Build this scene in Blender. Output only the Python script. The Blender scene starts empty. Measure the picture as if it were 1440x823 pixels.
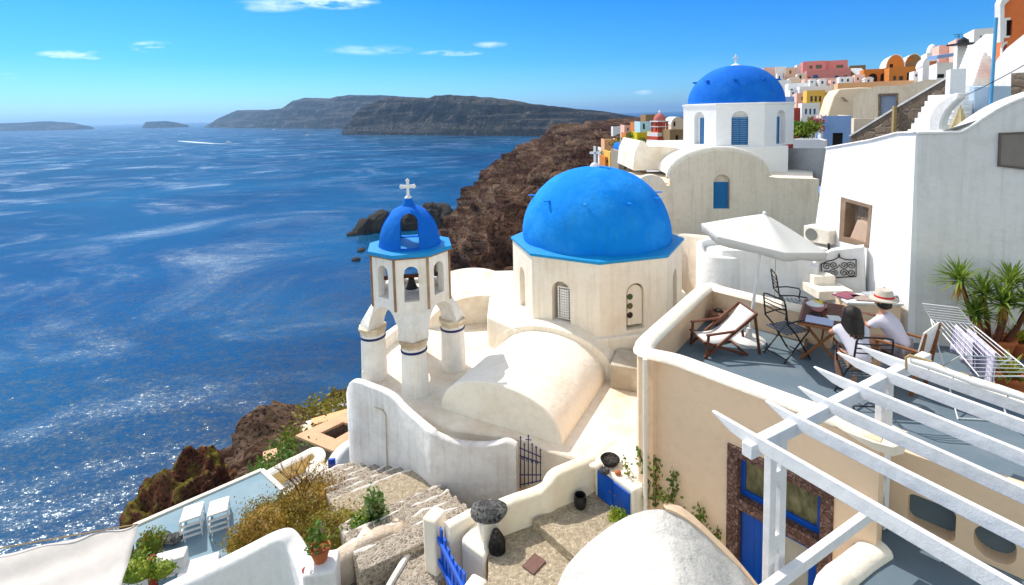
import bpy, bmesh, math, random
from mathutils import Vector, Matrix, noise
from mathutils.geometry import tessellate_polygon
random.seed(7)
R = math.radians
PI = math.pi
scene = bpy.context.scene
COL = scene.collection
# ------------------------------------------------------------------ camera
F, CX, CY = 720.0, 720.0, 221.0
CM = Matrix.Rotation(R(90 - 4.8), 3, 'X') @ Matrix.Rotation(R(-1.3), 3, 'Z')
cd = bpy.data.cameras.new('camera')
cam = bpy.data.objects.new('camera', cd)
COL.objects.link(cam)
cam.rotation_euler = CM.to_euler()
cd.sensor_width = 36.0
cd.lens = 36.0 * F / 1440
cd.shift_y = (CY - 411.5) / 1440
cd.clip_start = 0.1
cd.clip_end = 200000
scene.camera = cam


def ray(px, py):
    return CM @ Vector(((px - CX) / F, -(py - CY) / F, -1))


def Z(px, py, z):
    d = ray(px, py)
    return d * (z / d.z)


def Y(px, py, y):
    d = ray(px, py)
    return d * (y / d.y)


V = Vector


# ------------------------------------------------------------------ objects
def thing(name, label, cat, loc=(0, 0, 0), rz=0, group=None):
    o = bpy.data.objects.new(name, None)
    COL.objects.link(o)
    o.location = loc
    o.rotation_euler = (0, 0, rz)
    o.empty_display_size = 0.2
    o['label'] = label
    o['category'] = cat
    if group:
        o['group'] = group
    return o


def tag(o, label, cat, group=None):
    o['label'] = label
    o['category'] = cat
    if group:
        o['group'] = group
    return o


def dup(o, loc, rz=None, label=None, parent=None):
    c = o.copy()
    COL.objects.link(c)
    if parent:
        c.parent = parent
    else:
        c.location = loc
        if rz is not None:
            c.rotation_euler = (0, 0, rz)
        if label:
            c['label'] = label
    for ch in [k for k in bpy.data.objects if k.parent == o]:
        dup(ch, None, parent=c)
    return c


def worldm(o):
    m = o.matrix_basis.copy()
    while o.parent:
        o = o.parent
        m = o.matrix_basis @ m
    return m


class MB:
    """collects shapes, then becomes one mesh object"""

    def __init__(s):
        s.v = []
        s.f = []

    def add(s, vs, fs):
        n = len(s.v)
        s.v += [Vector(p) for p in vs]
        s.f += [tuple(i + n for i in f) for f in fs]
        return s

    def box(s, c, d, rz=0, m=None):
        x, y, z = d[0] / 2, d[1] / 2, d[2] / 2
        M = m if m is not None else Matrix.Rotation(rz, 3, 'Z')
        c = Vector(c)
        vs = [c + M @ Vector((i * x, j * y, k * z)) for i in (-1, 1) for j in (-1, 1) for k in (-1, 1)]
        return s.add(vs, [(0, 1, 3, 2), (4, 6, 7, 5), (0, 4, 5, 1), (2, 3, 7, 6), (0, 2, 6, 4), (1, 5, 7, 3)])

    def bar(s, a, b, w, h, up=(0, 0, 1)):
        a = Vector(a); b = Vector(b)
        d = (b - a).normalized()
        sd = d.cross(Vector(up))
        if sd.length < 1e-4:
            sd = Vector((1, 0, 0))
        sd.normalize()
        u = sd.cross(d)
        vs = []
        for p in (a, b):
            for i, j in ((-1, -1), (1, -1), (1, 1), (-1, 1)):
                vs.append(p + sd * (i * w / 2) + u * (j * h / 2))
        return s.add(vs, [(3, 2, 1, 0), (4, 5, 6, 7), (0, 1, 5, 4), (1, 2, 6, 5), (2, 3, 7, 6), (3, 0, 4, 7)])

    def tube(s, pts, r, n=8, closed=False):
        pts = [Vector(p) for p in pts]
        m = len(pts)
        rr = r if isinstance(r, (list, tuple)) else [r] * m
        vs = []; fs = []
        prev = None
        for i, p in enumerate(pts):
            if closed:
                t = pts[(i + 1) % m] - pts[i - 1]
            else:
                t = pts[min(i + 1, m - 1)] - pts[max(i - 1, 0)]
            t.normalize()
            if prev is None:
                a = t.orthogonal().normalized()
            else:
                a = prev - t * prev.dot(t)
                if a.length < 1e-5:
                    a = t.orthogonal()
                a.normalize()
            prev = a
            b = t.cross(a)
            for k in range(n):
                q = 2 * PI * k / n
                vs.append(p + (a * math.cos(q) + b * math.sin(q)) * rr[i])
        for i in range(m if closed else m - 1):
            j = (i + 1) % m
            for k in range(n):
                l = (k + 1) % n
                fs.append((i * n + k, i * n + l, j * n + l, j * n + k))
        if not closed:
            fs.append(tuple(range(n - 1, -1, -1)))
            fs.append(tuple((m - 1) * n + k for k in range(n)))
        return s.add(vs, fs)

    def lathe(s, prof, c=(0, 0, 0), n=32, a0=0, sq=(1, 1)):
        c = Vector(c)
        vs = []; fs = []
        for (r, z) in prof:
            for k in range(n):
                q = a0 + 2 * PI * k / n
                vs.append(c + Vector((r * math.cos(q) * sq[0], r * math.sin(q) * sq[1], z)))
        for i in range(len(prof) - 1):
            for k in range(n):
                l = (k + 1) % n
                fs.append((i * n + k, i * n + l, (i + 1) * n + l, (i + 1) * n + k))
        if prof[0][0] > 1e-4:
            fs.append(tuple(range(n - 1, -1, -1)))
        if prof[-1][0] > 1e-4:
            fs.append(tuple((len(prof) - 1) * n + k for k in range(n)))
        return s.add(vs, fs)

    def slab(s, outer, holes, th, O, U, Vv, off=0.0):
        """flat outline with holes, given thickness behind its front face"""
        O = Vector(O); U = Vector(U); Vv = Vector(Vv)
        N = U.cross(Vv).normalized()
        loops = [list(outer)] + [list(h) for h in holes]
        tri = tessellate_polygon([[Vector((p[0], p[1], 0)) for p in L] for L in loops])
        flat = [p for L in loops for p in L]
        n = len(flat)
        fr = [O + U * p[0] + Vv * p[1] + N * off for p in flat]
        bk = [q - N * th for q in fr]
        fs = []
        for t in tri:
            a, b, c = [flat[i] for i in t]
            ar = (b[0] - a[0]) * (c[1] - a[1]) - (c[0] - a[0]) * (b[1] - a[1])
            t = tuple(t) if ar > 0 else tuple(reversed(t))
            fs.append(t)
            fs.append(tuple(i + n for i in reversed(t)))
        k = 0
        for li, L in enumerate(loops):
            ar = sum(L[i][0] * L[(i + 1) % len(L)][1] - L[(i + 1) % len(L)][0] * L[i][1] for i in range(len(L)))
            ccw = ar > 0
            if li > 0:
                ccw = not ccw
            for i in range(len(L)):
                j = (i + 1) % len(L)
                a, b = k + i, k + j
                fs.append((a, a + n, b + n, b) if ccw else (b, b + n, a + n, a))
            k += len(L)
        return s.add(fr + bk, fs)

    def prism(s, poly, z0, z1):
        return s.slab(poly, [], z1 - z0, (0, 0, z1), (1, 0, 0), (0, 1, 0))

    def path(s, pts, th, rnd=True, sm=0, closed=False):
        """wall following pts (x, y, z_bottom, z_top) with rounded coping"""
        pts = [Vector(p) for p in pts]
        if sm:
            out = []
            m = len(pts)
            for i in range(m if closed else m - 1):
                if closed:
                    p0, p1, p2, p3 = pts[i - 1], pts[i], pts[(i + 1) % m], pts[(i + 2) % m]
                else:
                    p0, p1, p2, p3 = pts[max(i - 1, 0)], pts[i], pts[i + 1], pts[min(i + 2, m - 1)]
                for k in range(sm):
                    t = k / sm
                    out.append(0.5 * ((2 * p1) + (p2 - p0) * t + (2 * p0 - 5 * p1 + 4 * p2 - p3) * t * t + (3 * p1 - p0 - 3 * p2 + p3) * t ** 3))
            if not closed:
                out.append(pts[-1])
            pts = out
        m = len(pts)
        if rnd:
            cs = [(-1, 0), (-1, 1)] + [(-math.cos(q * PI / 6), 1 + .55 * math.sin(q * PI / 6)) for q in range(1, 6)] + [(1, 1), (1, 0)]
        else:
            cs = [(-1, 0), (-1, 1), (1, 1), (1, 0)]
        n = len(cs)
        vs = []; fs = []
        for i, p in enumerate(pts):
            a = Vector((pts[(i - 1) % m if closed else max(i - 1, 0)].x, pts[(i - 1) % m if closed else max(i - 1, 0)].y))
            c = Vector((pts[(i + 1) % m if closed else min(i + 1, m - 1)].x, pts[(i + 1) % m if closed else min(i + 1, m - 1)].y))
            q = Vector((p.x, p.y))
            d1 = (q - a); d2 = (c - q)
            if d1.length < 1e-6: d1 = d2
            if d2.length < 1e-6: d2 = d1
            d1.normalize(); d2.normalize()
            nn = Vector((-(d1 + d2).y, (d1 + d2).x))
            nn.normalize()
            sc = 1 / max(.5, nn.dot(Vector((-d1.y, d1.x))))
            h = th / 2
            for (u, w) in cs:
                z = p.z if w == 0 else p.w - .55 * h * (1 if rnd else 0) + (w - 1) * h
                vs.append(Vector((p.x + nn.x * u * h * sc, p.y + nn.y * u * h * sc, z)))
        for i in range(m if closed else m - 1):
            j = (i + 1) % m
            for k in range(n - 1):
                fs.append((i * n + k, i * n + k + 1, j * n + k + 1, j * n + k))
            fs.append((i * n + n - 1, i * n, j * n, j * n + n - 1))
        if not closed:
            fs.append(tuple(range(n - 1, -1, -1)))
            fs.append(tuple((m - 1) * n + k for k in range(n)))
        return s.add(vs, fs)

    def tf(s, M):
        s.v = [M @ v for v in s.v]
        return s

    def build(s, name, mat, root=None, bev=0, seg=2, smooth=35, local=False):
        me = bpy.data.meshes.new(name)
        vs = s.v
        if root is not None and not local:
            inv = worldm(root).inverted()
            vs = [inv @ v for v in vs]
        me.from_pydata([tuple(v) for v in vs], [], s.f)
        if not bev or True:
            bm = bmesh.new(); bm.from_mesh(me)
            bmesh.ops.recalc_face_normals(bm, faces=bm.faces)
            bm.to_mesh(me); bm.free()
        me.materials.append(mat)
        o = bpy.data.objects.new(name, me)
        COL.objects.link(o)
        if root is not None:
            o.parent = root
        if smooth:
            for p in me.polygons:
                p.use_smooth = True
            me.set_sharp_from_angle(angle=R(smooth))
        if bev:
            b = o.modifiers.new('bevel', 'BEVEL')
            b.width = bev; b.segments = seg; b.limit_method = 'ANGLE'; b.angle_limit = R(40)
            b.harden_normals = False
        return o


def bake(o):
    """apply modifiers, result stays one ordinary mesh"""
    dg = bpy.context.evaluated_depsgraph_get()
    dg.update()
    me = bpy.data.meshes.new_from_object(o.evaluated_get(dg))
    o.modifiers.clear()
    o.data = me
    return me


def cut(o, cutter):
    m = o.modifiers.new('b', 'BOOLEAN')
    m.operation = 'DIFFERENCE'; m.object = cutter; m.solver = 'EXACT'
    bpy.context.view_layer.update()
    me = bake(o)
    for p in me.polygons:
        p.use_smooth = True
    me.set_sharp_from_angle(angle=R(32))
    bpy.data.objects.remove(cutter)


def arch(cx, w, y0, y1, n=10):
    """round-headed opening outline, ccw"""
    r = w / 2
    yc = y1 - r
    return [(cx - r, y0), (cx + r, y0)] + [(cx + r * math.cos(PI * k / n), yc + r * math.sin(PI * k / n)) for k in range(n + 1)]


def rect(x0, x1, y0, y1):
    return [(x0, y0), (x1, y0), (x1, y1), (x0, y1)]


class VP:
    """vertical plane through two ground points"""

    def __init__(s, A, B):
        s.O = Vector((A[0], A[1], 0))
        s.U = Vector((B[0] - A[0], B[1] - A[1], 0))
        s.L = s.U.length
        s.U.normalize()
        s.W = Vector((0, 0, 1))
        s.N = s.U.cross(s.W)

    def P(s, px, py):
        d = ray(px, py)
        t = s.O.dot(s.N) / d.dot(s.N)
        q = d * t
        return ((q - s.O).dot(s.U), q.z)

    def Q(s, px, py, off=0):
        u, z = s.P(px, py)
        return s.O + s.U * u + s.W * z + s.N * off

    def poly(s, L):
        return [s.P(*p) for p in L]

    def slab(s, mb, L, holes=(), th=.3, off=0):
        return mb.slab(s.poly(L), [s.poly(h) for h in holes], th, s.O, s.U, s.W, off)


# ------------------------------------------------------------------ materials
class NT:
    def __init__(s, name):
        s.m = bpy.data.materials.new(name)
        s.m.use_nodes = True
        s.t = s.m.node_tree
        s.b = s.t.nodes['Principled BSDF']
        s.pos = None

    def n(s, ty, **k):
        nd = s.t.nodes.new(ty)
        for a, b in k.items():
            if a in nd.inputs:
                nd.inputs[a].default_value = b
            else:
                setattr(nd, a, b)
        return nd

    def l(s, a, b):
        s.t.links.new(a, b)

    def P(s, obj=False, scale=None):
        if obj:
            o = s.n('ShaderNodeTexCoord').outputs['Object']
        else:
            if s.pos is None:
                s.pos = s.n('ShaderNodeNewGeometry').outputs['Position']
            o = s.pos
        if scale:
            mp = s.n('ShaderNodeMapping')
            mp.inputs['Scale'].default_value = scale
            s.l(o, mp.inputs[0])
            o = mp.outputs[0]
        return o

    def noise(s, sc, det=4, rough=.55, scale=None, out='Fac', dist=0, obj=False):
        nd = s.n('ShaderNodeTexNoise')
        nd.inputs['Scale'].default_value = sc
        nd.inputs['Detail'].default_value = det
        nd.inputs['Roughness'].default_value = rough
        nd.inputs['Distortion'].default_value = dist
        s.l(s.P(obj, scale), nd.inputs['Vector'])
        return nd.outputs[out]

    def ramp(s, fac, stops, inter='LINEAR'):
        r = s.n('ShaderNodeValToRGB')
        r.color_ramp.interpolation = inter
        e = r.color_ramp.elements
        while len(e) < len(stops):
            e.new(.5)
        for q, (p, c) in zip(e, stops):
            q.position = p
            q.color = (*c, 1) if len(c) == 3 else c
        s.l(fac, r.inputs[0])
        return r.outputs[0]

    def mix(s, f, a, b, mode='MIX'):
        m = s.n('ShaderNodeMix', data_type='RGBA', blend_type=mode)
        for val, i in ((f, 0), (a, 6), (b, 7)):
            if hasattr(val, 'links') or isinstance(val, bpy.types.NodeSocket):
                s.l(val, m.inputs[i])
            elif i == 0:
                m.inputs[0].default_value = val
            else:
                m.inputs[i].default_value = (*val, 1)
        return m.outputs[2]

    def math(s, op, a, b=0.0):
        m = s.n('ShaderNodeMath', operation=op)
        for val, i in ((a, 0), (b, 1)):
            if isinstance(val, bpy.types.NodeSocket):
                s.l(val, m.inputs[i])
            else:
                m.inputs[i].default_value = val
        return m.outputs[0]

    def bump(s, h, st=.3, dist=.02, prev=None):
        b = s.n('ShaderNodeBump')
        b.inputs['Strength'].default_value = st
        b.inputs['Distance'].default_value = dist
        s.l(h, b.inputs['Height'])
        if prev is not None:
            s.l(prev, b.inputs['Normal'])
        return b.outputs[0]

    def done(s, col=None, rough=.8, nrm=None, metal=0, spec=.3):
        if col is not None:
            if isinstance(col, bpy.types.NodeSocket):
                s.l(col, s.b.inputs['Base Color'])
            else:
                s.b.inputs['Base Color'].default_value = (*col, 1)
        if isinstance(rough, bpy.types.NodeSocket):
            s.l(rough, s.b.inputs['Roughness'])
        else:
            s.b.inputs['Roughness'].default_value = rough
        s.b.inputs['Metallic'].default_value = metal
        s.b.inputs['Specular IOR Level'].default_value = spec
        if nrm is not None:
            s.l(nrm, s.b.inputs['Normal'])
        return s.m


def ss(a, b, t):
    return [(a, (0, 0, 0)), (b, (t, t, t))]


def plaster(name, col, stain=None, amt=.5, bump=.35, lo=.5, hi=.7, fine=30, drip=0):
    """hand-trowelled lime plaster with weathering of its own"""
    t = NT(name)
    a = t.noise(.9, 7, .62)
    st = stain or tuple(c * .72 for c in col)
    f = t.ramp(a, [(lo, (0, 0, 0)), (hi, (amt, amt, amt))])
    c = t.mix(f, col, st)
    b = t.noise(7, 6, .65)
    f2 = t.ramp(b, [(.48, (0, 0, 0)), (.78, (.24, .24, .24))])
    c = t.mix(f2, c, tuple(k * .8 for k in st))
    if drip:
        d = t.noise(1.0, 5, .6, scale=(9, 9, .5))
        f3 = t.ramp(d, [(.5, (0, 0, 0)), (.8, (drip, drip, drip))])
        c = t.mix(f3, c, tuple(k * .6 for k in st))
    g = t.noise(2.2, 3, .5)
    n1 = t.bump(g, bump * .8, .12)
    n2 = t.bump(b, bump, .03, n1)
    n3 = t.bump(t.noise(fine, 4, .7), bump, .012, n2)
    return t.done(c, .88, n3, spec=.15)


def paint(name, col, rough=.45, bump=.15, var=.15, sc=6, spec=.35):
    t = NT(name)
    a = t.noise(sc, 5, .6)
    c = t.mix(t.ramp(a, [(.35, (0, 0, 0)), (.75, (1, 1, 1))]), col, tuple(k * (1 - var) for k in col))
    return t.done(c, rough, t.bump(t.noise(sc * 5, 4, .6), bump, .01), spec=spec)


def wood(name, col, axis=(1, 12, 12), rough=.5):
    t = NT(name)
    a = t.noise(6, 5, .6, scale=axis, obj=True)
    c = t.mix(t.ramp(a, [(.35, (0, 0, 0)), (.7, (1, 1, 1))]), col, tuple(k * .5 for k in col))
    return t.done(c, rough, t.bump(a, .2, .005))


def stone(name, c1, c2, joint, sc=3.0, bump=.8, jw=.06):
    """rubble stones set in mortar"""
    t = NT(name)
    vo = t.n('ShaderNodeTexVoronoi', feature='DISTANCE_TO_EDGE')
    vo.inputs['Scale'].default_value = sc
    wn = t.n('ShaderNodeVectorMath', operation='ADD')
    nz = t.noise(3, 3, .5, out='Color')
    s2 = t.n('ShaderNodeVectorMath', operation='SCALE')
    s2.inputs['Scale'].default_value = .25
    t.l(nz, s2.inputs[0])
    t.l(t.P(), wn.inputs[0]); t.l(s2.outputs[0], wn.inputs[1])
    t.l(wn.outputs[0], vo.inputs['Vector'])
    vc = t.n('ShaderNodeTexVoronoi')
    vc.inputs['Scale'].default_value = sc
    t.l(wn.outputs[0], vc.inputs['Vector'])
    cc = t.mix(vc.outputs['Distance'], c1, c2)
    sep = t.n('ShaderNodeSeparateColor'); t.l(vc.outputs['Color'], sep.inputs[0])
    cc = t.mix(sep.outputs[0], c1, c2)
    cc = t.mix(t.ramp(t.noise(14, 5, .7), [(.4, (0, 0, 0)), (.7, (.7, .7, .7))]), cc, tuple(k * .5 for k in c1))
    f = t.ramp(vo.outputs['Distance'], [(jw * .4, (1, 1, 1)), (jw, (0, 0, 0))])
    cc = t.mix(f, cc, joint)
    h = t.ramp(vo.outputs['Distance'], [(0, (0, 0, 0)), (jw * 1.6, (1, 1, 1))])
    n = t.bump(h, bump, .05)
    n = t.bump(t.noise(22, 5, .7), .5, .02, n)
    return t.done(cc, .9, n, spec=.1)


def rock(name, cols, sc=1.0, bump=1.0, veg=None, dist=.5, vth=.56, strata=None):
    t = NT(name)
    a = t.noise(.35 * sc, 9, .68)
    c = t.ramp(a, [(.32, cols[0]), (.45, cols[1]), (.55, cols[2]), (.68, cols[3])])
    if strata:
        sb = t.noise(1.0, 5, .6, scale=strata, dist=.6)
        c = t.mix(t.ramp(sb, [(.50, (0, 0, 0)), (.60, (.6, .6, .6))]), c, cols[3])
        c = t.mix(t.ramp(sb, [(.36, (.75, .75, .75)), (.44, (0, 0, 0))]), c, cols[0])
    b = t.noise(2.4 * sc, 8, .72)
    c = t.mix(t.ramp(b, [(.38, (1, 1, 1)), (.52, (0, 0, 0))]), c, tuple(k * .35 for k in cols[0]))
    if veg:
        v = t.noise(.55 * sc, 6, .7, scale=(1, 1, 1))
        sep = t.n('ShaderNodeSeparateXYZ')
        t.l(t.n('ShaderNodeNewGeometry').outputs['Normal'], sep.inputs[0])
        f = t.math('MULTIPLY', t.ramp(v, [(vth, (0, 0, 0)), (vth + .06, (1, 1, 1))]), t.ramp(sep.outputs[2], [(.45, (0, 0, 0)), (.75, (1, 1, 1))]))
        vc = t.mix(t.noise(3 * sc, 4, .7), veg[0], veg[1])
        c = t.mix(f, c, vc)
    n = t.bump(a, bump, dist * 4)
    n = t.bump(b, bump, dist, n)
    return t.done(c, .95, n, spec=.05)


CREAM = plaster('cream_plaster', (.86, .80, .69), (.70, .58, .42), .4, drip=.3)
CREAM2 = plaster('warm_plaster', (.81, .60, .41), (.72, .50, .32), .35, bump=.25)
YELL = plaster('ochre_plaster', (.84, .62, .28), (.68, .45, .18), .4)
WHITE = plaster('white_plaster', (.80, .80, .79), (.62, .58, .53), .4, drip=.22)
WHITE2 = plaster('clean_white_plaster', (.78, .79, .80), (.7, .7, .72), .25, bump=.3)
GREYW = plaster('grey_white_plaster', (.72, .71, .71), (.56, .53, .50), .35, bump=.4, drip=.3)
ROUGHW = plaster('rough_white_plaster', (.68, .65, .60), (.50, .47, .43), .7, bump=1.0, lo=.5, hi=.8, fine=45)
ROOFW = plaster('weathered_roof_plaster', (.88, .81, .69), (.62, .45, .28), .75, lo=.42, hi=.72, bump=.5)
VAULTM = plaster('vault_plaster', (.89, .83, .72), (.62, .47, .30), .5, lo=.5, hi=.8, bump=.45)
TOWERM = plaster('bell_tower_plaster', (.88, .85, .80), (.62, .50, .36), .4, drip=.3)
BACKW = plaster('aged_cream_plaster', (.78, .68, .54), (.58, .45, .32), .5, drip=.35)
DIRTYROOF = plaster('dirty_roof_plaster', (.42, .38, .33), (.2, .16, .13), .8, lo=.4, hi=.65, bump=.7)
GREYWALL = plaster('grey_rough_plaster', (.36, .37, .40), (.22, .22, .24), .7, bump=.8)
BLUE = plaster('dome_blue_paint', (.0, .22, .76), (.02, .30, .80), .8, bump=.45, lo=.42, hi=.62, drip=.5)
BLUE2 = plaster('deep_dome_blue_paint', (.004, .13, .60), (.01, .18, .62), .8, bump=.45, lo=.42, hi=.62, drip=.5)
LEDGE = paint('turquoise_ledge_paint', (.0, .27, .62), .55)
DOORB = paint('door_blue_paint', (.0, .075, .42), .4)
SHUTB = paint('shutter_blue_paint', (.0, .15, .40), .5)
GATEB = paint('gate_blue_paint', (.0, .10, .60), .4)
DARKB = paint('navy_iron_paint', (.01, .015, .12), .4)
BLACKM = paint('black_iron', (.012, .012, .014), .4)
WPAINT = plaster('white_wood_paint', (.78, .78, .79), (.50, .46, .40), .35, bump=.3, lo=.5, hi=.75, fine=70)
WMETAL = paint('white_metal', (.8, .8, .8), .35)
BROWN = wood('dark_stained_wood', (.17, .055, .025))
TEAK = wood('oiled_teak', (.33, .13, .045))
PALEW = wood('pale_weathered_wood', (.50, .36, .16))
CLOTH = paint('white_canvas', (.80, .79, .76), .9, .3, .08, spec=.1)
AWN = paint('off_white_awning', (.58, .55, .51), .9, .3, .1, spec=.1)
GLASSD = paint('dark_window_glass', (.02, .025, .03), .12, .02, .3, spec=.6)
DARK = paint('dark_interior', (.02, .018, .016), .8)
TERRA = plaster('terracotta', (.42, .13, .05), (.3, .1, .05), .5, bump=.2)
BRICKRED = plaster('rust_trim', (.22, .10, .05), (.45, .33, .2), .8, lo=.4, hi=.6, bump=.8, fine=20)
STFRAME = stone('lava_stone_frame', (.14, .07, .055), (.30, .18, .14), (.22, .15, .11), 16, .9, .04)
PAVE = stone('cobbled_step_stone', (.20, .17, .14), (.46, .39, .31), (.46, .40, .32), 13, .5, .13)
RUBBLE = stone('rubble_stone', (.22, .15, .11), (.42, .30, .22), (.26, .2, .16), 5, 1, .05)
RAMPS = stone('brown_ramp_masonry', (.20, .15, .11), (.32, .25, .19), (.24, .19, .15), 2.2, .8, .07)
PEBB = stone('pebble_mosaic', (.34, .28, .20), (.66, .56, .40), (.46, .38, .27), 26, .5, .09)
BLUEFLOOR = plaster('blue_grey_floor_paint', (.13, .18, .22), (.25, .29, .31), .6, bump=.15, lo=.45, hi=.75)
LOUNGEFL = plaster('pale_blue_floor_paint', (.20, .31, .38), (.32, .41, .44), .7, bump=.2, lo=.4, hi=.7)
GREYROCK = rock('grey_lava_rock', [(.05, .05, .055), (.14, .14, .14), (.24, .24, .23), (.36, .35, .32)], 12, .8, dist=.05)
DARKROCK = rock('black_lava_rock', [(.02, .02, .02), (.05, .05, .05), (.09, .08, .07), (.14, .12, .1)], 12, .8, dist=.05)
CLIFF = rock('caldera_rock', [(.05, .024, .018), (.13, .062, .042), (.22, .12, .08), (.42, .29, .20)], .3, 1.0,
             veg=[(.10, .08, .03), (.20, .14, .06)], dist=2.5, strata=(.02, .02, .16))
KNOBM = rock('red_headland_rock', [(.08, .026, .016), (.19, .065, .036), (.26, .11, .06), (.34, .18, .10)], .6, 1.0,
             veg=[(.17, .16, .03), (.32, .25, .05)], dist=.8, vth=.5, strata=(.06, .06, .5))
SLOPEM = rock('scrubby_slope', [(.08, .04, .025), (.2, .12, .06), (.3, .18, .09), (.36, .27, .17)], 1.0, .9,
              veg=[(.06, .08, .02), (.18, .14, .03)], dist=.5)
ISLEM = rock('island_rock', [(.016, .02, .026), (.035, .037, .042), (.06, .058, .056), (.26, .23, .20)], .03, 1, 
             veg=[(.03, .045, .02), (.05, .06, .025)], dist=25, strata=(.0012, .0012, .022))
# ------------------------------------------------------------------ sky, sun, view
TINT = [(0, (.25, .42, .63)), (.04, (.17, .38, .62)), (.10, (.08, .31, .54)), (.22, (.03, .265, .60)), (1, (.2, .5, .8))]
FILLTINT = (1.75, 1.28, .84)  # multiplier for the added warm fill part of the sky, out of view
SUN_AZ, SUN_EL = 43.0, 50.0          # degrees left of straight ahead, above horizon
tosun = V((-math.sin(R(SUN_AZ)) * math.cos(R(SUN_EL)), math.cos(R(SUN_AZ)) * math.cos(R(SUN_EL)), math.sin(R(SUN_EL))))
sd = bpy.data.lights.new('sun', 'SUN')
sd.energy = 2.3; sd.angle = R(.53); sd.color = (1, .95, .87)
so = bpy.data.objects.new('sun', sd); COL.objects.link(so)
so.rotation_euler = tosun.to_track_quat('Z', 'Y').to_euler()
so.location = (0, 0, 300)
w = bpy.data.worlds.new('World'); scene.world = w; w.use_nodes = True
wt = w.node_tree; bg = wt.nodes['Background']
sky = wt.nodes.new('ShaderNodeTexSky'); sky.sky_type = 'NISHITA'; sky.sun_disc = False
sky.sun_elevation = R(SUN_EL); sky.sun_rotation = R(-SUN_AZ); sky.altitude = 100
sky.air_density = 1.0; sky.dust_density = .6; sky.ozone_density = 3.0
hs = wt.nodes.new('ShaderNodeHueSaturation'); hs.inputs['Saturation'].default_value = 1.0
wt.links.new(sky.outputs[0], hs.inputs['Color'])
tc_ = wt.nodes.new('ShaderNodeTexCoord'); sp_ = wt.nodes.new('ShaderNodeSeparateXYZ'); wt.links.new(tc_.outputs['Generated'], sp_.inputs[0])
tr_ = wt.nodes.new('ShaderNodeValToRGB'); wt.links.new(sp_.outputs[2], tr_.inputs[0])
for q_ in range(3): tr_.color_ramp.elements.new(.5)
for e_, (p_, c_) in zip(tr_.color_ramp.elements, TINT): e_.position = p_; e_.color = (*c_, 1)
# warm bright sky added overhead and behind the camera to fill shaded walls
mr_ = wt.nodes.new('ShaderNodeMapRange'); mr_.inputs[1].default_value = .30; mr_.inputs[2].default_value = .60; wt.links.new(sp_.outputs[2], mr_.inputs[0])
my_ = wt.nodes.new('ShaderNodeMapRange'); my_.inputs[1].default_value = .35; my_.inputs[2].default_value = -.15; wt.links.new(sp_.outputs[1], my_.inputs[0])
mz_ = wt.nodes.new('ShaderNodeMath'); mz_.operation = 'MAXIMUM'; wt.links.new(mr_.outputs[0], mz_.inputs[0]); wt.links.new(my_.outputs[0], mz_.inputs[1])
tw_ = wt.nodes.new('ShaderNodeMix'); tw_.data_type = 'RGBA'; wt.links.new(mz_.outputs[0], tw_.inputs[0]); wt.links.new(tr_.outputs[0], tw_.inputs[6]); tw_.inputs[7].default_value = (*FILLTINT, 1)
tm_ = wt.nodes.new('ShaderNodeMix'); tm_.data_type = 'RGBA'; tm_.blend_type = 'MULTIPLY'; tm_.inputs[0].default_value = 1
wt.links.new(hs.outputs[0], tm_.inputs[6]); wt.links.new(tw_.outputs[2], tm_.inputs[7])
# a few small wisps of cloud, fixed in direction on the sky
geo = wt.nodes.new('ShaderNodeTexCoord')
cl = None


def wn(ty, **k):
    n = wt.nodes.new(ty)
    for a, b in k.items():
        setattr(n, a, b)
    return n


def wmath(op, a, b=0.0):
    m = wn('ShaderNodeMath', operation=op)
    for v_, i in ((a, 0), (b, 1)):
        if isinstance(v_, bpy.types.NodeSocket): wt.links.new(v_, m.inputs[i])
        else: m.inputs[i].default_value = v_
    return m.outputs[0]


nz = wn('ShaderNodeTexNoise'); nz.inputs['Scale'].default_value = 16; nz.inputs['Detail'].default_value = 7
nz.inputs['Roughness'].default_value = .62
mpn = wn('ShaderNodeMapping'); mpn.inputs['Scale'].default_value = (1, 1, 4.0)
wt.links.new(geo.outputs['Generated'], mpn.inputs[0]); wt.links.new(mpn.outputs[0], nz.inputs['Vector'])
wisps = [(84, 78, 22, 6, 1.0), (218, 66, 26, 7, .95), (470, 3, 60, 10, .9), (632, 75, 48, 4.5, .6), (10, 108, 22, 4, .6), (690, 63, 26, 5, .4),
         (520, 70, 60, 8, .3), (905, 130, 14, 4, .3), (130, 78, 14, 5, .6), (380, 8, 50, 9, .4)]
for (px, py, sx, sy, a) in wisps:
    d = ray(px, py).normalized()
    rt = (CM @ V((1, 0, 0))).normalized(); up = d.cross(rt) * -1; up.normalize(); rt = d.cross(up)
    dn = wn('ShaderNodeVectorMath', operation='DOT_PRODUCT'); dn.inputs[1].default_value = tuple(rt / (sx / F)); wt.links.new(geo.outputs['Generated'], dn.inputs[0])
    dm = wn('ShaderNodeVectorMath', operation='DOT_PRODUCT'); dm.inputs[1].default_value = tuple(up / (sy / F)); wt.links.new(geo.outputs['Generated'], dm.inputs[0])
    df = wn('ShaderNodeVectorMath', operation='DOT_PRODUCT'); df.inputs[1].default_value = tuple(d); wt.links.new(geo.outputs['Generated'], df.inputs[0])
    q = wmath('ADD', wmath('MULTIPLY', dn.outputs['Value'], dn.outputs['Value']), wmath('MULTIPLY', dm.outputs['Value'], dm.outputs['Value']))
    q = wmath('SUBTRACT', 1.0, q)
    q = wmath('MULTIPLY', q, wmath('GREATER_THAN', df.outputs['Value'], 0.0))
    q = wmath('MAXIMUM', q, 0.0)
    q = wmath('MULTIPLY', q, a)
    cl = q if cl is None else wmath('ADD', cl, q)
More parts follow.
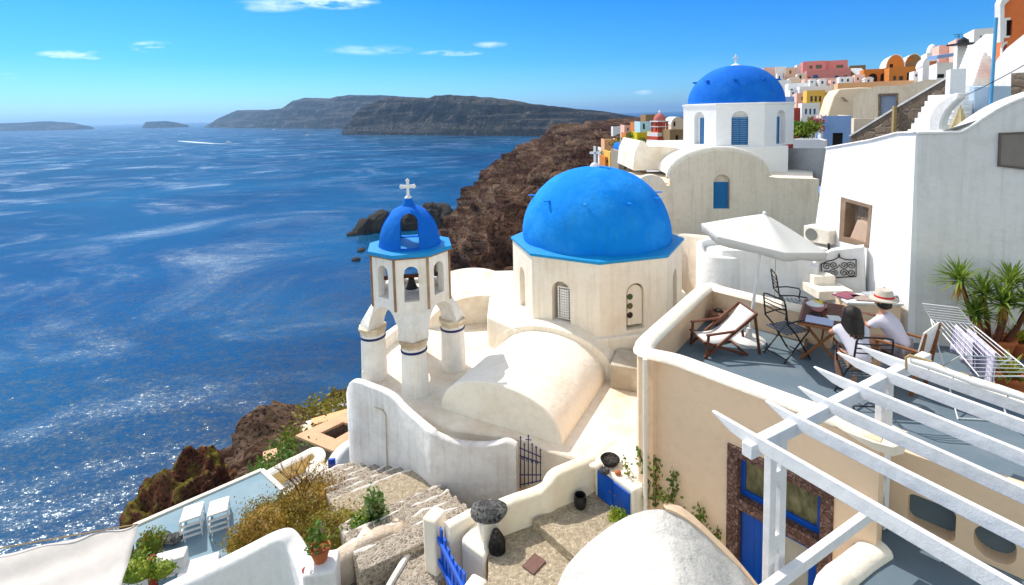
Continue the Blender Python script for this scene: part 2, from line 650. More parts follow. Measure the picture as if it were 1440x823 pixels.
nn_ = wmath('MAXIMUM', wmath('MULTIPLY', wmath('SUBTRACT', nz.outputs['Fac'], .42), 4.5), 0.0)
cl = wmath('MINIMUM', wmath('MULTIPLY', cl, nn_), 1.0)
mx = wn('ShaderNodeMix', data_type='RGBA')
wt.links.new(cl, mx.inputs[0]); wt.links.new(tm_.outputs[2], mx.inputs[6]); mx.inputs[7].default_value = (5.5, 5.8, 6.2, 1)
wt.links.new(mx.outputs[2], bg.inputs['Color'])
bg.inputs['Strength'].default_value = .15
vs_ = scene.view_settings
vs_.view_transform = 'Standard'; vs_.look = 'None'; vs_.exposure = 1.0; vs_.gamma = 1; vs_.use_curve_mapping = False
scene.cycles.max_bounces = 6
scene.cycles.diffuse_bounces = 4
scene.cycles.volume_bounces = 0
scene.cycles.transparent_max_bounces = 8

# ------------------------------------------------------------------ sea
SEA = -100.0
t = NT('sea_water')
p1 = t.noise(.0035, 5, .6, scale=(1, 1.3, 1), dist=.6)      # wind patches
def wav(sc, k, st):
    c = t.noise(sc, 2, .6, scale=st, out='Color', dist=.3)
    a = t.n('ShaderNodeVectorMath', operation='SUBTRACT'); t.l(c, a.inputs[0]); a.inputs[1].default_value = (.5, .5, .5)
    b = t.n('ShaderNodeVectorMath', operation='MULTIPLY'); t.l(a.outputs[0], b.inputs[0]); b.inputs[1].default_value = (k, k, 0)
    return b.outputs[0]


def vadd(a, b):
    m = t.n('ShaderNodeVectorMath', operation='ADD'); t.l(a, m.inputs[0]); t.l(b, m.inputs[1]); return m.outputs[0]


patch = t.noise(.0075, 6, .66, scale=(.8, 1.0, 1), dist=1.6)
sw = vadd(vadd(wav(2.4, .70, (1, 1.35, 1)), wav(.75, .75, (1, 1.5, 1))), vadd(wav(.2, .5, (1, 1.6, 1)), wav(.03, .22, (1, 1.8, 1))))
amp = t.ramp(patch, [(.42, (.52, .52, .52)), (.57, (.68, .68, .68)), (.70, (.95, .95, .95))])
sc_ = t.n('ShaderNodeVectorMath', operation='MULTIPLY'); t.l(sw, sc_.inputs[0]); t.l(amp, sc_.inputs[1])
vz = t.n('ShaderNodeVectorMath', operation='ADD'); t.l(sc_.outputs[0], vz.inputs[0]); vz.inputs[1].default_value = (0, 0, 1)
vn_ = t.n('ShaderNodeVectorMath', operation='NORMALIZE'); t.l(vz.outputs[0], vn_.inputs[0])
n = vn_.outputs[0]
base = t.mix(t.ramp(p1, [(.35, (0, 0, 0)), (.65, (1, 1, 1))]), (.0, .030, .092), (.0, .066, .155))
rg = t.ramp(patch, [(.46, (.13, .13, .13)), (.68, (.32, .32, .32))])
SEAM = t.m
df_ = t.n('ShaderNodeBsdfDiffuse'); t.l(base, df_.inputs[0]); t.l(n, df_.inputs['Normal'])
gl_ = t.n('ShaderNodeBsdfGlossy'); gl_.inputs[0].default_value = (.75, .9, 1, 1); t.l(rg, gl_.inputs['Roughness']); t.l(n, gl_.inputs['Normal'])
fr_ = t.n('ShaderNodeFresnel'); fr_.inputs[0].default_value = 1.33; t.l(n, fr_.inputs['Normal'])
fm_ = t.math('MINIMUM', fr_.outputs[0], .22)
mxs = t.n('ShaderNodeMixShader'); t.l(fm_, mxs.inputs[0]); t.l(df_.outputs[0], mxs.inputs[1]); t.l(gl_.outputs[0], mxs.inputs[2])
t.l(mxs.outputs[0], t.t.nodes['Material Output'].inputs[0]); t.t.nodes.remove(t.b)
mb = MB()
mb.v = []
S = 42000
N_ = 40
mb.add([(-S, -2000, SEA), (S, -2000, SEA), (S, S, SEA), (-S, S, SEA)], [(0, 1, 2, 3)])
o = mb.build('sea', SEAM, smooth=0); o['kind'] = 'structure'

# ------------------------------------------------------------------ terrain
def grid(rows):
    """Catmull-Rom lofted grid of control points"""
    def cr(p0, p1, p2, p3, t):
        return 0.5 * ((2 * p1) + (p2 - p0) * t + (2 * p0 - 5 * p1 + 4 * p2 - p3) * t * t + (3 * p1 - p0 - 3 * p2 + p3) * t ** 3)

    def dens(L, k):
        out = []
        for i in range(len(L) - 1):
            a, b, c, d = L[max(i - 1, 0)], L[i], L[i + 1], L[min(i + 2, len(L) - 1)]
            for j in range(k):
                out.append(cr(a, b, c, d, j / k))
        out.append(L[-1])
        return out
    rows = [dens([V(p) for p in r], 22) for r in rows]
    cols = list(zip(*rows))
    cols = [dens(list(c), 22) for c in cols]
    return [list(r) for r in zip(*cols)]


def ridged(p, sc, oct=6):
    v = 0; a = 1; s = sc
    for i in range(oct):
        v += a * (1 - abs(noise.noise(V((p.x * s, p.y * s, p.z * s * 1.0)) + V((i * 7.1, 3.3, 1.7)))) * 2)
        a *= .52; s *= 2.1
    return v


rows = [
    [(-120, 30, -112), (-95, 45, -100), (-66, 42, -76), (-34, 36, -46), (-8, 26, -24), (40, 22, -12), (110, 15, -2), (220, 0, 14)],
    [(-105, 110, -112), (-84, 118, -100), (-60, 106, -82), (-32, 90, -56), (2, 76, -30), (50, 62, -14), (120, 50, 0), (240, 40, 20)],
    [(-82, 182, -114), (-66, 172, -102), (-47, 150, -92), (-24, 134, -68), (14, 140, -36), (62, 140, -15), (120, 125, 2), (240, 110, 18)],
    [(-50, 240, -112), (-32, 237, -100), (-18, 234, -84), (2, 226, -58), (30, 220, -31), (80, 200, -17), (150, 190, -2), (260, 180, 10)],
    [(-50, 292, -112), (-33, 290, -100), (-18, 290, -80), (6, 290, -55), (50, 280, -29), (110, 260, -15), (190, 250, -6), (300, 240, 4)],
    [(-75, 400, -112), (-55, 400, -100), (-38, 400, -80), (-8, 400, -52), (45, 390, -31), (120, 370, -17), (220, 350, -12), (340, 330, -4)],
    [(-60, 500, -112), (-38, 500, -100), (-20, 500, -64), (25, 500, -41), (70, 500, -31), (150, 480, -20), (260, 460, -16), (380, 440, -14)],
    [(-20, 630, -112), (0, 620, -100), (25, 620, -52), (60, 620, -22), (110, 620, -15), (200, 600, -14), (300, 590, -15), (440, 560, -18)],
    [(40, 780, -112), (60, 765, -100), (88, 760, -50), (130, 760, -20), (200, 760, -13), (290, 740, -15), (380, 720, -18), (500, 700, -22)],
    [(80, 900, -112), (100, 890, -112), (130, 880, -105), (180, 870, -60), (250, 860, -30), (340, 850, -30), (430, 840, -35), (560, 820, -40)],
]
G = grid(rows)
mb = MB(); nr, nc = len(G), len(G[0])
for i, r in enumerate(G):
    for j, p in enumerate(r):
        # weight: no displacement near the camera and inland under the village
        wgt = min(1, max(.08, (p.y - 70) / 80)) * min(1, max(.12, (-p.z - 6) / 16))
        d = (ridged(p, .017, 7) - 1.0) * 1.35 + .35 * (ridged(p * 1.0 + V((50, 0, 0)), .06, 5) - 1)
        q = V((p.x - d * 9 * wgt, p.y - .3 * d * 5 * wgt, p.z + d * 8.5 * wgt))
        mb.v.append(q)
for i in range(nr - 1):
    for j in range(nc - 1):
        a = i * nc + j
        mb.f.append((a, a + 1, a + nc + 1, a + nc))
o = mb.build('cliff_terrain', CLIFF, smooth=180); o['kind'] = 'structure'


def lump(name, c, rad, seed, mat, sc=.08, amp=.4, kind=True, sub=6):
    bm = bmesh.new(); bmesh.ops.create_icosphere(bm, subdivisions=sub, radius=1)
    for v in bm.verts:
        p = v.co.copy()
        d = ridged(V((p.x * rad[0], p.y * rad[1], p.z * rad[2])) + V((seed * 13, 0, 0)), sc, 6) - 1
        f = 1 + amp * d
        v.co = V((p.x * rad[0] * f, p.y * rad[1] * f, p.z * rad[2] * f)) + V(c)
    me = bpy.data.meshes.new(name); bm.to_mesh(me); bm.free()
    me.materials.append(mat)
    o = bpy.data.objects.new(name, me); COL.objects.link(o)
    for p in me.polygons: p.use_smooth = True
    if kind: o['kind'] = 'structure'
    return o


# red headland below the lounger terrace
c = Z(262, 690, -80); lump('headland', (c.x, c.y, -101.5), (13.5, 14, 26), 1, KNOBM, .09, .2)
c = Z(335, 690, -76); lump('headland', (c.x - 2, c.y + 2, -103), (14, 13, 20), 2, KNOBM, .09, .24)
c = Z(200, 760, -88); lump('headland', (c.x, c.y, -103), (10, 10, 17), 3, KNOBM, .09, .22)
c = Z(505, 327, SEA)
# islets off the cape
for k, (px, py, rx, ry, rz) in enumerate([(512, 326, 9, 10, 11), (540, 322, 15, 14, 17), (575, 318, 18, 16, 16), (612, 316, 18, 18, 19), (497, 330, 5, 5, 3), (508, 352, 3, 5, 1.6), (500, 366, 3, 3, 2)]):
    c = Z(px, py, SEA)
    o = lump('sea_rock', (c.x, c.y, SEA), (rx, ry, rz), k + 5, DARKROCK, .06, .28, False, 5)
    tag(o, ['jagged black rock islet at the tip of the cape, left of the bell tower', 'dark rock in the cape just behind the bell tower cross',
            'dark cape rock hidden behind the blue bell tower cupola', 'dark cape rock joining the brown cliff right of the bell tower',
            'small low rock at the seaward end of the black islet', 'flat dark reef rock breaking the water below the black islet',
            'tiny reef rock in the water lowest of the rocks left of the bell tower'][k], 'sea rock', 'black rocks off the cape')


def island(name, A, B, tops, depth, seed, steep=.35, nse=1.0, nu=170, nv=60):
    """range of hills from waterline point A to B (world xy), heights above sea at fractions along"""
    A = V(A); B = V(B)
    L = B - A
    n2 = V((-L.y, L.x)).normalized()
    if n2.y < 0: n2 = -n2
    mb = MB()
    for i in range(nu + 1):
        u = i / nu
        for (a, b) in zip(tops[:-1], tops[1:]):
            if a[0] <= u <= b[0]:
                h = a[1] + (b[1] - a[1]) * (u - a[0]) / (b[0] - a[0])
        for j in range(nv + 1):
            v = j / nv
            if v < steep:
                s = v / steep
                hz = s ** .8
            else:
                hz = 1 - max(0, (v - .7) / .3) ** 2 - .0 * v
            base = A + L * u + n2 * depth * v
            p = V((base.x, base.y, 0))
            d = (ridged(p, 1.0 / (depth * .35), 6) - 1.0)
            g = (ridged(V((base.x + 300, 0, base.y * .15)), 1.0 / (depth * .13), 5) - 1)
            sl = math.sin(min(1, v / steep) * PI)
            off = n2 * (-depth * .045 * (d + g * .8) * sl * nse)
            hh = h * hz * (1 + .10 * d * nse * (1 if v < steep else .35))
            mb.v.append(V((base.x + off.x, base.y + off.y, SEA - 3 + max(0, hh))))
    for i in range(nu):
        for j in range(nv):
            a = i * (nv + 1) + j
            mb.f.append((a, a + nv + 1, a + nv + 2, a + 1))
    o = mb.build(name, ISLEM, smooth=180)
    o['kind'] = 'structure'
    return o


def prof(A, B, pts):
    """pixel skyline -> (fraction, height above sea)"""
    out = []
    P_ = VP(A, B)
    for (px, py) in pts:
        u, z = P_.P(px, py)
        out.append((u / P_.L, z - SEA + 3))
    out[0] = (0, out[0][1]); out[-1] = (1, out[-1][1])
    return out


def sh(A, k):
    return (A[0] * k, A[1] * k)


A = Z(480, 189.5, SEA); B = Z(765, 192, SEA); B2 = A + (B - A) * 1.75
A = (A.x, A.y); B2 = (B2.x, B2.y)
dep = 520
n2 = V((-(B2[1] - A[1]), B2[0] - A[0])).normalized()
AA = (A[0] + n2.x * dep * .3, A[1] + n2.y * dep * .3); BB = (B2[0] + n2.x * dep * .3, B2[1] + n2.y * dep * .3)
island('island', A, B2, prof(AA, BB, [(478, 186), (490, 174), (505, 156), (520, 147), (545, 138), (575, 139), (600, 139), (612, 134), (640, 136), (700, 142), (745, 150), (800, 155), (850, 163), (880, 168), (930, 172)]), dep, 1, .3)
A = Z(287, 179.6, SEA); B = Z(560, 182, SEA)
A = (A.x, A.y); B = (B.x, B.y)
dep = 900
n2 = V((-(B[1] - A[1]), B[0] - A[0])).normalized()
AA = (A[0] + n2.x * dep * .3, A[1] + n2.y * dep * .3); BB = (B[0] + n2.x * dep * .3, B[1] + n2.y * dep * .3)
island('island', A, B, prof(AA, BB, [(287, 180), (300, 172), (333, 155), (355, 157), (395, 153), (412, 142), (430, 138), (450, 141), (490, 134), (520, 136), (560, 142)]), dep, 2, .3, .8)
for (x0, x1, yb, tp) in [(-60, 101, 181, [(-60, 176), (-20, 174), (20, 173), (50, 171), (80, 173), (100, 178)]), (199, 256, 177.6, [(199, 175), (205, 171.5), (230, 170.5), (248, 173), (256, 176)])]:
    A = Y(x0, yb, 9000); B = Y(x1, yb, 9000)
    island('island', (A.x, 9000), (B.x, 9000), prof((A.x, 9060), (B.x, 9060), tp), 200 if x0 > 0 else 500, 3, .3, .4, 80, 30)

# ------------------------------------------------------------------ boats and wakes
def boat(px, py, L, ang, label, wake=0):
    c = Z(px, py, SEA)
    r = thing('motor_boat', label, 'boat', (c.x, c.y, SEA), ang, 'boats out on the water')
    h = MB(); vs = []; sec = [(-.5, .16, .0), (-.2, .18, .0), (.2, .15, .01), (.42, .06, .04), (.5, .0, .06)]
    for (x, wd, sh_) in sec:
        vs += [(x * L, -wd * L, (.11 + sh_) * L), (x * L, -wd * .7 * L, -.02 * L), (x * L, wd * .7 * L, -.02 * L), (x * L, wd * L, (.11 + sh_) * L)]
    fs = [(0, 1, 2, 3)]
    for i in range(4):
        for k in range(4):
            a = i * 4 + k; b = i * 4 + (k + 1) % 4
            fs.append((a, b, b + 4, a + 4))
    h.add(vs, fs).build('hull', WPAINT, r, local=True)
    MB().box((-.1 * L, 0, .17 * L), (.42 * L, .22 * L, .13 * L)).build('cabin', GREYW, r, local=True, bev=.02 * L)
    MB().box((-.08 * L, 0, .25 * L), (.3 * L, .2 * L, .03 * L)).build('cabin_roof', WPAINT, r, local=True)
    MB().tube([(-.1 * L, 0, .25 * L), (-.1 * L, 0, .42 * L)], .008 * L, 5).build('mast', WPAINT, r, local=True)
    return r


FOAM = plaster('sea_foam', (.85, .88, .9), (.4, .55, .65), .6, lo=.4, hi=.6)
boat(322, 201, 26, R(0), 'small motor boat drawing a long white wake, left of the far island')
boat(433, 190.5, 26, R(60), 'white boat below the far dark island')
boat(251, 190, 16, R(150), 'tiny boat far out in front of the small flat islet')
boat(385, 182.5, 30, R(0), 'tiny boat right by the shore of the far island')


def wake(pts, label):
    mb = MB()
    n = len(pts)
    vs = []
    for (px, py, w_) in pts:
        c = Z(px, py, SEA + .25)
        vs += [(c.x, c.y - w_, SEA + .25), (c.x, c.y + w_, SEA + .25)]
    mb.add(vs, [(2 * i, 2 * i + 2, 2 * i + 3, 2 * i + 1) for i in range(n - 1)])
    o = mb.build('wake', FOAM, smooth=0); o['kind'] = 'stuff'; o['label'] = label; o['category'] = 'wake'


wake([(319, 202.2, 2), (300, 202, 12), (280, 200.6, 22), (262, 199.2, 20), (250, 198.4, 8)], 'white foam wake trailing behind the motor boat')

# ------------------------------------------------------------------ sea air
hz_ = bpy.data.materials.new('sea_air'); hz_.use_nodes = True
hz_.node_tree.nodes.clear()
pv = hz_.node_tree.nodes.new('ShaderNodeVolumePrincipled'); mo_ = hz_.node_tree.nodes.new('ShaderNodeOutputMaterial')
pv.inputs['Color'].default_value = (.40, .68, 1.0, 1); pv.inputs['Density'].default_value = 5e-5; pv.inputs['Anisotropy'].default_value = .55
hz_.node_tree.links.new(pv.outputs[0], mo_.inputs['Volume'])
o = MB().box((0, 20500, 125), (86000, 46000, 460)).build('haze', hz_, smooth=0); o['kind'] = 'stuff'
# ------------------------------------------------------------------ bell tower
zR = -6.95                                   # church roof level
TC = V((-2.78, 13.45)); e1 = V((.2, -.98)).normalized(); e2 = V((.98, .2)).normalized()
tower = thing('bell_tower', 'white open bell tower with small blue cupola, stone cross and four round columns', 'bell tower', (TC.x, TC.y, zR), math.atan2(e1.y, e1.x))
# local frame: +x points at the viewer column
rc = 1.06
zc = 1.42                                    # capital height above roof
zo = 2.22                                    # octagon foot
zt = 3.42                                    # octagon top
NAVY = paint('navy_band_paint', (.01, .02, .13), .5)
CAPM = plaster('weathered_capital', (.82, .72, .55), (.35, .2, .1), .7, lo=.4, hi=.6)
for k in range(4):
    a = k * PI / 2
    x, y = rc * math.cos(a), rc * math.sin(a)
    c = MB().lathe([(.34, -.6), (.335, .3), (.31, zc - .2), (.31, zc - .08)], (x, y, 0), 32).build('column', TOWERM, tower, local=True, smooth=40)
    MB().lathe([(.32, zc - .31), (.335, zc - .3), (.335, zc - .26), (.32, zc - .25)], (x, y, 0), 32).build('painted_band', NAVY, c, local=True)
    MB().lathe([(.31, zc - .2), (.35, zc - .17), (.35, zc - .13), (.33, zc - .12), (.385, zc - .05), (.385, zc), (.3, zc)], (x, y, 0), 8, PI / 8).build('capital', CAPM, c, local=True, smooth=20, bev=.012)
# cross-vaulted body that turns the square of columns into the octagon
oct_ap = .99
oR = oct_ap / math.cos(PI / 8)
body = MB()


def ringpts(kind, z, s=1.0):
    pts = []
    for k in range(16):
        a = k * PI / 8
        if kind == 'oct':
            m = (a + PI / 8) % (PI / 4) - PI / 8
            r = oct_ap / math.cos(m) * s
        else:                                # square with corners toward the columns, clipped
            m = (a + PI / 4) % (PI / 2) - PI / 4
            r = min((rc + .30), 1.09 / max(.2, math.cos(((a + PI / 4 + PI / 4) % (PI / 2)) - PI / 4))) * s
        pts.append((r * math.cos(a), r * math.sin(a), z))
    return pts


rings = [ringpts('sq', zc), ringpts('sq', zc + .12), None, ringpts('oct', zo - .12, 1.0), ringpts('oct', zo)]
mid = []
for p, q in zip(rings[1], rings[3]):
    mid.append(((p[0] * .35 + q[0] * .65), (p[1] * .35 + q[1] * .65), zc + .5))
rings[2] = mid
vs = [p for r_ in rings for p in r_]
fs = [(i * 16 + k, i * 16 + (k + 1) % 16, (i + 1) * 16 + (k + 1) % 16, (i + 1) * 16 + k) for i in range(4) for k in range(16)]
fs += [tuple(range(15, -1, -1)), tuple(range(64, 80))]
body.add(vs, fs)
bo = body.build('arched_body', TOWERM, tower, local=True)
for a in (PI / 4, -PI / 4):
    d = V((math.cos(a), math.sin(a), 0)); s_ = V((-d.y, d.x, 0))
    prof_ = [(-.54, -.6), (.54, -.6)] + [(.54 * math.cos(PI * k / 20), .0 + .70 * math.sin(PI * k / 20)) for k in range(21)]
    cm = MB().slab(prof_, [], 5.0, V((0, 0, zc + .02)) + d * 2.5, s_, V((0, 0, 1)))
    co = cm.build('cutter', TOWERM, tower, local=True)
    bpy.context.view_layer.update()
    cut(bo, co)
# octagon with arched openings
w8 = 2 * oct_ap * math.tan(PI / 8)
octm = MB()
for k in range(8):
    a = k * PI / 4
    N = V((math.cos(a), math.sin(a), 0)); U = V((-math.sin(a), math.cos(a), 0))
    O = N * oct_ap + V((0, 0, zo))
    octm.slab([(-w8 / 2, 0), (w8 / 2, 0), (w8 / 2, zt - zo), (-w8 / 2, zt - zo)], [arch(0, .37, .10 if k % 2 == 0 else .16, 1.0)], .2, O, U, V((0, 0, 1)))
octm.build('belfry_wall', TOWERM, tower, local=True, smooth=30)
for k in range(8):
    a = PI / 8 + k * PI / 4
    x, y = oR * math.cos(a), oR * math.sin(a)
    MB().bar((x, y, zo - .12), (x, y, zt - .02), .055, .055, up=(math.cos(a), math.sin(a), 0)).build('brick_trim', BRICKRED, tower, local=True, smooth=0)
MB().lathe([(oR + .06, zt), (oR + .06, zt + .03)], n=8, a0=PI / 8).build('brick_course', BRICKRED, tower, local=True, smooth=0)
MB().lathe([(oR + .07, zt + .032), (oR + .09, zt + .05), (oR + .08, zt + .13), (.5, zt + .17)], n=8, a0=PI / 8).build('cornice', LEDGE, tower, local=True, smooth=20)
# cupola: shell pierced by four arched openings
Rc, Hc = .82, .98
prof_ = [(Rc, 0), (Rc, .12)] + [(Rc * math.cos(q), .12 + Hc * math.sin(q)) for q in [PI / 2 * k / 16 for k in range(1, 15)]] + [(.17, .12 + Hc * .985), (.13, 1.18), (.10, 1.27), (.0, 1.30)]
sh_ = MB().lathe([(r_, z_ + zt + .1) for r_, z_ in prof_], n=48)
inn = [(Rc - .16, -.05), (Rc - .16, .12)] + [((Rc - .16) * math.cos(q), .12 + (Hc - .16) * math.sin(q)) for q in [PI / 2 * k / 10 for k in range(1, 10)]] + [(0, .12 + Hc - .16)]
co_ = sh_.build('cupola', BLUE2, tower, local=True, smooth=50)
ci = MB().lathe([(r_, z_ + zt + .1) for r_, z_ in inn], n=48).build('cutter', BLUE2, tower, local=True)
bpy.context.view_layer.update(); cut(co_, ci)
for k in range(2):
    a = k * PI / 2
    d = V((math.cos(a), math.sin(a), 0)); s_ = V((-d.y, d.x, 0))
    cm = MB().slab(arch(0, .46, .06, .92), [], 4, V((0, 0, zt + .12)) + d * 2, s_, V((0, 0, 1)))
    c2 = cm.build('cutter', BLUE2, tower, local=True); bpy.context.view_layer.update(); cut(co_, c2)
# raised ribs beside the openings and cross
cr = MB()
zz = zt + 1.38
cr.lathe([(.10, zz - .02), (.085, zz + .03), (.04, zz + .06), (.03, zz + .1)], n=12)
cross = MB()


def cross_poly(s, arm=.4):
    return [(x * s, z * s) for x, z in [(-.1, 0), (.1, 0), (.09, .45), (.38, .43), (.42, .38), (.5, .48), (.55, .55), (.5, .62), (.42, .72), (.38, .67), (.09, .65), (.1, .92), (.15, .95), (.07, 1.03), (0, 1.1), (-.07, 1.03), (-.15, .95), (-.1, .92), (-.09, .65), (-.38, .67), (-.42, .72), (-.5, .62), (-.55, .55), (-.5, .48), (-.42, .38), (-.38, .43), (-.09, .45)]]


cr.slab(cross_poly(.40), [], .07, V((0.035, 0, zz + .08)), V((0, 1, 0)), V((0, 0, 1)))
cr.build('cross', WHITE, tower, local=True, bev=.01)
bell = MB().lathe([(.0, .3), (.05, .3), (.08, .27), (.1, .15), (.15, .03), (.17, 0), (.15, 0), (.1, .12), (0, .2)], (0, 0, zo + .12), 24)
bo2 = bell.build('bell', BLACKM, tower, local=True)
MB().bar((-.0, -1.0, zo + .46), (0, 1.0, zo + .46), .09, .09).build('bell_beam', BROWN, tower, local=True)
MB().box((0, 0, zo - .02), (1.2, 1.2, .06)).build('belfry_floor', TOWERM, tower, local=True)

# ------------------------------------------------------------------ main church
DC = V((2.60, 16.0)); DR = 2.66
ct = -4.06
church = thing('church', 'cream octagonal church under the big bright blue dome', 'church', (DC.x, DC.y, zR))


def drum(C, Rr, z0, z1, mat, root, front_ang, holes, name='drum_wall', th=.3, bev=.02):
    """octagon; front_ang = direction of vertex 0. holes: dict face-> list of outlines (u centred)"""
    mb = MB(); info = []
    for k in range(8):
        a, b = front_ang + k * PI / 4, front_ang + (k + 1) * PI / 4
        A = V((C.x + Rr * math.cos(a), C.y + Rr * math.sin(a), 0)); B = V((C.x + Rr * math.cos(b), C.y + Rr * math.sin(b), 0))
        U = (B - A).normalized(); L = (B - A).length
        mid_ = (A + B) / 2
        hs_ = holes.get(k, [])
        mb.slab([(-L / 2, z0), (L / 2, z0), (L / 2, z1), (-L / 2, z1)], hs_, th, mid_, U, V((0, 0, 1)))
        info.append((mid_, U, U.cross(V((0, 0, 1)))))
    o = mb.build(name, mat, root, smooth=25)
    ap = Rr * math.cos(PI / 8) - th - .01
    return o, info


fa = math.atan2(-DC.y, -DC.x) + R(2)          # a corner toward the viewer
zb = -6.1
ho = arch(0, .62, -5.98, -4.65)
o, info = drum(DC, DR, zR + .0, ct, CREAM, church, fa, {0: [arch(.05, .56, -5.98, -4.68)], 7: [arch(-.12, .56, -5.98, -4.68)], 1: [arch(0, .56, -5.98, -4.68)], 6: [arch(0, .56, -5.98, -4.68)], 2: [ho], 5: [ho]})
mb = MB()
ap = DR - .42
mb.lathe([(ap, zR), (ap, ct - .02)], (DC.x, DC.y, 0), 8, fa)
mb.build('niche_back', CREAM, church, smooth=0)
# face 7 is left-front (from front vertex going clockwise), face 0 right-front
for k, cu in ((7, -.12), (0, .05)):
    m_, U_, N_v = info[k]
    fr = arch(cu, .56, -5.98, -4.68); 
    if k == 7:
        # lattice screen in the right part of the niche
        win = MB()
        z0_, z1_ = -5.76, -4.88
        hol = []
        nx_, nz_ = 5, 12
        cw = .36
        for i in range(nx_):
            for j in range(nz_):
                cx_ = cu + .06 - cw / 2 + cw * (i + .5 + (.0 if j % 2 == 0 else .0)) / nx_
                cz_ = z0_ + (z1_ - z0_) * (j + .5) / nz_
                rr = .033
                hol.append([(cx_, cz_ - rr * 1.2), (cx_ + rr, cz_), (cx_, cz_ + rr * 1.2), (cx_ - rr, cz_)])
        win.slab(rect(cu + .06 - cw / 2 - .02, cu + .06 + cw / 2 + .02, z0_ - .02, z1_ + .02), hol, .03, m_ - N_v * .10, U_, V((0, 0, 1)))
        wo = win.build('lattice_window', WHITE, church, smooth=0)
        MB().slab(rect(cu + .06 - cw / 2, cu + .06 + cw / 2, z0_, z1_), [], .01, m_ - N_v * .125, U_, V((0, 0, 1))).build('dark_opening', DARK, wo, smooth=0)
    else:
        for j, (cc, nm) in enumerate([((.05, .09, .02), 'green'), ((.10, .09, .02), 'olive'), ((.03, .015, .01), 'dark')]):
            cz_ = -5.08 - .26 * j
            gm = paint('round_%s_glass' % nm, cc, .15, spec=.6)
            ring = [(cu - .12 + .085 * math.cos(q), cz_ + .085 * math.sin(q)) for q in [2 * PI * i / 20 for i in range(20)]]
            MB().slab(ring, [], .03, m_ - N_v * .09, U_, V((0, 0, 1))).build('round_window', gm, church, smooth=0)
        MB().slab(arch(cu + .03, .44, -5.88, -4.76), [], .2, m_ - N_v * .10, U_, V((0, 0, 1))).build('window_panel', CREAM, church, smooth=30)
# turquoise ledge and dome
MB().lathe([(DR + .02, ct), (DR + .06, ct + .03), (DR + .06, ct + .09), (2.3, ct + .16), (.5, ct + .17)], (DC.x, DC.y, 0), 8, fa).build('dome_ledge', LEDGE, church, smooth=20)
prof_ = [(2.30, 0), (2.32, .15)]
for k in range(1, 24):
    q = PI / 2 * k / 24
    prof_.append((2.32 * math.cos(q) ** .97, .15 + 2.10 * math.sin(q)))
prof_.append((0, 2.25))
dome = MB().lathe([(r_, z_ + ct + .12) for r_, z_ in prof_], (DC.x, DC.y, 0), 96)
for i, v in enumerate(dome.v):
    nn = (v - V((DC.x, DC.y, ct))).normalized()
    v += nn * .018 * noise.noise(v * 1.7)
do = dome.build('dome', BLUE, church, smooth=60)
for k in range(10):
    a = fa - PI / 2 + R(8) + k * R(36)
    d = V((math.cos(a), math.sin(a), 0))
    base = V((DC.x, DC.y, ct + 1.5)) + d * 1.93
    MB().box(base + d * .08, (.2, .08, .035), math.atan2(d.y, d.x)).build('dome_stub', BLUE, do, smooth=0, bev=.01)
top = V((DC.x, DC.y, ct + 2.35))
cx_ = MB().lathe([(.16, -.02), (.15, .05), (.09, .12), (.07, .13)], top, 20)
cx_.box(top + V((0, 0, .38)), (.07, .07, .54)); cx_.box(top + V((0, 0, .44)), (.32, .07, .07))
cx_.build('cross', WHITE, church, bev=.012)
# base block under the drum
k1 = Z(679, 448, -6.05); k2 = Z(740, 470, -6.05)
blk = [(k1.x, k1.y), (-.05, 14.15), (.95, 13.35), (2.1, 12.95), (5.6, 14.3), (5.6, 19.5), (-.6, 19.5), (k1.x, 18)]
blk = [(-.86, 14.95), (-.05, 14.0), (1.3, 12.85), (3.9, 13.55), (5.7, 14.6), (5.7, 19.5), (-.86, 19.5)]
MB().prism(blk[:2] + [(2.3, 13.2), (5.7, 14.0)] + blk[5:], zR - 1.0, -6.06).build('base_block', CREAM, church, bev=.04)
# flat roof around
roof = [(-3.75, 12.45), (-2.9, 11.9), (-1.5, 10.85), (.12, 10.45), (.62, 10.05), (1.5, 9.6), (2.1, 9.5), (3.4, 9.6), (6.6, 13), (6.6, 20), (-1.0, 20), (-3.3, 17.2), (-4.25, 14.8), (-3.95, 13)]
MB().prism(roof, zR - 2.2, zR).build('flat_roof', ROOFW, church, bev=.05)
DR2 = plaster('scuffed_ledge_plaster', (.62, .56, .46), (.34, .28, .2), .7, lo=.4, hi=.6, bump=.6)
MB().prism([(2.35, 12.4), (4.3, 11.6), (5.2, 13.9), (3.2, 13.0), (2.75, 13.35)], zR + .0, -6.34).build('side_ledge', DR2, church, bev=.02)
# left low wall behind tower & apse hump at the back left
bl = MB()
bl.path([(-3.95, 13.0, zR - 2, zR + .3), (-4.1, 14.6, zR - 2, zR + .34), (-3.4, 16.4, zR - 2, zR + .42), (-2.6, 17.4, zR - 2, zR + .6)], .3, sm=5)
bl.build('parapet', CREAM, church, smooth=60)
hump = MB()
hn = 24
prof2 = [(1.75 * math.cos(PI * k / hn), .95 * math.sin(PI * k / hn)) for k in range(hn + 1)]
hump.slab(prof2, [], 3.2, (-1.2, 16.6, zR), (.97, .2, 0), (0, 0, 1))
hump.build('small_vault', ROOFW, church, smooth=50, bev=.06)
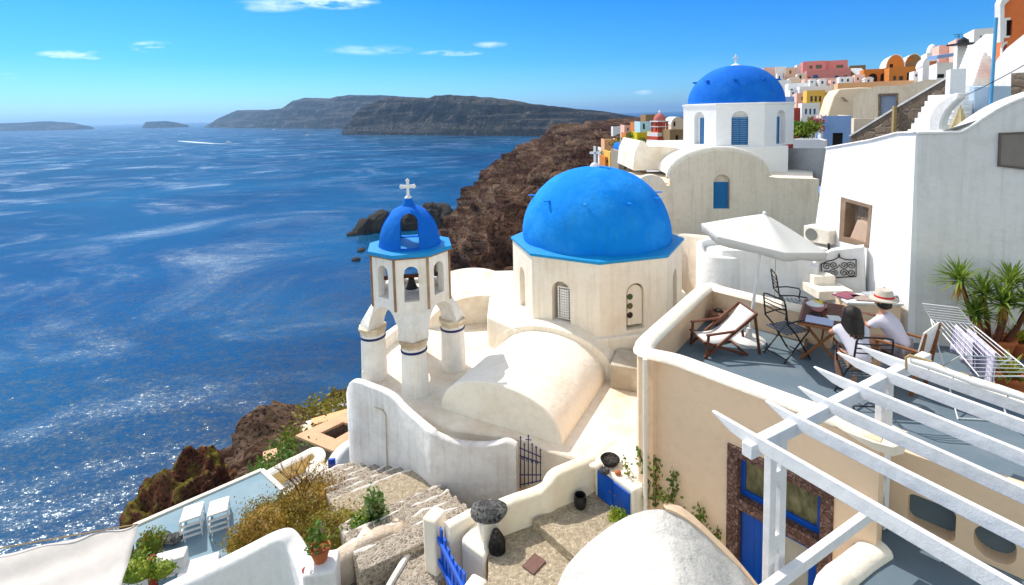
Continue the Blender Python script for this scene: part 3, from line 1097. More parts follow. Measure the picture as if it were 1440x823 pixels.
# barrel vault in front
ax = V((.47, .883, 0)).normalized(); sx_ = V((.883, -.47, 0)).normalized()
c0 = Z(697, 600, -6.6); c0 = V((-.40, 9.62, 0)) * 1.135
vb = MB()
hn = 30; hw, rise = 1.56, 1.0
ring_ = [(-hw * math.cos(PI * k / hn), rise * math.sin(PI * k / hn) ** .85) for k in range(hn + 1)]
vs = []; ns = 14
for i in range(ns + 1):
    s = i / ns * 3.1
    for (a, b) in ring_:
        q = c0 + ax * s + sx_ * a
        wob = .02 * noise.noise(V((q.x, q.y, b)) * 1.3)
        vs.append((q.x, q.y, zR - .02 + b * (1 + wob)))
fs = []
m_ = hn + 1
for i in range(ns):
    for k in range(hn):
        fs.append((i * m_ + k, (i + 1) * m_ + k, (i + 1) * m_ + k + 1, i * m_ + k + 1))
    fs.append((i * m_, i * m_ + hn, (i + 1) * m_ + hn, (i + 1) * m_))
fs.append(tuple(range(m_))); fs.append(tuple(range(ns * m_ + hn, ns * m_ - 1, -1)))
vb.add(vs, fs).build('barrel_vault', VAULTM, church, smooth=50, bev=.03)
# raised gable arch where the vault meets the base block
g1 = c0 + ax * 2.95
outer_ = [(-1.80 * math.cos(PI * k / hn), 1.12 * math.sin(PI * k / hn) ** .85) for k in range(hn + 1)]
MB().slab([(a, b) for a, b in outer_], [], 1.4, V((g1.x, g1.y, zR)), sx_, (0, 0, 1)).build('gable_arch', CREAM, church, smooth=50, bev=.03)

# ------------------------------------------------------------------ wavy white wall with iron gate
wl = thing('courtyard_wall', 'tall white wavy-topped wall in front of the bell tower columns', 'wall', (-2.5, 12, zR))
sc_ = 1.135
def wp(px, pyb, pyt, D):
    b = Y(px, pyb, D); tt = Y(px, pyt, D)
    return (b.x, b.y, b.z, tt.z)
mb = MB()
mb.path([wp(499, 680, 548, 12.6), wp(506, 676, 533, 12.3), wp(530, 672, 540, 11.95), wp(556, 668, 552, 11.6), wp(575, 672, 572, 11.25), wp(600, 690, 594, 10.8), wp(613, 705, 604, 10.55), wp(622, 708, 610, 10.5), wp(650, 712, 620, 10.4), wp(690, 714, 622, 10.3), wp(715, 716, 617, 10.25), wp(729, 716, 623, 10.2)], .2, sm=4)
mb.build('wall', plaster('wavy_white_wall_plaster', (.80, .79, .78), (.45, .38, .33), .45, drip=.35, bump=.45), wl, smooth=60)  # white plaster with brown stains and drips of its own
mb = MB()
mb.path([wp(499, 680, 548, 12.62), (wp(499, 0, 0, 12.6)[0] - .12, 12.9, -9.7, -6.9), (wp(499, 0, 0, 12.6)[0] - .25, 13.4, -9.7, -7.0)], .22, sm=3)
mb.build('side_wall', WHITE, wl, smooth=60)
pp = VP(Y(499, 600, 12.55), Y(560, 600, 11.5))
mb = MB()
mb.tube([pp.Q(501, 563, .14), pp.Q(512, 560, .14), pp.Q(545, 573, .14), pp.Q(549, 580, .14), pp.Q(551, 655, .14)], .013, 6)
mb.build('pipe', plaster('rusty_pipe', (.5, .4, .3)), wl)
mb = MB(); mb.tube([pp.Q(510, 562, .14), pp.Q(511, 600, .15), pp.Q(505, 622, .15), pp.Q(499, 610, .15)], .006, 5); mb.build('cable', DARK, wl)
# iron gate
gp = VP(Y(731, 640, 10.15), Y(762, 640, 9.75))
gate = thing('iron_gate', 'dark blue wrought iron gate with cross finials between the walls', 'gate', gp.Q(731, 686))
fr = MB()
for i, px in enumerate([732, 737.5, 743, 748.5, 754, 760]):
    tp = [616, 626, 614, 626, 630, 634][i]
    fr.tube([gp.Q(px, 686 - i * 2), gp.Q(px, tp)], .011, 6)
    fr.lathe([(.0, 0), (.022, .02), (0, .07)], gp.Q(px, tp + 1), 6)
fr.build('bars', DARKB, gate)
fr = MB()
for (ya, yb) in ((630, 643), (641, 651), (668, 668), (682, 676)):
    fr.tube([gp.Q(731, ya), gp.Q(761, yb)], .011, 6)
fr.tube([gp.Q(739.5, 618), gp.Q(747, 619)], .01, 6)
fr.build('rails', DARKB, gate)
for k in range(4):
    c = gp.Q(735 + k * 6.5, 645 + k * 2); r_ = .045
    mb = MB(); mb.tube([c + gp.U * (r_ * (1 - q / 22) * math.cos(q * .6)) + V((0, 0, r_ * (1 - q / 22) * math.sin(q * .6))) for q in range(18)], .006, 5)
    mb.build('scroll', DARKB, gate)
# ------------------------------------------------------------------ terrace building
zF = -4.5; zP = -3.86
terr = thing('terrace_house', 'warm beige house with walled roof terrace on the right, people dining on it', 'house', (3.2, 8.4, zF))
A0 = Z(917, 497, zP); B0 = Z(1238, 616, zP)
FP = VP(A0, B0)
mb = MB()
zb = -8.6
outer = [(0, zb), (FP.L, zb), (FP.L, zP - .05), (0, zP - .05)]
wf = [(1042, 644), (1149, 682), (1145, 751), (1040, 704)]
frm = [(1029, 632), (1164, 678), (1156, 772), (1153, 850), (1130, 900), (1018, 850), (1023, 716)]
hole = [FP.P(*p) for p in [(1036, 640), (1157, 682), (1150, 760), (1140, 880), (1026, 860), (1032, 716)]]
uL, uR = hole[0][0], hole[1][0]
hole = rect(uL, uR, zb + .4, hole[0][1])
mb.slab(outer, [hole], .28, FP.O, FP.U, (0, 0, 1))
mb.build('facade', CREAM2, terr, smooth=0)
# stone frame, window, doors
zt_ = hole[2][1]; zs = -5.58
fm = MB()
fw = .13
fm.slab(rect(uL - fw, uR + fw, zb + .4, zt_ + fw), [rect(uL + .02, uR - .02, zs + .06, zt_ - .02), rect(uL + .04, uR - .04, zb + .5, zs - .10)], .2, FP.O, FP.U, (0, 0, 1), .03)
fm.build('stone_frame', STFRAME, terr, smooth=0, bev=.015)
win = MB()
mid_ = uL + (uR - uL) * .36
win.slab(rect(uL + .02, uR - .02, zs + .06, zt_ - .02), [rect(uL + .08, mid_ - .02, zs + .14, zt_ - .09), rect(mid_ + .04, uR - .08, zs + .14, zt_ - .09)], .06, FP.O, FP.U, (0, 0, 1), -.10)
wo = win.build('window', DOORB, terr, smooth=0, bev=.006)
tg = NT('curtained_glass')
cg = tg.mix(tg.ramp(tg.noise(9, 4, .6, scale=(1, 1, .5)), [(.35, (0, 0, 0)), (.7, (1, 1, 1))]), (.05, .055, .02), (.22, .20, .10))
GLC = tg.done(cg, .12, spec=.5)
MB().slab(rect(uL + .03, uR - .03, zs + .07, zt_ - .03), [], .01, FP.O, FP.U, (0, 0, 1), -.135).build('pane', GLC, wo, smooth=0)
dm_ = uL + (uR - uL) * .44
dl = MB(); dl.slab(rect(uL + .04, dm_ - .0, zb + .4, zs - .10), [], .05, FP.O, FP.U, (0, 0, 1), -.08)
for i in range(5):
    u = uL + .06 + i * (dm_ - uL - .06) / 5
    dl.slab(rect(u, u + .10, zb + .5, zs - .14), [], .02, FP.O, FP.U, (0, 0, 1), -.062)
dl.build('door', DOORB, terr, smooth=0, bev=.004)
dr_ = MB(); dr_.slab(rect(dm_ + .01, uR - .04, zb + .4, zs - .10), [rect(dm_ + .12, uR - .16, -7.0, zs - .2)], .05, FP.O, FP.U, (0, 0, 1), -.08)
d2 = dr_.build('door', DOORB, terr, smooth=0, bev=.004)
MB().slab(rect(dm_ + .11, uR - .15, -7.0, zs - .19), [], .01, FP.O, FP.U, (0, 0, 1), -.11).build('pane', paint('wire_glass', (.45, .42, .34), .3), d2, smooth=0)
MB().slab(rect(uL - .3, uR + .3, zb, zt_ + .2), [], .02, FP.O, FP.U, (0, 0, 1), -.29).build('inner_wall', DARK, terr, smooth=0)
# other parapet walls and coping
P = [Z(1172, 441, zP), Z(1090, 423, zP), Z(1040, 411, zP), Z(1012, 404, zP), Z(1000, 400, zP), Z(988, 405, zP), Z(960, 430, zP), Z(915, 471, zP), Z(907, 482, zP), Z(909, 492, zP), Z(925, 499, zP)]
mb = MB()
pts = [(p.x, p.y, zb, zP - .05) for p in P]
mb.path(pts, .26, rnd=False)
mb.build('parapet', CREAM2, terr, smooth=40)
cop = MB()
end = FP.O + FP.U * (FP.L - .05)
pts = [(p.x, p.y, zP - .06, zP + .02) for p in P[:-1]]
for f in (.12, .3, .5, .7, .85, 1.0):
    q = FP.O + FP.U * (FP.L * f) - FP.N * .14
    pts.append((q.x, q.y, zP - .06, zP + .02 + (.02 if f < 1 else -.1)))
pts += [(q.x + .25, q.y + .25, zP - .1, zP - .1), (q.x + .42, q.y + .42, zP - .2, zP - .18)]
cop.path(pts, .33, rnd=True, sm=4)
cop.build('coping', plaster('pale_coping_plaster', (.88, .80, .68), (.8, .66, .48), .4), terr, smooth=60)
rim = [(p.x, p.y) for p in P]
corner = FP.O + FP.U * FP.L
fl = [(P[4].x, P[4].y), (P[7].x, P[7].y), (A0.x + .25, A0.y + .05), (corner.x - .2, corner.y + .35), (5.0, 6.65), (7.2, 4.45), (13, 4.5), (13, 11), (8.4, 12.0)]
MB().prism(fl, zF - .35, zF).build('terrace_floor', BLUEFLOOR, terr, smooth=0)
# cream drain pipe on the corner
q = FP.O - FP.N * -.02
mb = MB(); c = Z(903, 500, zP)
mb.tube([Y(907, 505, c.y - .05), Y(907, 600, c.y - .05), Y(908, 720, c.y - .05)], .035, 10)
mb.build('drain_pipe', CREAM, terr)
# right wall with rounded openings, deck edge, lower floor
RW = VP((4.58, 6.34), (6.6, 4.32))
hs1 = [(1277, 694), (1282, 687), (1330, 702), (1343, 712), (1345, 738), (1340, 741), (1280, 712), (1276, 706)]
def rrect(x0, x1, y0, y1, r, n=5):
    out = []
    for cx, cy, a in ((x1 - r, y0 + r, -PI / 2), (x1 - r, y1 - r, 0), (x0 + r, y1 - r, PI / 2), (x0 + r, y0 + r, PI)):
        for k in range(n + 1):
            q = a + PI / 2 * k / n
            out.append((cx + r * math.cos(q), cy + r * math.sin(q)))
    return out
a_ = RW.P(1277, 692); b_ = RW.P(1344, 738)
H1 = rrect(a_[0], b_[0], a_[1] - .42, a_[1], .08)
c_ = RW.P(1360, 742)
H2 = rrect(b_[0] + .16, b_[0] + .52, a_[1] - .42, a_[1] - .02, .16)
H3 = rrect(b_[0] + .68, b_[0] + 1.1, a_[1] - .42, a_[1] - .02, .16)
topz = RW.P(1300, 645)[1]
mb = MB().slab([(0, -6.6), (2.85, -6.6), (2.85, topz), (0, topz)], [H1, H2, H3], .26, RW.O, RW.U, (0, 0, 1))
mb.build('lower_wall', CREAM2, terr, smooth=30, bev=.03)
mb = MB(); d0 = V((5.02, 6.64)); d1 = V((7.3, 4.36))
mb.path([(4.72, 6.5, zF - .9, zF - .04), (5.02, 6.66, zF - .9, zF - .02), (5.6, 6.08, zF - .9, zF + .0), (6.1, 5.58, zF - .9, zF + .05), (6.25, 5.4, zF - .9, zF + .4), (6.5, 5.2, zF - .9, zF + .42)], .16, sm=4)
mb.build('deck_edge', CREAM2, terr, smooth=60)
MB().prism([(4.72, 6.5), (7.1, 4.12), (7.8, 4.6), (5.1, 7.0)], -6.6, -4.95).build('light_well_floor', BLUEFLOOR, terr, smooth=0)
MB().prism([(4.42, 6.25), (3.75, 5.45), (3.9, 4.4), (8, 2.0), (8.2, 3.0), (4.75, 6.2)], -6.3, -5.32).build('lower_roof', BLUEFLOOR, terr, smooth=0)
mb = MB(); q1 = Z(1237, 768, -5.28); q2 = Z(1165, 835, -5.28)
mb.path([(q1.x, q1.y, -6.6, -5.2), ((q1.x + q2.x) / 2, (q1.y + q2.y) / 2 + .05, -6.6, -5.22), (q2.x, q2.y, -6.6, -5.2), (q2.x - .3, q2.y - .8, -6.6, -5.2)], .3, sm=4)
mb.build('roof_kerb', CREAM, terr, smooth=60)
MB().prism([(2.2, 8.2), (corner.x - .1, corner.y + .1), (4.6, 6.5), (9, 4), (9, 9), (4.2, 11)], -8.6, -6.62).build('lower_storey', CREAM2, terr, smooth=0)

# ------------------------------------------------------------------ pergola
perg = thing('pergola', 'white painted timber pergola with six tapering rafters in the right foreground', 'pergola', (2.6, 5.2, -5.3))
zb_ = -3.33
Pa = Z(1050, 634, zb_); Pb = Z(1303, 503, zb_)
bd = (Pb - Pa).normalized()
mb = MB(); mb.bar(Pa, Pb, .11, .14)
mb.build('crossbeam', WPAINT, perg, bev=.008)
for i, (px, zbot) in enumerate(((1092, -8.2), (1245, -5.3))):
    # point on the beam at that column
    best = min((abs((CX + F * (CM.transposed() @ (Pa + (Pb - Pa) * t)).x / -(CM.transposed() @ (Pa + (Pb - Pa) * t)).z) - px), t) for t in [k / 400 for k in range(401)])[1]
    c = Pa + (Pb - Pa) * best
    for s_ in (-1, 1):
        o_ = c + bd * (.085 * s_)
        MB().bar((o_.x, o_.y, zbot), (o_.x, o_.y, zb_ - .04), .075, .10, up=tuple(bd)).build('post', WPAINT, perg, bev=.006)
    for zz_ in (zb_ - .45, zb_ - 1.15):
        if zz_ > zbot:
            MB().box((c.x, c.y, zz_), (.12, .07, .16), math.atan2(bd.y, bd.x)).build('spacer_block', WPAINT, perg, bev=.006)
rd = V((bd.y, -bd.x, 0)); rd = (rd + bd * .03).normalized()
tips = [(1000, 578), (1075, 564), (1121, 544), (1143, 516), (1176, 496), (1206, 486)]
for i, (px, py) in enumerate(tips):
    T_ = Z(px, py, -3.19)
    pr = [(0, 0), (.06, -.03), (.22, -.10), (.5, -.14), (6.0, -.14), (6.0, 0.0)]
    u = rd
    mb = MB().slab([(a, b) for a, b in pr], [], .05, T_ , u, (0, 0, 1))
    mb.build('rafter', WPAINT, perg, bev=.006, smooth=30)
q1 = Z(1232, 716, -4.72); q2 = q1 - bd * 2.6
MB().bar(q1, q2, .08, .12).build('lower_beam', WPAINT, perg, bev=.006)
roll = thing('canvas_roll', 'rolled sun canvas tied with cord, lying on the far pergola rafters', 'canvas', Z(1280, 508, -3.05))
q1 = Z(1282, 506, -3.08); q2 = q1 + rd * 4
mb = MB(); mb.tube([q1 + (q2 - q1) * (k / 20) + V((0, 0, .008 * math.sin(k * 1.7))) for k in range(21)], [.045 + .006 * math.sin(k * 2.3) for k in range(21)], 12)
mb.build('canvas', CLOTH, roll)
mb = MB(); mb.tube([q1 + (q2 - q1) * (k / 120) + V((0, .052 * math.cos(k * .9), .052 * math.sin(k * .9))) for k in range(121)], .006, 5)
mb.build('cord', PALEW, roll)
mb = MB(); mb.tube([q1 + V((-.06, 0, -.12)), q1 + V((-.07, 0, .03)), q1 + V((-.03, 0, .06)), q1 + rd * .2 + V((0, 0, .06))], .014, 8); mb.build('hanger', PALEW, roll)

# ------------------------------------------------------------------ umbrella
ub = Z(1053, 481, zF)
umb = thing('parasol', 'large open white parasol tilted on a white pole over the terrace', 'parasol', ub)
ap_ = Y(1075, 301, ub.y + .10)
pd = (ap_ - ub)
MB().lathe([(.30, 0), (.30, .05), (.26, .08), (.07, .10), (.05, .2), (.04, .28)], ub, 36).build('base', WMETAL, umb)
MB().tube([ub + V((0, 0, .05)), ap_ - V((0, 0, .03))], .029, 14).build('pole', WMETAL, umb)
nrm = (pd.normalized() + V((.03, -.05, 0))).normalized()
ea = nrm.cross(V((0, 1, 0))).normalized(); eb = nrm.cross(ea)
can = MB(); Rr = 1.12; drop = .46
a0_ = R(24)
nr_, nseg = 10, 6
vs = [ap_]; 
per = nseg * 6
for i in range(1, nr_ + 1):
    f = i / nr_
    for k in range(per):
        a = a0_ + 2 * PI * k / per
        m = (k % 6) / 6 * (2 * PI / nseg) - PI / nseg
        r_ = Rr * math.cos(PI / nseg) / math.cos(m) * f * (1 + .0)
        mm = abs(m) / (PI / nseg)
        z_ = -drop * f ** 1.08 - (1 - mm) * .035 * f * math.sin(f * PI) * 2 
        vs.append(ap_ + ea * (r_ * math.cos(a)) + eb * (r_ * math.sin(a)) + nrm * z_)
for k in range(per):       # valance
    a = a0_ + 2 * PI * k / per
    m = (k % 6) / 6 * (2 * PI / nseg) - PI / nseg
    r_ = Rr * math.cos(PI / nseg) / math.cos(m) * (.985 + .01 * math.sin(k * 2.1))
    vs.append(ap_ + ea * (r_ * math.cos(a)) + eb * (r_ * math.sin(a)) + nrm * (-drop) + V((0, 0, -.15 - .012 * math.sin(k * 1.3))))
fs = [(0, 1 + k, 1 + (k + 1) % per) for k in range(per)]
for i in range(nr_):
    for k in range(per):
        l = (k + 1) % per
        fs.append((1 + i * per + k, 1 + (i + 1) * per + k, 1 + (i + 1) * per + l, 1 + i * per + l))
can.add(vs, fs)
tcl = NT('parasol_cloth')
tcl.done((.82, .81, .78), .9, tcl.bump(tcl.noise(14, 4, .6), .25, .02), spec=.1)
tb = tcl.n('ShaderNodeBsdfTranslucent'); tb.inputs[0].default_value = (.8, .76, .7, 1)
ms = tcl.n('ShaderNodeMixShader'); ms.inputs[0].default_value = .25
tcl.l(tcl.b.outputs[0], ms.inputs[1]); tcl.l(tb.outputs[0], ms.inputs[2]); tcl.l(ms.outputs[0], tcl.t.nodes['Material Output'].inputs[0])
co_ = can.build('canopy', tcl.m, umb, smooth=50)
sm_ = co_.modifiers.new('t', 'SOLIDIFY'); sm_.thickness = .006
for k in range(6):
    a = a0_ + 2 * PI * (k) / 6
    tip = ap_ + ea * (Rr * math.cos(a)) * .98 + eb * (Rr * math.sin(a)) * .98 + nrm * (-drop - .02)
    MB().tube([ap_ - nrm * .04, tip], .008, 5).build('rib', WMETAL, umb)
MB().lathe([(.03, -.02), (.035, .03), (0, .06)], ap_, 12).build('finial', WMETAL, umb)
MB().tube([Y(1091, 358, ub.y - .6), Y(1089, 420, ub.y - .6)], .006, 5).build('crank_cord', PALEW, umb)

# ------------------------------------------------------------------ big white house on the right
HA = Z(1275, 481, zF); HB = V(((1152 - 720) / 720 * 14.0, 14.0, 0))
LP = VP(HB, HA)
HR = V((HA.x + 4.2, HA.y - 1.55, 0))
RP = VP(HA, HR)
hs = thing('white_house', 'big plain white house on the right with curved roof line and blocked stone window', 'house', (HA.x, HA.y, zF))
mb = MB()
wo_ = [(1186, 279), (1225, 290), (1221, 347), (1182, 336)]
LP.slab(mb, [(1146, 322), (1130, 500), (1275, 500), (1288, 186), (1262, 187), (1225, 197), (1162, 208)], [wo_], .5)
mb.build('side_wall', WHITE2, hs, smooth=0)
mb = MB()
RP.slab(mb, [(1275, 505), (1600, 560), (1600, 100), (1440, 137), (1420, 145), (1400, 155), (1380, 168), (1364, 179), (1350, 186), (1289, 187)], [], .5, 0)
mb.build('front_wall', GREYW, hs, smooth=0)
# coping lines
mb = MB()
for a, b in zip([(1289, 187), (1350, 186), (1364, 179), (1380, 168), (1400, 155), (1420, 145), (1440, 137)], [(1350, 186), (1364, 179), (1380, 168), (1400, 155), (1420, 145), (1440, 137), (1500, 118)]):
    mb.bar(RP.Q(*a, -.22), RP.Q(*b, -.22), .52, .05)
for a, b in zip([(1288, 186), (1262, 187), (1225, 197)], [(1262, 187), (1225, 197), (1162, 208)]):
    mb.bar(LP.Q(*a, -.22), LP.Q(*b, -.22), .52, .04)
mb.build('coping', WHITE, hs, smooth=50, bev=.015)
# roof slab behind
mb = MB(); qa = LP.Q(1162, 212); qb = RP.Q(1289, 195)
mb.add([qa, qb, RP.Q(1500, 130), V((14, 12, -.6)), V((10.5, 15, -2.2))], [(0, 1, 2, 3, 4)])
mb.build('roof', WHITE, hs, smooth=0)
# stone framed blocked window
m = LP.poly(wo_)
mb = MB()
u0, v0 = LP.P(1184, 281); u1, v1 = LP.P(1225, 347)
fr = [(LP.P(*p)) for p in [(1183, 277), (1227, 289), (1222, 349), (1180, 339)]]
inn_ = [(LP.P(*p)) for p in [(1190, 284), (1222, 293), (1218, 343), (1187, 333)]]
mb.slab(fr, [inn_], .3, LP.O, LP.U, (0, 0, 1), .012)
wf_ = mb.build('window', plaster('brown_weathered_frame', (.22, .15, .10), (.4, .32, .24), .6, fine=25), hs, smooth=0, bev=.01)
mb = MB(); mb.slab(inn_, [], .05, LP.O, LP.U, (0, 0, 1), -.2)
mb.build('stone_fill', RAMPS, wf_, smooth=0)
mb = MB(); mb.slab(LP.poly([(1189, 336), (1200, 309), (1208, 311), (1219, 318), (1218, 340), (1210, 345)]), [], .1, LP.O, LP.U, (0, 0, 1), -.08)
mb.build('stone_slab', plaster('pink_stone', (.50, .36, .27), (.35, .25, .18)), wf_, smooth=0, bev=.02)
# grey hatch
mb = MB(); RP.slab(mb, [(1406, 189), (1470, 186), (1470, 240), (1404, 232)], [], .05, .03)
h_ = mb.build('wall_hatch', paint('hatch_grey_brown', (.22, .19, .17), .6), hs, smooth=0, bev=.008)
mb = MB(); RP.slab(mb, [(1404, 187), (1472, 184), (1472, 242), (1402, 234)], [[(1406.5, 189.5), (1469, 187), (1469, 238), (1404.8, 231.5)]], .06, .045)
mb.build('hatch_frame', paint('hatch_frame', (.12, .10, .09), .6), h_, smooth=0)

# ------------------------------------------------------------------ white ledges and low walls behind the terrace
lw = thing('stepped_wall', 'white stepped garden wall behind the parasol with scrolled iron grille and ledges', 'wall', (6.2, 11.3, zF))
GP = VP(Z(1140, 412, -3.7), Z(1213, 418, -3.7))
mb = MB()
g0 = Y(1030, 420, 12.2); g1 = Y(1140, 420, 11.2)
WPn = VP((g0.x, g0.y), (g1.x, g1.y))
WPn.slab(mb, [(1015, 352), (1036, 352), (1140, 363), (1140, 375), (1150, 376), (1150, 396), (1160, 398), (1160, 450), (1005, 430)], [], .35)
mb.build('back_wall', WHITE, lw, smooth=0, bev=.02)
GP2 = VP(Y(1128, 400, 11.6), Y(1216, 400, 10.9))
mb = MB(); GP2.slab(mb, [(1150, 362), (1170, 352), (1215, 347), (1218, 420), (1140, 430), (1140, 380)], [], .25)
mb.build('grille_wall', WHITE, lw, smooth=0, bev=.02)
for (x0, x1, y0, y1, D, nm) in [(1145, 1175, 389, 402, 11.0, 'step'), (1152, 1200, 410, 423, 10.6, 'step')]:
    a = Y(x0, y1, D); b = Y(x1, y1, D); c = Y(x0, y0, D)
    MB().box(((a.x + b.x) / 2, D + .35, (a.z + c.z) / 2), (b.x - a.x, .7, c.z - a.z)).build(nm, CREAM, lw, bev=.02)
a = Z(1168, 422, -3.55); b = Z(1240, 432, -3.55)
mb = MB().box((6.9, 9.75, -4.14), (.95, .5, .7), R(-8)); mb.build('ledge', CREAM2, lw, bev=.03)
MB().box((6.9, 9.75, -3.77), (1.0, .55, .05), R(-8)).build('ledge_top', WHITE, lw, bev=.015)
# scrolled iron grille
gr = thing('scrolled_grille', 'black wrought iron panel of scrolls on the white wall beside the parasol', 'grille', GP2.Q(1155, 390, .05))
mb = MB()
pl = [GP2.Q(*p, .05) for p in [(1155, 371), (1163, 367), (1172, 365), (1180, 361), (1188, 364), (1197, 365), (1204, 364)]]
mb.tube(pl, .014, 6); mb.tube([GP2.Q(1155, 371, .05), GP2.Q(1156, 391, .05), GP2.Q(1204, 388, .05), GP2.Q(1204, 364, .05)], .014, 6)
mb.build('frame', BLACKM, gr)
for i, (px, py, s, dr) in enumerate([(1163, 374, 1, 1), (1163, 384, 1, -1), (1173, 372, 1, -1), (1173, 383, -1, 1), (1187, 372, -1, -1), (1187, 383, 1, 1), (1197, 373, -1, 1), (1197, 383, -1, -1)]):
    c = GP2.Q(px, py, .05)
    mb = MB(); mb.tube([c + GP2.U * (s * .085 * (1 - q / 30) * math.cos(q * .42)) + V((0, 0, dr * .085 * (1 - q / 30) * math.sin(q * .42))) for q in range(26)], .010, 5)
    mb.build('scroll', BLACKM, gr)
mb = MB(); mb.lathe([(0, -.02), (.03, 0), (0, .09)], GP2.Q(1180, 360, .05), 8); mb.build('finial', BLACKM, gr)
# books / boards on the ledge
q = V((6.82, 9.78, -3.742))
for i, (dx, dy, rz, col_, lb) in enumerate([(-.25, .1, .4, (.35, .1, .15), 'dark red magazine lying on the white ledge, leftmost of the three'), (.0, -.08, -.2, (.45, .35, .3), 'brown magazine lying on the white ledge between two others'), (.45, .12, .1, (.5, .52, .56), 'large open grey magazine on the white ledge by the big house wall')]):
    o = MB().box(q + V((dx, dy, .012)), (.42 + .2 * (i == 2), .3, .02), rz).build('magazine', paint('magazine_cover_%d' % i, col_, .4, var=.6, sc=20), smooth=0, bev=.003)
    tag(o, lb, 'magazine', 'magazines on the ledge')
# round stone planter wall left of the parasol
cp = Y(1020, 352, 12.8)
pw = thing('round_wall', 'small rounded white wall ring with pebbled top left of the parasol', 'wall', (cp.x, cp.y, -5.2))
mb = MB(); n_ = 16
mb.path([(cp.x + .62 * math.cos(a), cp.y + .62 * math.sin(a), -6.3, cp.z + (.16 if i < 9 else .0)) for i, a in enumerate([R(20) + R(300) * k / n_ for k in range(n_ + 1)])], .16, sm=2)
mb.build('wall', WHITE, pw, smooth=60)
MB().lathe([(.55, -6), (.55, cp.z - .02), (.4, cp.z + .02), (0, cp.z + .03)], (cp.x, cp.y, 0), 24).build('pebble_fill', plaster('white_pebbles', (.75, .72, .66), (.4, .35, .3), .6, bump=1, fine=20), pw)
mb = MB(); mb.prism([(cp.x - .9, cp.y - .7), (cp.x + .4, cp.y - 1.3), (8, 10.8), (9, 13.4), (8, 14), (cp.x - .4, cp.y + 1)], -6.6, -5.0)
mb.build('lower_platform', WHITE, pw, bev=.03)
# AC unit
ac = thing('air_conditioner', 'cream air conditioner box on a wall shelf behind the parasol', 'air conditioner', Y(1155, 340, 13.0))
APn = VP(Y(1131, 330, 13.2), Y(1167, 335, 12.6))
mb = MB(); APn.slab(mb, [(1130, 317), (1167, 325), (1167, 345), (1130, 338)], [], .4); mb.build('casing', CREAM, ac, smooth=0, bev=.02)
u, z_ = APn.P(1141, 330)
mb = MB().slab([(u + .16 * math.cos(a), z_ + .16 * math.sin(a)) for a in [2 * PI * k / 20 for k in range(20)]], [], .02, APn.O, APn.U, (0, 0, 1), .012)
mb.build('fan_grille', paint('grille_grey', (.2, .2, .18)), ac, smooth=0)
mb = MB(); mb.tube([APn.Q(1167, 342, .05), APn.Q(1168, 352, .06), APn.Q(1163, 357, .08)], .03, 6); mb.build('hose', BLACKM, ac)
MB().box(Y(1150, 352, 12.95) , (1.4, .7, .25), R(-20)).build('shelf_block', WHITE, lw, bev=.02)
# low curved wall between churches
mw = thing('curved_wall', 'low curved cream wall between the two churches', 'wall', Y(975, 345, 19))
mb = MB()
mb.path([(Y(935, 345, 19.5).x, 19.5, -7, Y(935, 327, 19.5).z), (Y(980, 345, 18.4).x, 18.4, -7, Y(980, 330, 18.4).z), (Y(1030, 345, 16.5).x, 16.5, -7, Y(1030, 336, 16.5).z), (Y(1100, 345, 15).x, 15, -7, Y(1100, 340, 15).z), (Y(1150, 345, 14.5).x, 14.5, -7, Y(1150, 345, 14.5).z)], .3, sm=4)
mb.build('wall', BACKW, mw, smooth=60)
MB().prism([(5.2, 19.6), (6.9, 18.4), (8, 15), (5.7, 13), (3, 9), (3.0, 20)], -8, -6.9).build('paved_roof', ROOFW, mw)
# ------------------------------------------------------------------ second church (deep blue dome)
C2 = V((8.9, 25.0, 0)); q = Z(1033, 150, .15)
C2 = V(((1034 - 720) / 720 * 26.0, 26.0, 0)); 
ch2 = thing('church', 'white church with the smaller deep blue dome behind, blue shutters and a cream arched gable', 'church', (C2.x, C2.y, -3.5))
R2 = 2.68; ct2 = Y(1034, 148, 26 - R2 * .93).z
z2b = Y(1034, 206, 26 - R2 * .93).z
fa2 = math.atan2(-C2.y, -C2.x) + PI / 8 + R(5)
wl2 = (ct2 - z2b)
h_ = lambda c, w, a, b: arch(c, w, z2b + a, z2b + b)
o, info = drum(C2, R2, z2b - .0, ct2, WHITE2, ch2, fa2, {7: [h_(0, .72, .05, 1.62)], 0: [h_(.12, .62, .05, 1.62)], 6: [h_(0, .62, .05, 1.62)]})
MB().lathe([(R2 * .90, z2b), (R2 * .90, ct2 - .02)], (C2.x, C2.y, 0), 8, fa2).build('niche_back', WHITE2, ch2, smooth=0)
for k, cu, w_ in ((7, 0, .72), (0, .12, .36), (6, .0, .36)):
    m_, U_, N_v = info[k]
    c_ = cu if k == 7 else (cu - .12 if k == 0 else cu + .12)
    x0, x1 = c_ - w_ / 2 + .01, c_ + w_ / 2 - .01
    mb = MB().slab(rect(x0, x1, z2b + .06, z2b + 1.32), [rect(x0 + .04, c_ - .015, z2b + .1, z2b + 1.28), rect(c_ + .015, x1 - .04, z2b + .1, z2b + 1.28)], .05, m_ - N_v * .12, U_, (0, 0, 1))
    for j in range(12):
        zz_ = z2b + .12 + j * .097
        mb.slab(rect(x0 + .02, x1 - .02, zz_, zz_ + .07), [], .015, m_ - N_v * .14, U_, (0, 0, 1))
    mb.build('shutter', SHUTB, ch2, smooth=0)
MB().lathe([(R2 + .02, ct2), (R2 + .06, ct2 + .02), (R2 + .06, ct2 + .09), (2.5, ct2 + .11)], (C2.x, C2.y, 0), 8, fa2).build('cornice', WHITE2, ch2, smooth=0)
prof_ = [(2.27, 0)] + [(2.27 * math.cos(PI / 2 * k / 20), .05 + 1.88 * math.sin(PI / 2 * k / 20)) for k in range(1, 20)] + [(0, 1.93)]
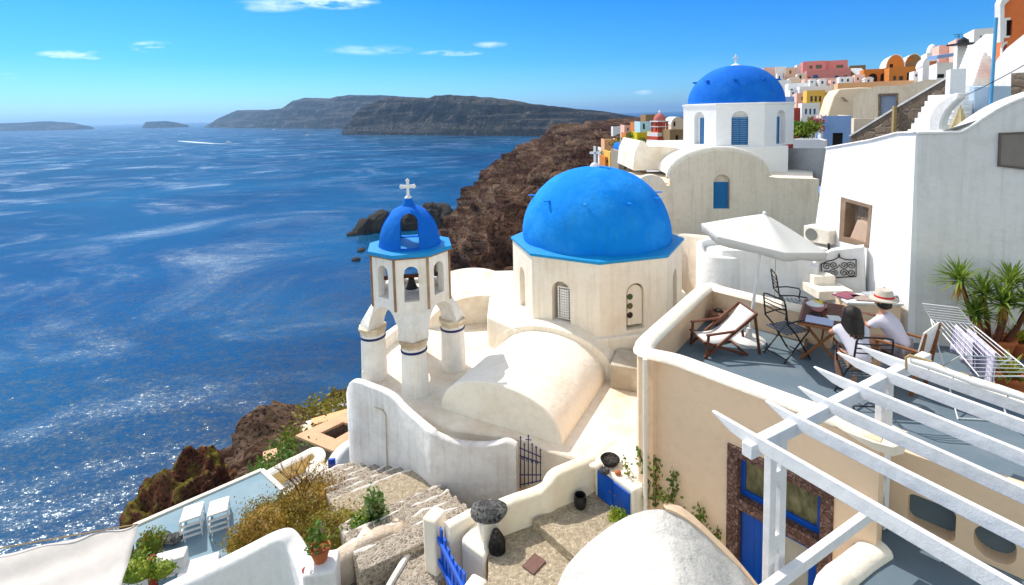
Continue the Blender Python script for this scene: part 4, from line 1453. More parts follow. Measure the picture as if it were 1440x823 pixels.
do2 = MB().lathe([(a, b + ct2 + .08) for a, b in prof_], (C2.x, C2.y, 0), 80)
for v in do2.v:
    v += (v - C2).normalized() * .03 * noise.noise(v * 1.1)
do2 = do2.build('dome', BLUE2, ch2, smooth=60)
for k in range(9):
    a = fa2 + R(12) + k * R(40); d = V((math.cos(a), math.sin(a), 0))
    MB().box(V((C2.x, C2.y, ct2 + 1.2)) + d * 1.88, (.3, .13, .08), math.atan2(d.y, d.x)).build('dome_stub', BLUE2, do2, smooth=0)
tp = V((C2.x, C2.y, ct2 + 1.97))
mb = MB().lathe([(.32, -.05), (.22, .06), (.08, .12)], tp, 20); mb.box(tp + V((0, 0, .34)), (.07, .06, .5)); mb.box(tp + V((0, 0, .4)), (.28, .06, .07)); mb.build('cross', WHITE, ch2, bev=.015)
# square base of the drum
y0 = 26 - R2 - .1
a = Y(951, 208, y0); b = Y(1108, 250, y0)
MB().prism([(a.x, y0), (b.x, y0), (b.x + .3, y0 + 6.3), (a.x + .3, y0 + 6.3)], b.z - 1.5, z2b).build('base_block', WHITE2, ch2, bev=.03)
# big gabled barrel vault toward the camera
yg = 19.6
GPl = VP(Y(925, 300, yg + .5), Y(1150, 300, yg))
gx0, gz0 = GPl.P(943, 262); gx1, gz1 = GPl.P(1082, 248); gt = GPl.P(1015, 212)
cxm = (gx0 + gx1) / 2; rx = (gx1 - gx0) / 2; rz = gt[1] - gz1
left = GPl.P(892, 262); rgt = GPl.P(1152, 252)
sm1 = GPl.P(895, 262); sm2 = GPl.P(936, 262); st = GPl.P(914, 246)
outl = [(left[0], -7.5), (rgt[0], -7.5), (rgt[0], rgt[1]), (gx1, gz1 - .05)] + [(cxm + rx * math.cos(PI * k / 24), gz1 + rz * math.sin(PI * k / 24)) for k in range(1, 24)] + [(gx0, gz1 - .1), (max(sm2[0] + .05, gx0 - .05), left[1])]
# small arch at the left
outl += [((sm1[0] + sm2[0]) / 2 + (sm2[0] - sm1[0]) / 2 * math.cos(PI * k / 10), left[1] + (st[1] - left[1]) * math.sin(PI * k / 10)) for k in range(0, 11)]
u0, z0 = GPl.P(1005, 257); u1, z1 = GPl.P(1025, 294)
mb = MB().slab(outl, [arch((u0 + u1) / 2, (u1 - u0) * 1.15, z1, z0 + .32)], .35, GPl.O, GPl.U, (0, 0, 1))
mb.build('gable_wall', BACKW, ch2, smooth=30, bev=.03)
mb = MB().slab(rect(u0 - .03, u1 + .03, z1, z0 + .35), [], .05, GPl.O, GPl.U, (0, 0, 1), -.2); mb.build('niche_back', BACKW, ch2)
mb = MB().slab(rect(u0, u1, z1, z0), [], .04, GPl.O, GPl.U, (0, 0, 1), -.14)
for j in range(12):
    zz_ = z1 + .06 + j * (z0 - z1 - .1) / 12
    mb.slab(rect(u0 + .04, u1 - .04, zz_, zz_ + .06), [], .02, GPl.O, GPl.U, (0, 0, 1), -.125)
mb.build('shutter', SHUTB, ch2, smooth=0)
rim = [(cxm + (rx + .06) * math.cos(PI * k / 24), gz1 + (rz + .06) * math.sin(PI * k / 24)) for k in range(25)]
mb = MB(); mb.tube([GPl.O + GPl.U * a + V((0, 0, b)) - GPl.N * .15 for a, b in rim], .10, 8); mb.build('gable_rim', CREAM, ch2)
vl = [(cxm + (rx - .1) * math.cos(PI * k / 20), gz1 + (rz - .1) * math.sin(PI * k / 20)) for k in range(21)]
MB().slab(vl, [], 4.5, GPl.O, GPl.U, (0, 0, 1), -.3).build('barrel_vault', VAULTM, ch2, smooth=50)
MB().prism([(Y(876, 262, 20).x, 20.55), (Y(1150, 262, 19.9).x, 20.2), (Y(1160, 262, 23).x, 24), (Y(880, 240, 24.5).x, 24.5)], -7.5, GPl.P(1100, 252)[1] - .15).build('flat_roof', ROOFW, ch2, bev=.02)
# left white shed-like vault beside the drum, and grey wall on the right
mb = MB()
L2 = VP(Y(893, 220, 23.2), Y(953, 220, 23.2))
sec = [L2.P(*p) for p in [(890, 240), (952, 240), (952, 208), (925, 206), (912, 207), (907, 199), (900, 198), (893, 214)]]
mb.slab(sec, [], 3.5, L2.O, L2.U, (0, 0, 1)); mb.build('side_vault', ROOFW, ch2, smooth=50, bev=.05)
mb = MB(); L3 = VP(Y(1104, 230, 24.5), Y(1158, 230, 22.5)); L3.slab(mb, [(1100, 209), (1160, 209), (1165, 262), (1100, 262)], [], .4); mb.build('grey_side_wall', GREYWALL, ch2, smooth=0)

# ------------------------------------------------------------------ village houses
MATC = {}
def pm(name, col):
    if name not in MATC:
        MATC[name] = plaster(name, col, None, .4, bump=.2, fine=12)
    return MATC[name]


PINK = pm('pink_render', (.62, .25, .24)); PALEP = pm('pale_pink_render', (.80, .50, .42)); ORANGE = pm('orange_render', (.58, .20, .06)); 
YEL = pm('yellow_render', (.78, .48, .10)); LBLUE = pm('light_blue_render', (.25, .42, .75)); BEIGE = pm('beige_render', (.76, .62, .46)); REDR = pm('red_render', (.50, .06, .03))
OCHRE = pm('peach_render', (.80, .46, .24)); GREYR = pm('grey_stone_render', (.32, .28, .22)); BRN = pm('brown_render', (.30, .20, .10)); ORB = pm('burnt_orange_render', (.60, .22, .05)); DRED = pm('dark_red_render', (.30, .05, .04))
WH = WHITE2
PANE = {'d': DARK, 'b': SHUTB, 'g': GLASSD, 'r': DOORB, 'k': paint('grey_blue_door', (.25, .32, .48), .5), 'o': ORANGE}
HG = 'houses stepping up the village hillside'


def house(label, x0, x1, y0, y1, D, mat, wins=(), depth=6, roof='flat', roofmat=None, rot=0, below=4, name='village_house', cat='house', group=HG, trim=None, roofh=None):
    """x0..y1: where the front wall stands in the view at distance D; wins: (x0, x1, y0, y1, kind[, arched])"""
    A = Y(x0, y1, D)
    if rot == 0 and A.x / D > .45:
        rot = -.8 * math.degrees(math.atan(A.x / D))
    d2 = D
    for _ in range(6):
        d2 = D + math.tan(R(rot)) * (Y(x1, y1, d2).x - A.x)
    B = Y(x1, y1, d2)
    P_ = VP((A.x, A.y), (B.x, B.y))
    zb_ = A.z; zt_ = P_.P((x0 + x1) / 2, y0)[1]
    r = thing(name, label, cat, (A.x, A.y, zb_), math.atan2(P_.U.y, P_.U.x), group)
    holes = []; L = P_.L
    for w_ in wins:
        a = P_.P(w_[0], w_[3]); b = P_.P(w_[1], w_[2])
        if len(w_) > 5:
            holes.append(arch((a[0] + b[0]) / 2, b[0] - a[0], max(a[1], zb_ - below + .1), b[1], 8))
        else:
            holes.append(rect(a[0], b[0], max(a[1], zb_ - below + .1), b[1]))
    mb = MB()
    par = .25 if roof == 'flat' else 0
    outl_ = [(0, zb_ - below), (L, zb_ - below), (L, zt_), (0, zt_)]
    if roof == 'vault':
        rh = roofh or L * .28
        outl_ = [(0, zb_ - below), (L, zb_ - below)] + [(L / 2 + L / 2 * math.cos(PI * k / 16), zt_ - rh + rh * math.sin(PI * k / 16)) for k in range(17)]
    mb.slab(outl_, holes, .35, P_.O, P_.U, (0, 0, 1))
    o1 = outl_ if roof == 'vault' else [(0.0, zb_ - below), (L, zb_ - below), (L, zt_ - par), (0, zt_ - par)]
    if roof == 'vault':
        o1 = [(min(max(a, .02), L - .02), b - (.02 if b > zb_ else 0)) for a, b in o1]
    mb.slab(o1, [], depth - .35, P_.O - P_.N * .351, P_.U, (0, 0, 1))
    wal = mb.build('wall', mat, r, smooth=40)
    if roof == 'flat':
        n_ = P_.N
        pr = MB()
        O = P_.O
        def pt(u, v): 
            q = O + P_.U * u - n_ * v; return (q.x, q.y)
        pr.prism([pt(0.0, .36), pt(.3, .36), pt(.3, depth), pt(0.0, depth)], zt_ - par, zt_)
        pr.prism([pt(L - .3, .36), pt(L, .36), pt(L, depth), pt(L - .3, depth)], zt_ - par, zt_)
        pr.build('roof_parapet', roofmat or mat, r, smooth=0)
    elif roof == 'vault':
        sec_ = [(L / 2 + (L / 2 + .08) * math.cos(PI * k / 16), zt_ - rh + (rh + .1) * math.sin(PI * k / 16)) for k in range(17)]
        sec_ += [(L / 2 - (L / 2 - .08) * math.cos(PI * k / 16), zt_ - rh + (rh - .05) * math.sin(PI * k / 16)) for k in range(17)]
        MB().slab(sec_, [], depth + .1, P_.O + P_.N * .05, P_.U, (0, 0, 1)).build('roof', roofmat or WH, r, smooth=50)
    elif roof == 'dome':
        q = P_.O + P_.U * (L / 2) - P_.N * (L / 2)
        MB().lathe([(L / 2 * math.cos(PI / 2 * k / 10), (roofh or L * .45) * math.sin(PI / 2 * k / 10)) for k in range(11)], (q.x, q.y, zt_ - .02), 28).build('dome', roofmat or WH, r, smooth=60)
    for i, w_ in enumerate(wins):
        h = holes[i]
        us = [p[0] for p in h]; zs_ = [p[1] for p in h]
        a, b, c, d = min(us), max(us), min(zs_), max(zs_)
        fr = MB().slab(rect(a - .02, b + .02, c, d), [rect(a + (b - a) * .14, b - (b - a) * .14, c + (d - c) * .08, d - (d - c) * .08)], .06, P_.O, P_.U, (0, 0, 1), -.2)
        nm = 'door' if (d - c) > 1.75 and w_[4] in 'rbk' else 'window'
        wo_ = fr.build(nm, trim or (PANE[w_[4]]), r, smooth=0)
        MB().slab(rect(a, b, c, d), [], .05, P_.O, P_.U, (0, 0, 1), -.24).build('pane', PANE[w_[4]], wo_, smooth=0)
    return r


# skyline of the right-hand hillside, left to right
house('small pale pink house at the left end of the village skyline', 1073, 1090, 95, 112, 150, PALEP, [(1076, 1079, 100, 107, 'g')])
house('white house with two blue shuttered windows on the skyline', 1090, 1105, 94, 112, 148, WH, [(1092, 1095, 103, 110, 'b'), (1099, 1102, 103, 110, 'b')])
r = house('cream cube house with a turquoise roof band on the skyline', 1104, 1121, 95, 113, 146, BEIGE, [(1110, 1113, 99, 104, 'g')], roofmat=LBLUE)
house('small white skyline house with one blue window, left of the pink villa', 1120, 1131, 91, 111, 145, WH, [(1124, 1127, 102, 108, 'b')])
house('left upper storey of the pink villa with a wide dark window', 1129, 1161, 86, 101, 139, PINK, [(1138, 1143, 92, 97, 'g'), (1147, 1156, 91, 97, 'g')], depth=7)
house('right upper storey of the pink villa under a white roof edge', 1161, 1192, 85, 98, 138, PINK, [(1176, 1186, 91, 96, 'g')], depth=7)
house('long lower storey of the pink villa with arched doors', 1134, 1196, 98, 115, 134, PINK, [(1136, 1140, 108, 114, 'g'), (1143, 1151, 105, 115, 'b', 1), (1173, 1180, 106, 113, 'b', 1), (1186, 1192, 106, 112, 'g')], depth=6)
house('brown stone house with blank wall right of the pink villa', 1195, 1217, 92, 108, 140, BRN, [(1199, 1203, 98, 102, 'd')])
o = MB(); q = VP(Y(1195, 100, 132), Y(1214, 100, 128))
q.slab(o, [(1194, 97), (1197, 96), (1214, 112), (1212, 115)], [], 3); o = o.build('stair_ramp', WH, smooth=0); tag(o, 'white diagonal outdoor stair beside the pink villa', 'stair')
house('brown house with two round black arches on the skyline', 1214, 1251, 97, 116, 112, ORB, [(1221, 1234, 103, 115, 'd', 1), (1238, 1247, 103, 114, 'd', 1)])
house('terracotta house under a white barrel roof on the skyline', 1246, 1272, 77, 97, 108, ORB, [(1251, 1256, 90, 96, 'd')], roof='vault', depth=9, roofh=2.6)
house('second terracotta barrel-roofed house with an orange shutter', 1272, 1298, 76, 96, 108, BRN, [(1275, 1285, 80, 87, 'o')], roof='vault', depth=9, roofh=2.6)
house('low brown front of the terracotta houses with dark openings', 1250, 1297, 94, 114, 104, ORB, [(1256, 1260, 107, 113, 'g'), (1264, 1270, 107, 113, 'g'), (1275, 1279, 102, 113, 'd'), (1286, 1292, 104, 113, 'g')])
house('white chimney house with an orange door high on the wall', 1297, 1318, 80, 113, 80, WH, [(1307, 1317, 86, 95, 'o')], roof='vault', roofh=1.4)
r = house('tiny white chapel with a dome and cross on the skyline', 1303, 1319, 74, 90, 95, WH, [], roof='dome', roofh=1.6, name='chapel', cat='chapel')
house('long white house right of the orange door chimney', 1317, 1346, 88, 113, 72, WH, [(1318, 1328, 104, 110, 'd')])
house('peach house above the blue awning', 1320, 1346, 63, 82, 85, PALEP, [])
house('upper peach house with a roof antenna', 1344, 1369, 54, 72, 80, PALEP, [(1350, 1353, 60, 64, 'g')])
q = VP(Y(1318, 80, 71), Y(1345, 80, 71)); o = MB(); q.slab(o, [(1318, 78), (1344, 74), (1344, 79), (1318, 83)], [], 1.6); o = o.build('awning', LBLUE, smooth=0); tag(o, 'light blue awning on the white house wall', 'awning')
house('tall grey white house right on top of the hill', 1368, 1402, 40, 80, 70, WH, [(1378, 1381, 50, 56, 'g')])
# middle band
for (x0, x1, y0, y1, D, m, wn_, lb, rf) in [
    (1093, 1101, 103, 114, 143, WH, [(1095, 1097, 107, 111, 'b')], 'narrow white house low on the skyline in front of the cream cube house', 'flat'),
    (1121, 1133, 103, 112, 128, BEIGE, [(1124, 1127, 106, 111, 'd')], 'small beige vaulted house just left of the pink villa', 'vault'),
    (1139, 1147, 112, 119, 108, WH, [(1141, 1143, 114, 117, 'd')], 'small white vaulted house under the pink villa, left one', 'vault'),
    (1152, 1162, 111, 119, 106, WH, [(1155, 1158, 114, 118, 'd')], 'small white vaulted house under the pink villa, right one', 'vault'),
    (1168, 1178, 112, 121, 104, PALEP, [(1171, 1174, 115, 118, 'b')], 'pale pink cube house with one blue window under the pink villa', 'flat'),
    (1180, 1200, 108, 118, 100, WH, [(1183, 1186, 111, 115, 'b'), (1191, 1194, 111, 115, 'd')], 'white house at the foot of the diagonal outdoor stair', 'flat'),
    (1202, 1216, 105, 118, 98, PALEP, [(1205, 1208, 109, 113, 'g')], 'pale pink house below the brown stone house', 'flat'),
    (1216, 1228, 109, 118, 94, WH, [(1220, 1223, 112, 116, 'b')], 'white vaulted house in front of the round black arches', 'vault'),
    (1284, 1300, 100, 113, 84, WH, [(1287, 1290, 104, 108, 'b'), (1294, 1296, 104, 108, 'd')], 'white house left of the orange door chimney', 'flat'),
    (1092, 1104, 128, 140, 98, WH, [(1096, 1099, 131, 135, 'b')], 'white house directly behind the deep blue dome edge', 'flat'),
    (1111, 1122, 127, 137, 92, WH, [(1114, 1117, 130, 134, 'd')], 'white cube house above the pale blue flat house', 'flat')]:
    house(lb, x0, x1, y0, y1, D, m, wn_, depth=4, roof=rf)
house('white house with small dark windows just right of the deep blue dome', 1089, 1112, 113, 133, 110, WH, [(1098, 1100, 122, 127, 'd'), (1104, 1106, 122, 127, 'd')])
house('white house with a small arched roof below the skyline', 1109, 1125, 109, 116, 120, BEIGE, [], roof='vault')
house('long white terrace house with three small windows', 1108, 1136, 117, 136, 100, WH, [(1112, 1115, 125, 130, 'd'), (1120, 1123, 125, 130, 'b')])
house('pale pink long wall under the pink villa', 1131, 1180, 110, 124, 112, PALEP, [(1158, 1161, 112, 116, 'g')])
house('white roofed house between the pink wall and the yellow house', 1124, 1178, 121, 134, 95, WH, [])
house('peach long roof house above the cream vaulted house', 1178, 1285, 115, 126, 88, OCHRE, [], depth=5)
house('pale blue flat house above the white three-window house', 1101, 1122, 136, 152, 84, LBLUE, [])
house('peach narrow house left of the yellow house', 1120, 1136, 131, 152, 80, PALEP, [(1127, 1130, 136, 141, 'g')])
house('yellow house with three dark windows in a row', 1134, 1160, 127, 158, 74, YEL, [(1139.5, 1143, 135, 143, 'g'), (1145.5, 1149, 135, 143, 'g'), (1151.5, 1155, 135, 143, 'g')], depth=5)
house('mustard side block of the yellow house', 1158, 1174, 130, 156, 73.5, pm('mustard_render', (.62, .40, .02)), [])
house('white house with three blue grey windows in a row', 1127, 1152, 145, 172, 64, WH, [(1132, 1135, 153, 161, 'b'), (1138, 1141, 153, 161, 'b'), (1144, 1147, 153, 161, 'b')], depth=4)
house('dark red house behind the bougainvillea', 1108, 1128, 152, 178, 66, DRED, [(1114, 1117, 158, 163, 'd')])
# cream vaulted mass, blue house, cream house with grey door
r = thing('village_house', 'big cream vaulted house above the pale blue house', 'house', Y(1165, 178, 52), 0, HG)
P_ = VP(Y(1160, 170, 52), Y(1240, 170, 50))
mb = MB(); P_.slab(mb, [(1158, 200), (1240, 200), (1240, 124), (1210, 123), (1180, 125), (1172, 136), (1165, 158)], [], 7); mb.build('wall', BEIGE, r, smooth=40, bev=.25)
mb = MB(); P_.slab(mb, [(1182, 137), (1186, 137), (1193, 143), (1188, 143)], [], .3, .1); mb.build('spout', GREYR, r, smooth=0)
r = thing('village_house', 'cream house with a grey blue stone-framed door above the brown ramp wall', 'house', Y(1199, 190, 44), 0, HG)
P_ = VP(Y(1198, 170, 44), Y(1325, 170, 40))
mb = MB(); P_.slab(mb, [(1199, 205), (1325, 180), (1325, 112), (1304, 112), (1270, 120), (1232, 121), (1215, 129), (1200, 139)], [[(1236, 168), (1262, 154), (1262, 133), (1236, 133)]], .4)
P_.slab(mb, [(1199.5, 205), (1324.5, 180), (1324.5, 113), (1304, 113), (1270, 121), (1232, 122), (1215, 130), (1200.5, 140)], [], 5, -.41)
mb.build('wall', BACKW, r, smooth=30)
mb = MB(); P_.slab(mb, [(1235, 170), (1263, 155), (1263, 131), (1235, 132)], [[(1238, 168), (1260.5, 156), (1260.5, 134), (1238, 135)]], .3, .05); d_ = mb.build('door_frame', RUBBLE, r, smooth=0)
mb = MB(); P_.slab(mb, [(1237, 170), (1262, 156), (1262, 133), (1237, 134)], [], .1, -.15); mb.build('door', PANE['k'], r, smooth=0)
house('low cream wall house beneath the stone-framed door', 1200, 1242, 167, 200, 40, BEIGE, [], depth=2)
r = house('pale blue house with a cloud-shaped patch of bare plaster and a dark window', 1156, 1196, 163, 206, 36, LBLUE, [(1170.5, 1185.5, 187, 206, 'd')], depth=4, roofmat=BEIGE)
P_ = VP(Y(1156, 206, 35.98), Y(1196, 206, 35.98)); mb = MB()
P_.slab(mb, [(1175, 180), (1178, 175), (1183, 173), (1187, 169), (1192, 174), (1195, 177), (1191, 182), (1184, 183), (1178, 182)], [], .05, .0); mb.build('plaster_patch', BEIGE, r, smooth=0)
P_ = VP(Y(1154, 206, 35.5), Y(1197, 206, 35.5)); mb = MB(); P_.slab(mb, [(1154, 206), (1157, 206), (1157, 163), (1154, 163)], [], .3); P_.slab(mb, [(1194, 206), (1197, 206), (1197, 163), (1194, 163)], [], .3); mb.build('corner_strip', WH, r, smooth=0)
# brown ramp wall rising to the right, white coping
rw = thing('ramp_wall', 'brown stone ramp wall with a white top edge climbing to the upper right', 'wall', Y(1196, 205, 26))
P_ = VP(Y(1196, 200, 27), Y(1338, 130, 23))
mb = MB(); P_.slab(mb, [(1190, 240), (1340, 240), (1340, 128), (1334, 108), (1265, 149), (1196, 192)], [], .5); mb.build('wall', RAMPS, rw, smooth=0)
mb = MB()
for a, b in (((1195, 191.5), (1265, 148.5)), ((1265, 148.5), (1335, 107.5))): mb.bar(P_.Q(*a, -.25), P_.Q(*b, -.25), .6, .08)
mb.build('coping', WHITE, rw, smooth=0)
c = P_.Q(1259, 195, .15); MB().box((c.x, c.y, P_.P(1259, 172)[1]), (.14, .14, 1.6)).build('post', PALEW, rw, smooth=0)
# bush, planter, bougainvillea
pl = thing('planter_wall', 'low white planter wall below the green bush, left of the pale blue house', 'planter', Y(1130, 206, 32))
P_ = VP(Y(1116, 206, 32), Y(1158, 206, 31)); mb = MB(); P_.slab(mb, [(1114, 230), (1160, 230), (1160, 198), (1152, 196), (1116, 196)], [], 1.0); mb.build('wall', WH, pl, smooth=0)


def leaves(name, mat, c, rad, n, size, root=None, seed=1, squash=.6, clump=9):
    rnd = random.Random(seed)
    cl = [V((rnd.uniform(-1, 1) * rad[0], rnd.uniform(-1, 1) * rad[1], rnd.uniform(-.7, 1) * rad[2])) * .62 for _ in range(clump)]
    mb = MB(); vs = []; fs = []
    for i in range(n):
        b = cl[rnd.randrange(clump)]
        p = b + V((rnd.gauss(0, .3) * rad[0], rnd.gauss(0, .3) * rad[1], rnd.gauss(0, .3) * rad[2]))
        d = V((rnd.gauss(0, 1), rnd.gauss(0, 1), rnd.gauss(.3, .8))).normalized()
        s_ = d.orthogonal().normalized(); s_.rotate(Matrix.Rotation(rnd.random() * 6, 3, d))
        L_ = size * rnd.uniform(.6, 1.4); k = len(vs); q = V(c) + p
        vs += [q, q + d * L_ * .5 + s_ * L_ * .28, q + d * L_, q + d * L_ * .5 - s_ * L_ * .28]
        fs.append((k, k + 1, k + 2, k + 3))
    mb.v = vs; mb.f = fs
    return mb.build(name, mat, root, smooth=0)


def leafmat(name, a, b, sc=3):
    t = NT(name)
    c = t.mix(t.ramp(t.noise(sc, 3, .6), [(.35, (0, 0, 0)), (.65, (1, 1, 1))]), a, b)
    t.done(c, .55, spec=.3)
    tb = t.n('ShaderNodeBsdfTranslucent'); t.l(c, tb.inputs[0])
    ms = t.n('ShaderNodeMixShader'); ms.inputs[0].default_value = .3
    t.l(t.b.outputs[0], ms.inputs[1]); t.l(tb.outputs[0], ms.inputs[2]); t.l(ms.outputs[0], t.t.nodes['Material Output'].inputs[0])
    return t.m


LEAF = leafmat('green_leaves', (.04, .12, .015), (.16, .26, .03)); LEAFY = leafmat('yellow_green_leaves', (.14, .24, .02), (.35, .40, .04)); MAG = leafmat('magenta_bracts', (.45, .01, .10), (.6, .03, .2))
c = Y(1132, 184, 33); b = thing('bush', 'green broad-leaved bush above the white planter beside the deep blue dome church', 'bush', (c.x, c.y, c.z - .8))
leaves('foliage', LEAF, c, (.95, .6, .6), 900, .22, b, 3); leaves('foliage', LEAFY, c + V((-.1, -.2, .1)), (.9, .6, .55), 350, .22, b, 4)
for k in range(5): MB().tube([c + V((.2 * k - .4, 0, -.9)), c + V((.3 * k - .6, .0, 0)), c + V((.4 * k - .8, 0, .5))], [.03, .02, .01], 5).build('stem', BROWN, b)
c = Y(1149, 177, 34); b = thing('bougainvillea', 'magenta bougainvillea beside the pale blue house', 'bush', (c.x, c.y, c.z - .8))
leaves('blossom', MAG, c, (.5, .4, .5), 350, .16, b, 5); leaves('foliage', LEAF, c, (.5, .4, .5), 120, .16, b, 6); MB().tube([c + V((0, 0, -1)), c], [.03, .01], 5).build('stem', BROWN, b)
# upper right: white stair wall, piers, blue box, orange house
st_ = thing('stair_wall', 'rounded white stair wall with steps climbing beside the closed beige umbrella', 'stair', Y(1308, 184, 16))
P_ = VP(Y(1308, 184, 16.5), Y(1345, 184, 15.8))
mb = MB(); P_.slab(mb, [(1306, 195), (1306, 165), (1309, 155), (1318, 145), (1330, 136), (1346, 130), (1349, 138), (1340, 146), (1330, 157), (1324, 170), (1321, 195)], [], .35); mb.build('wall', WHITE, st_, smooth=40, bev=.05)
for k in range(7):
    a = Y(1321 + k * 4.2, 184 - k * 8.5, 16.2 + k * .35); b_ = Y(1356 + k * 2, 184 - k * 8.5, 16.2 + k * .35)
    MB().box(((a.x + b_.x) / 2, a.y + .6, a.z - .3), (b_.x - a.x, 1.4, .62)).build('step', WHITE, st_, smooth=0, bev=.02)
c = Y(1349, 183, 15); pu = thing('folded_umbrella', 'closed beige umbrella standing behind the white wall at upper right', 'umbrella', (c.x, c.y, c.z - .6))
mb = MB(); n_ = 18
mb.lathe([(.05, .62), (.07, .5), (.16, .2), (.24, -.1), (.22, -.25)], c, 18)
for i, v in enumerate(mb.v): 
    k = i % 18; r_ = V((v.x - c.x, v.y - c.y, 0)); v += r_ * (.22 if k % 3 == 0 else -.1)
mb.build('cover', plaster('beige_canvas', (.50, .40, .22), bump=.3), pu, smooth=30); MB().tube([c + V((0, 0, -.9)), c + V((0, 0, .72))], .02, 8).build('pole', PALEW, pu)
house('white square pier at the top of the brown ramp wall', 1335, 1357, 97, 138, 21, WH, [], depth=.9, name='pier', cat='pier', group=None)
r = house('tall white chimney stack with a dark cowl', 1345, 1364, 64, 100, 34, WH, [], depth=1.1, name='chimney', cat='chimney', group=None)
c = Y(1354.5, 63, 33.6); mb = MB(); mb.box(c + V((0, -.1, .02)), (1.35, 1.2, .1)); mb.lathe([(.32, .06), (.28, .3), (.12, .42), (.03, .5)], c, 12); mb.build('cowl', BLACKM, r)
bw = thing('stair_hillside', 'broad white stepped slope rising to the orange house at the upper right', 'stair', Y(1365, 130, 30))
P_ = VP(Y(1345, 120, 31), Y(1425, 120, 27)); mb = MB()
P_.slab(mb, [(1340, 200), (1430, 200), (1430, 60), (1405, 50), (1385, 48), (1364, 66), (1362, 95), (1345, 110)], [], .6); mb.build('wall', WHITE, bw, smooth=0, bev=.03)
for k in range(14):
    y_ = 120 - k * 4.6; D_ = 26.5 + k * .25
    a = Y(1364 + k * 1.6, y_, D_); b_ = Y(1394 + k * 1.0, y_, D_)
    MB().box(((a.x + b_.x) / 2, D_ + .5, a.z - .2), (b_.x - a.x, 1.0 + .25, .4)).build('step', WHITE, bw, smooth=0, bev=.015)
r = thing('slope_wall', 'white sloping buttress wall right of the light blue pole', 'wall', Y(1394, 122, 23))
P_ = VP(Y(1394, 120, 24), Y(1445, 120, 22)); mb = MB(); P_.slab(mb, [(1392, 170), (1480, 170), (1480, 20), (1440, 48), (1415, 68), (1401, 84), (1394, 100)], [], .5); mb.build('wall', WHITE, r, smooth=0, bev=.03)
r = thing('blue_enclosure', 'pale blue painted box wall with a meter cabinet at the upper right', 'wall', Y(1361, 165, 15))
P_ = VP(Y(1361, 160, 18), Y(1392, 160, 17.4)); mb = MB(); P_.slab(mb, [(1359, 190), (1391, 190), (1391, 121), (1363, 121)], [], .4); 
PBL = pm('pale_blue_white', (.50, .62, .76))
mb.build('wall', PBL, r, smooth=0, bev=.02)
P2 = VP(Y(1391, 160, 17.35), Y(1424, 160, 19)); mb = MB(); P2.slab(mb, [(1391, 190), (1424, 190), (1424, 121), (1391, 121)], [], .4); mb.build('wall', PBL, r, smooth=0, bev=.02)
mb = MB(); P_.slab(mb, [(1375, 133), (1386, 133), (1386, 144), (1375, 144)], [], .08, .06); mb.build('meter_cabinet', PBL, r, smooth=0, bev=.01)
pb = Y(1394, 130, 17); pt_ = Y(1401, 25, 17)
pole = MB().tube([V((pb.x, pb.y, pb.z - 1)), V((pt_.x, pt_.y, pt_.z))], .05, 10); o = pole.build('pole', pm('sky_blue_pole', (.10, .35, .62))); tag(o, 'tall light blue painted pole at the upper right', 'pole')
r = house('orange house with a white framed window at the top right corner', 1409, 1480, -12, 84, 26, pm('coral_render', (.72, .19, .06)), [(1413.5, 1424, 28, 51, 'd')], below=.6, depth=1.2, roofmat=WH, group=None)
P_ = VP(Y(1409, 60, 25.97), Y(1480, 60, 25.97))
mb = MB(); P_.slab(mb, [(1407.5, 54.5), (1428, 52), (1428, 24), (1409, 26)], [[(1413, 51), (1424.5, 50), (1424.5, 28), (1413.5, 29)]], .12, .08); mb.build('window_frame', WHITE, r, smooth=0)
mb = MB(); P_.slab(mb, [(1404, 60), (1409, 60), (1410, 8), (1418, 0), (1418, -12), (1411, -12), (1404, 6)], [], .3, .1); mb.build('corner_trim', WHITE, r, smooth=0)
a = P_.P(1407, 84); b_ = P_.P(1424, 58); mb = MB(); mb.slab(arch((a[0] + b_[0]) / 2, b_[0] - a[0], a[1], b_[1]), [arch((a[0] + b_[0]) / 2, (b_[0] - a[0]) * .8, a[1] + .05, b_[1] - .12)], .1, P_.O, P_.U, (0, 0, 1), .05); df2 = mb.build('door_surround', WHITE, r)
mb = MB(); mb.slab(arch((a[0] + b_[0]) / 2, (b_[0] - a[0]) * .82, a[1] + .05, b_[1] - .1), [], .04, P_.O, P_.U, (0, 0, 1), .04); mb.build('door', DRED, r)
r = thing('brown_stone_wall', 'brown stone block wall at the right edge above the big white house', 'wall', Y(1425, 131, 14))
P_ = VP(Y(1422, 131, 15.5), Y(1460, 131, 15)); mb = MB(); P_.slab(mb, [(1421, 170), (1480, 170), (1480, 100), (1422, 103)], [], .4); mb.build('wall', RAMPS, r, smooth=0)
# overhead cable
a = Y(1262, 158, 22.8); b_ = Y(1470, 75, 12)
pts = [a.lerp(b_, k / 24) - V((0, 0, .35 * math.sin(PI * k / 24))) for k in range(25)]
o = MB().tube(pts, .011, 5).build('cable', BLACKM); tag(o, 'black cable strung from the brown ramp wall up to the right edge', 'cable')
for (px, y0, y1, D) in ((1348.5, 48, 56, 80),):
    c0_ = Y(px, y1, D); c1_ = Y(px, y0, D); mb = MB(); mb.tube([c0_, c1_], .05, 5); mb.tube([c1_ + V((-.8, 0, -.1)), c1_ + V((.6, 0, .0))], .04, 5); mb.tube([c1_ + V((-.6, 0, -.4)), c1_ + V((.6, 0, -.3))], .04, 5)
    tag(mb.build('roof_antenna', BLACKM), 'thin roof antenna on the upper peach house', 'antenna')

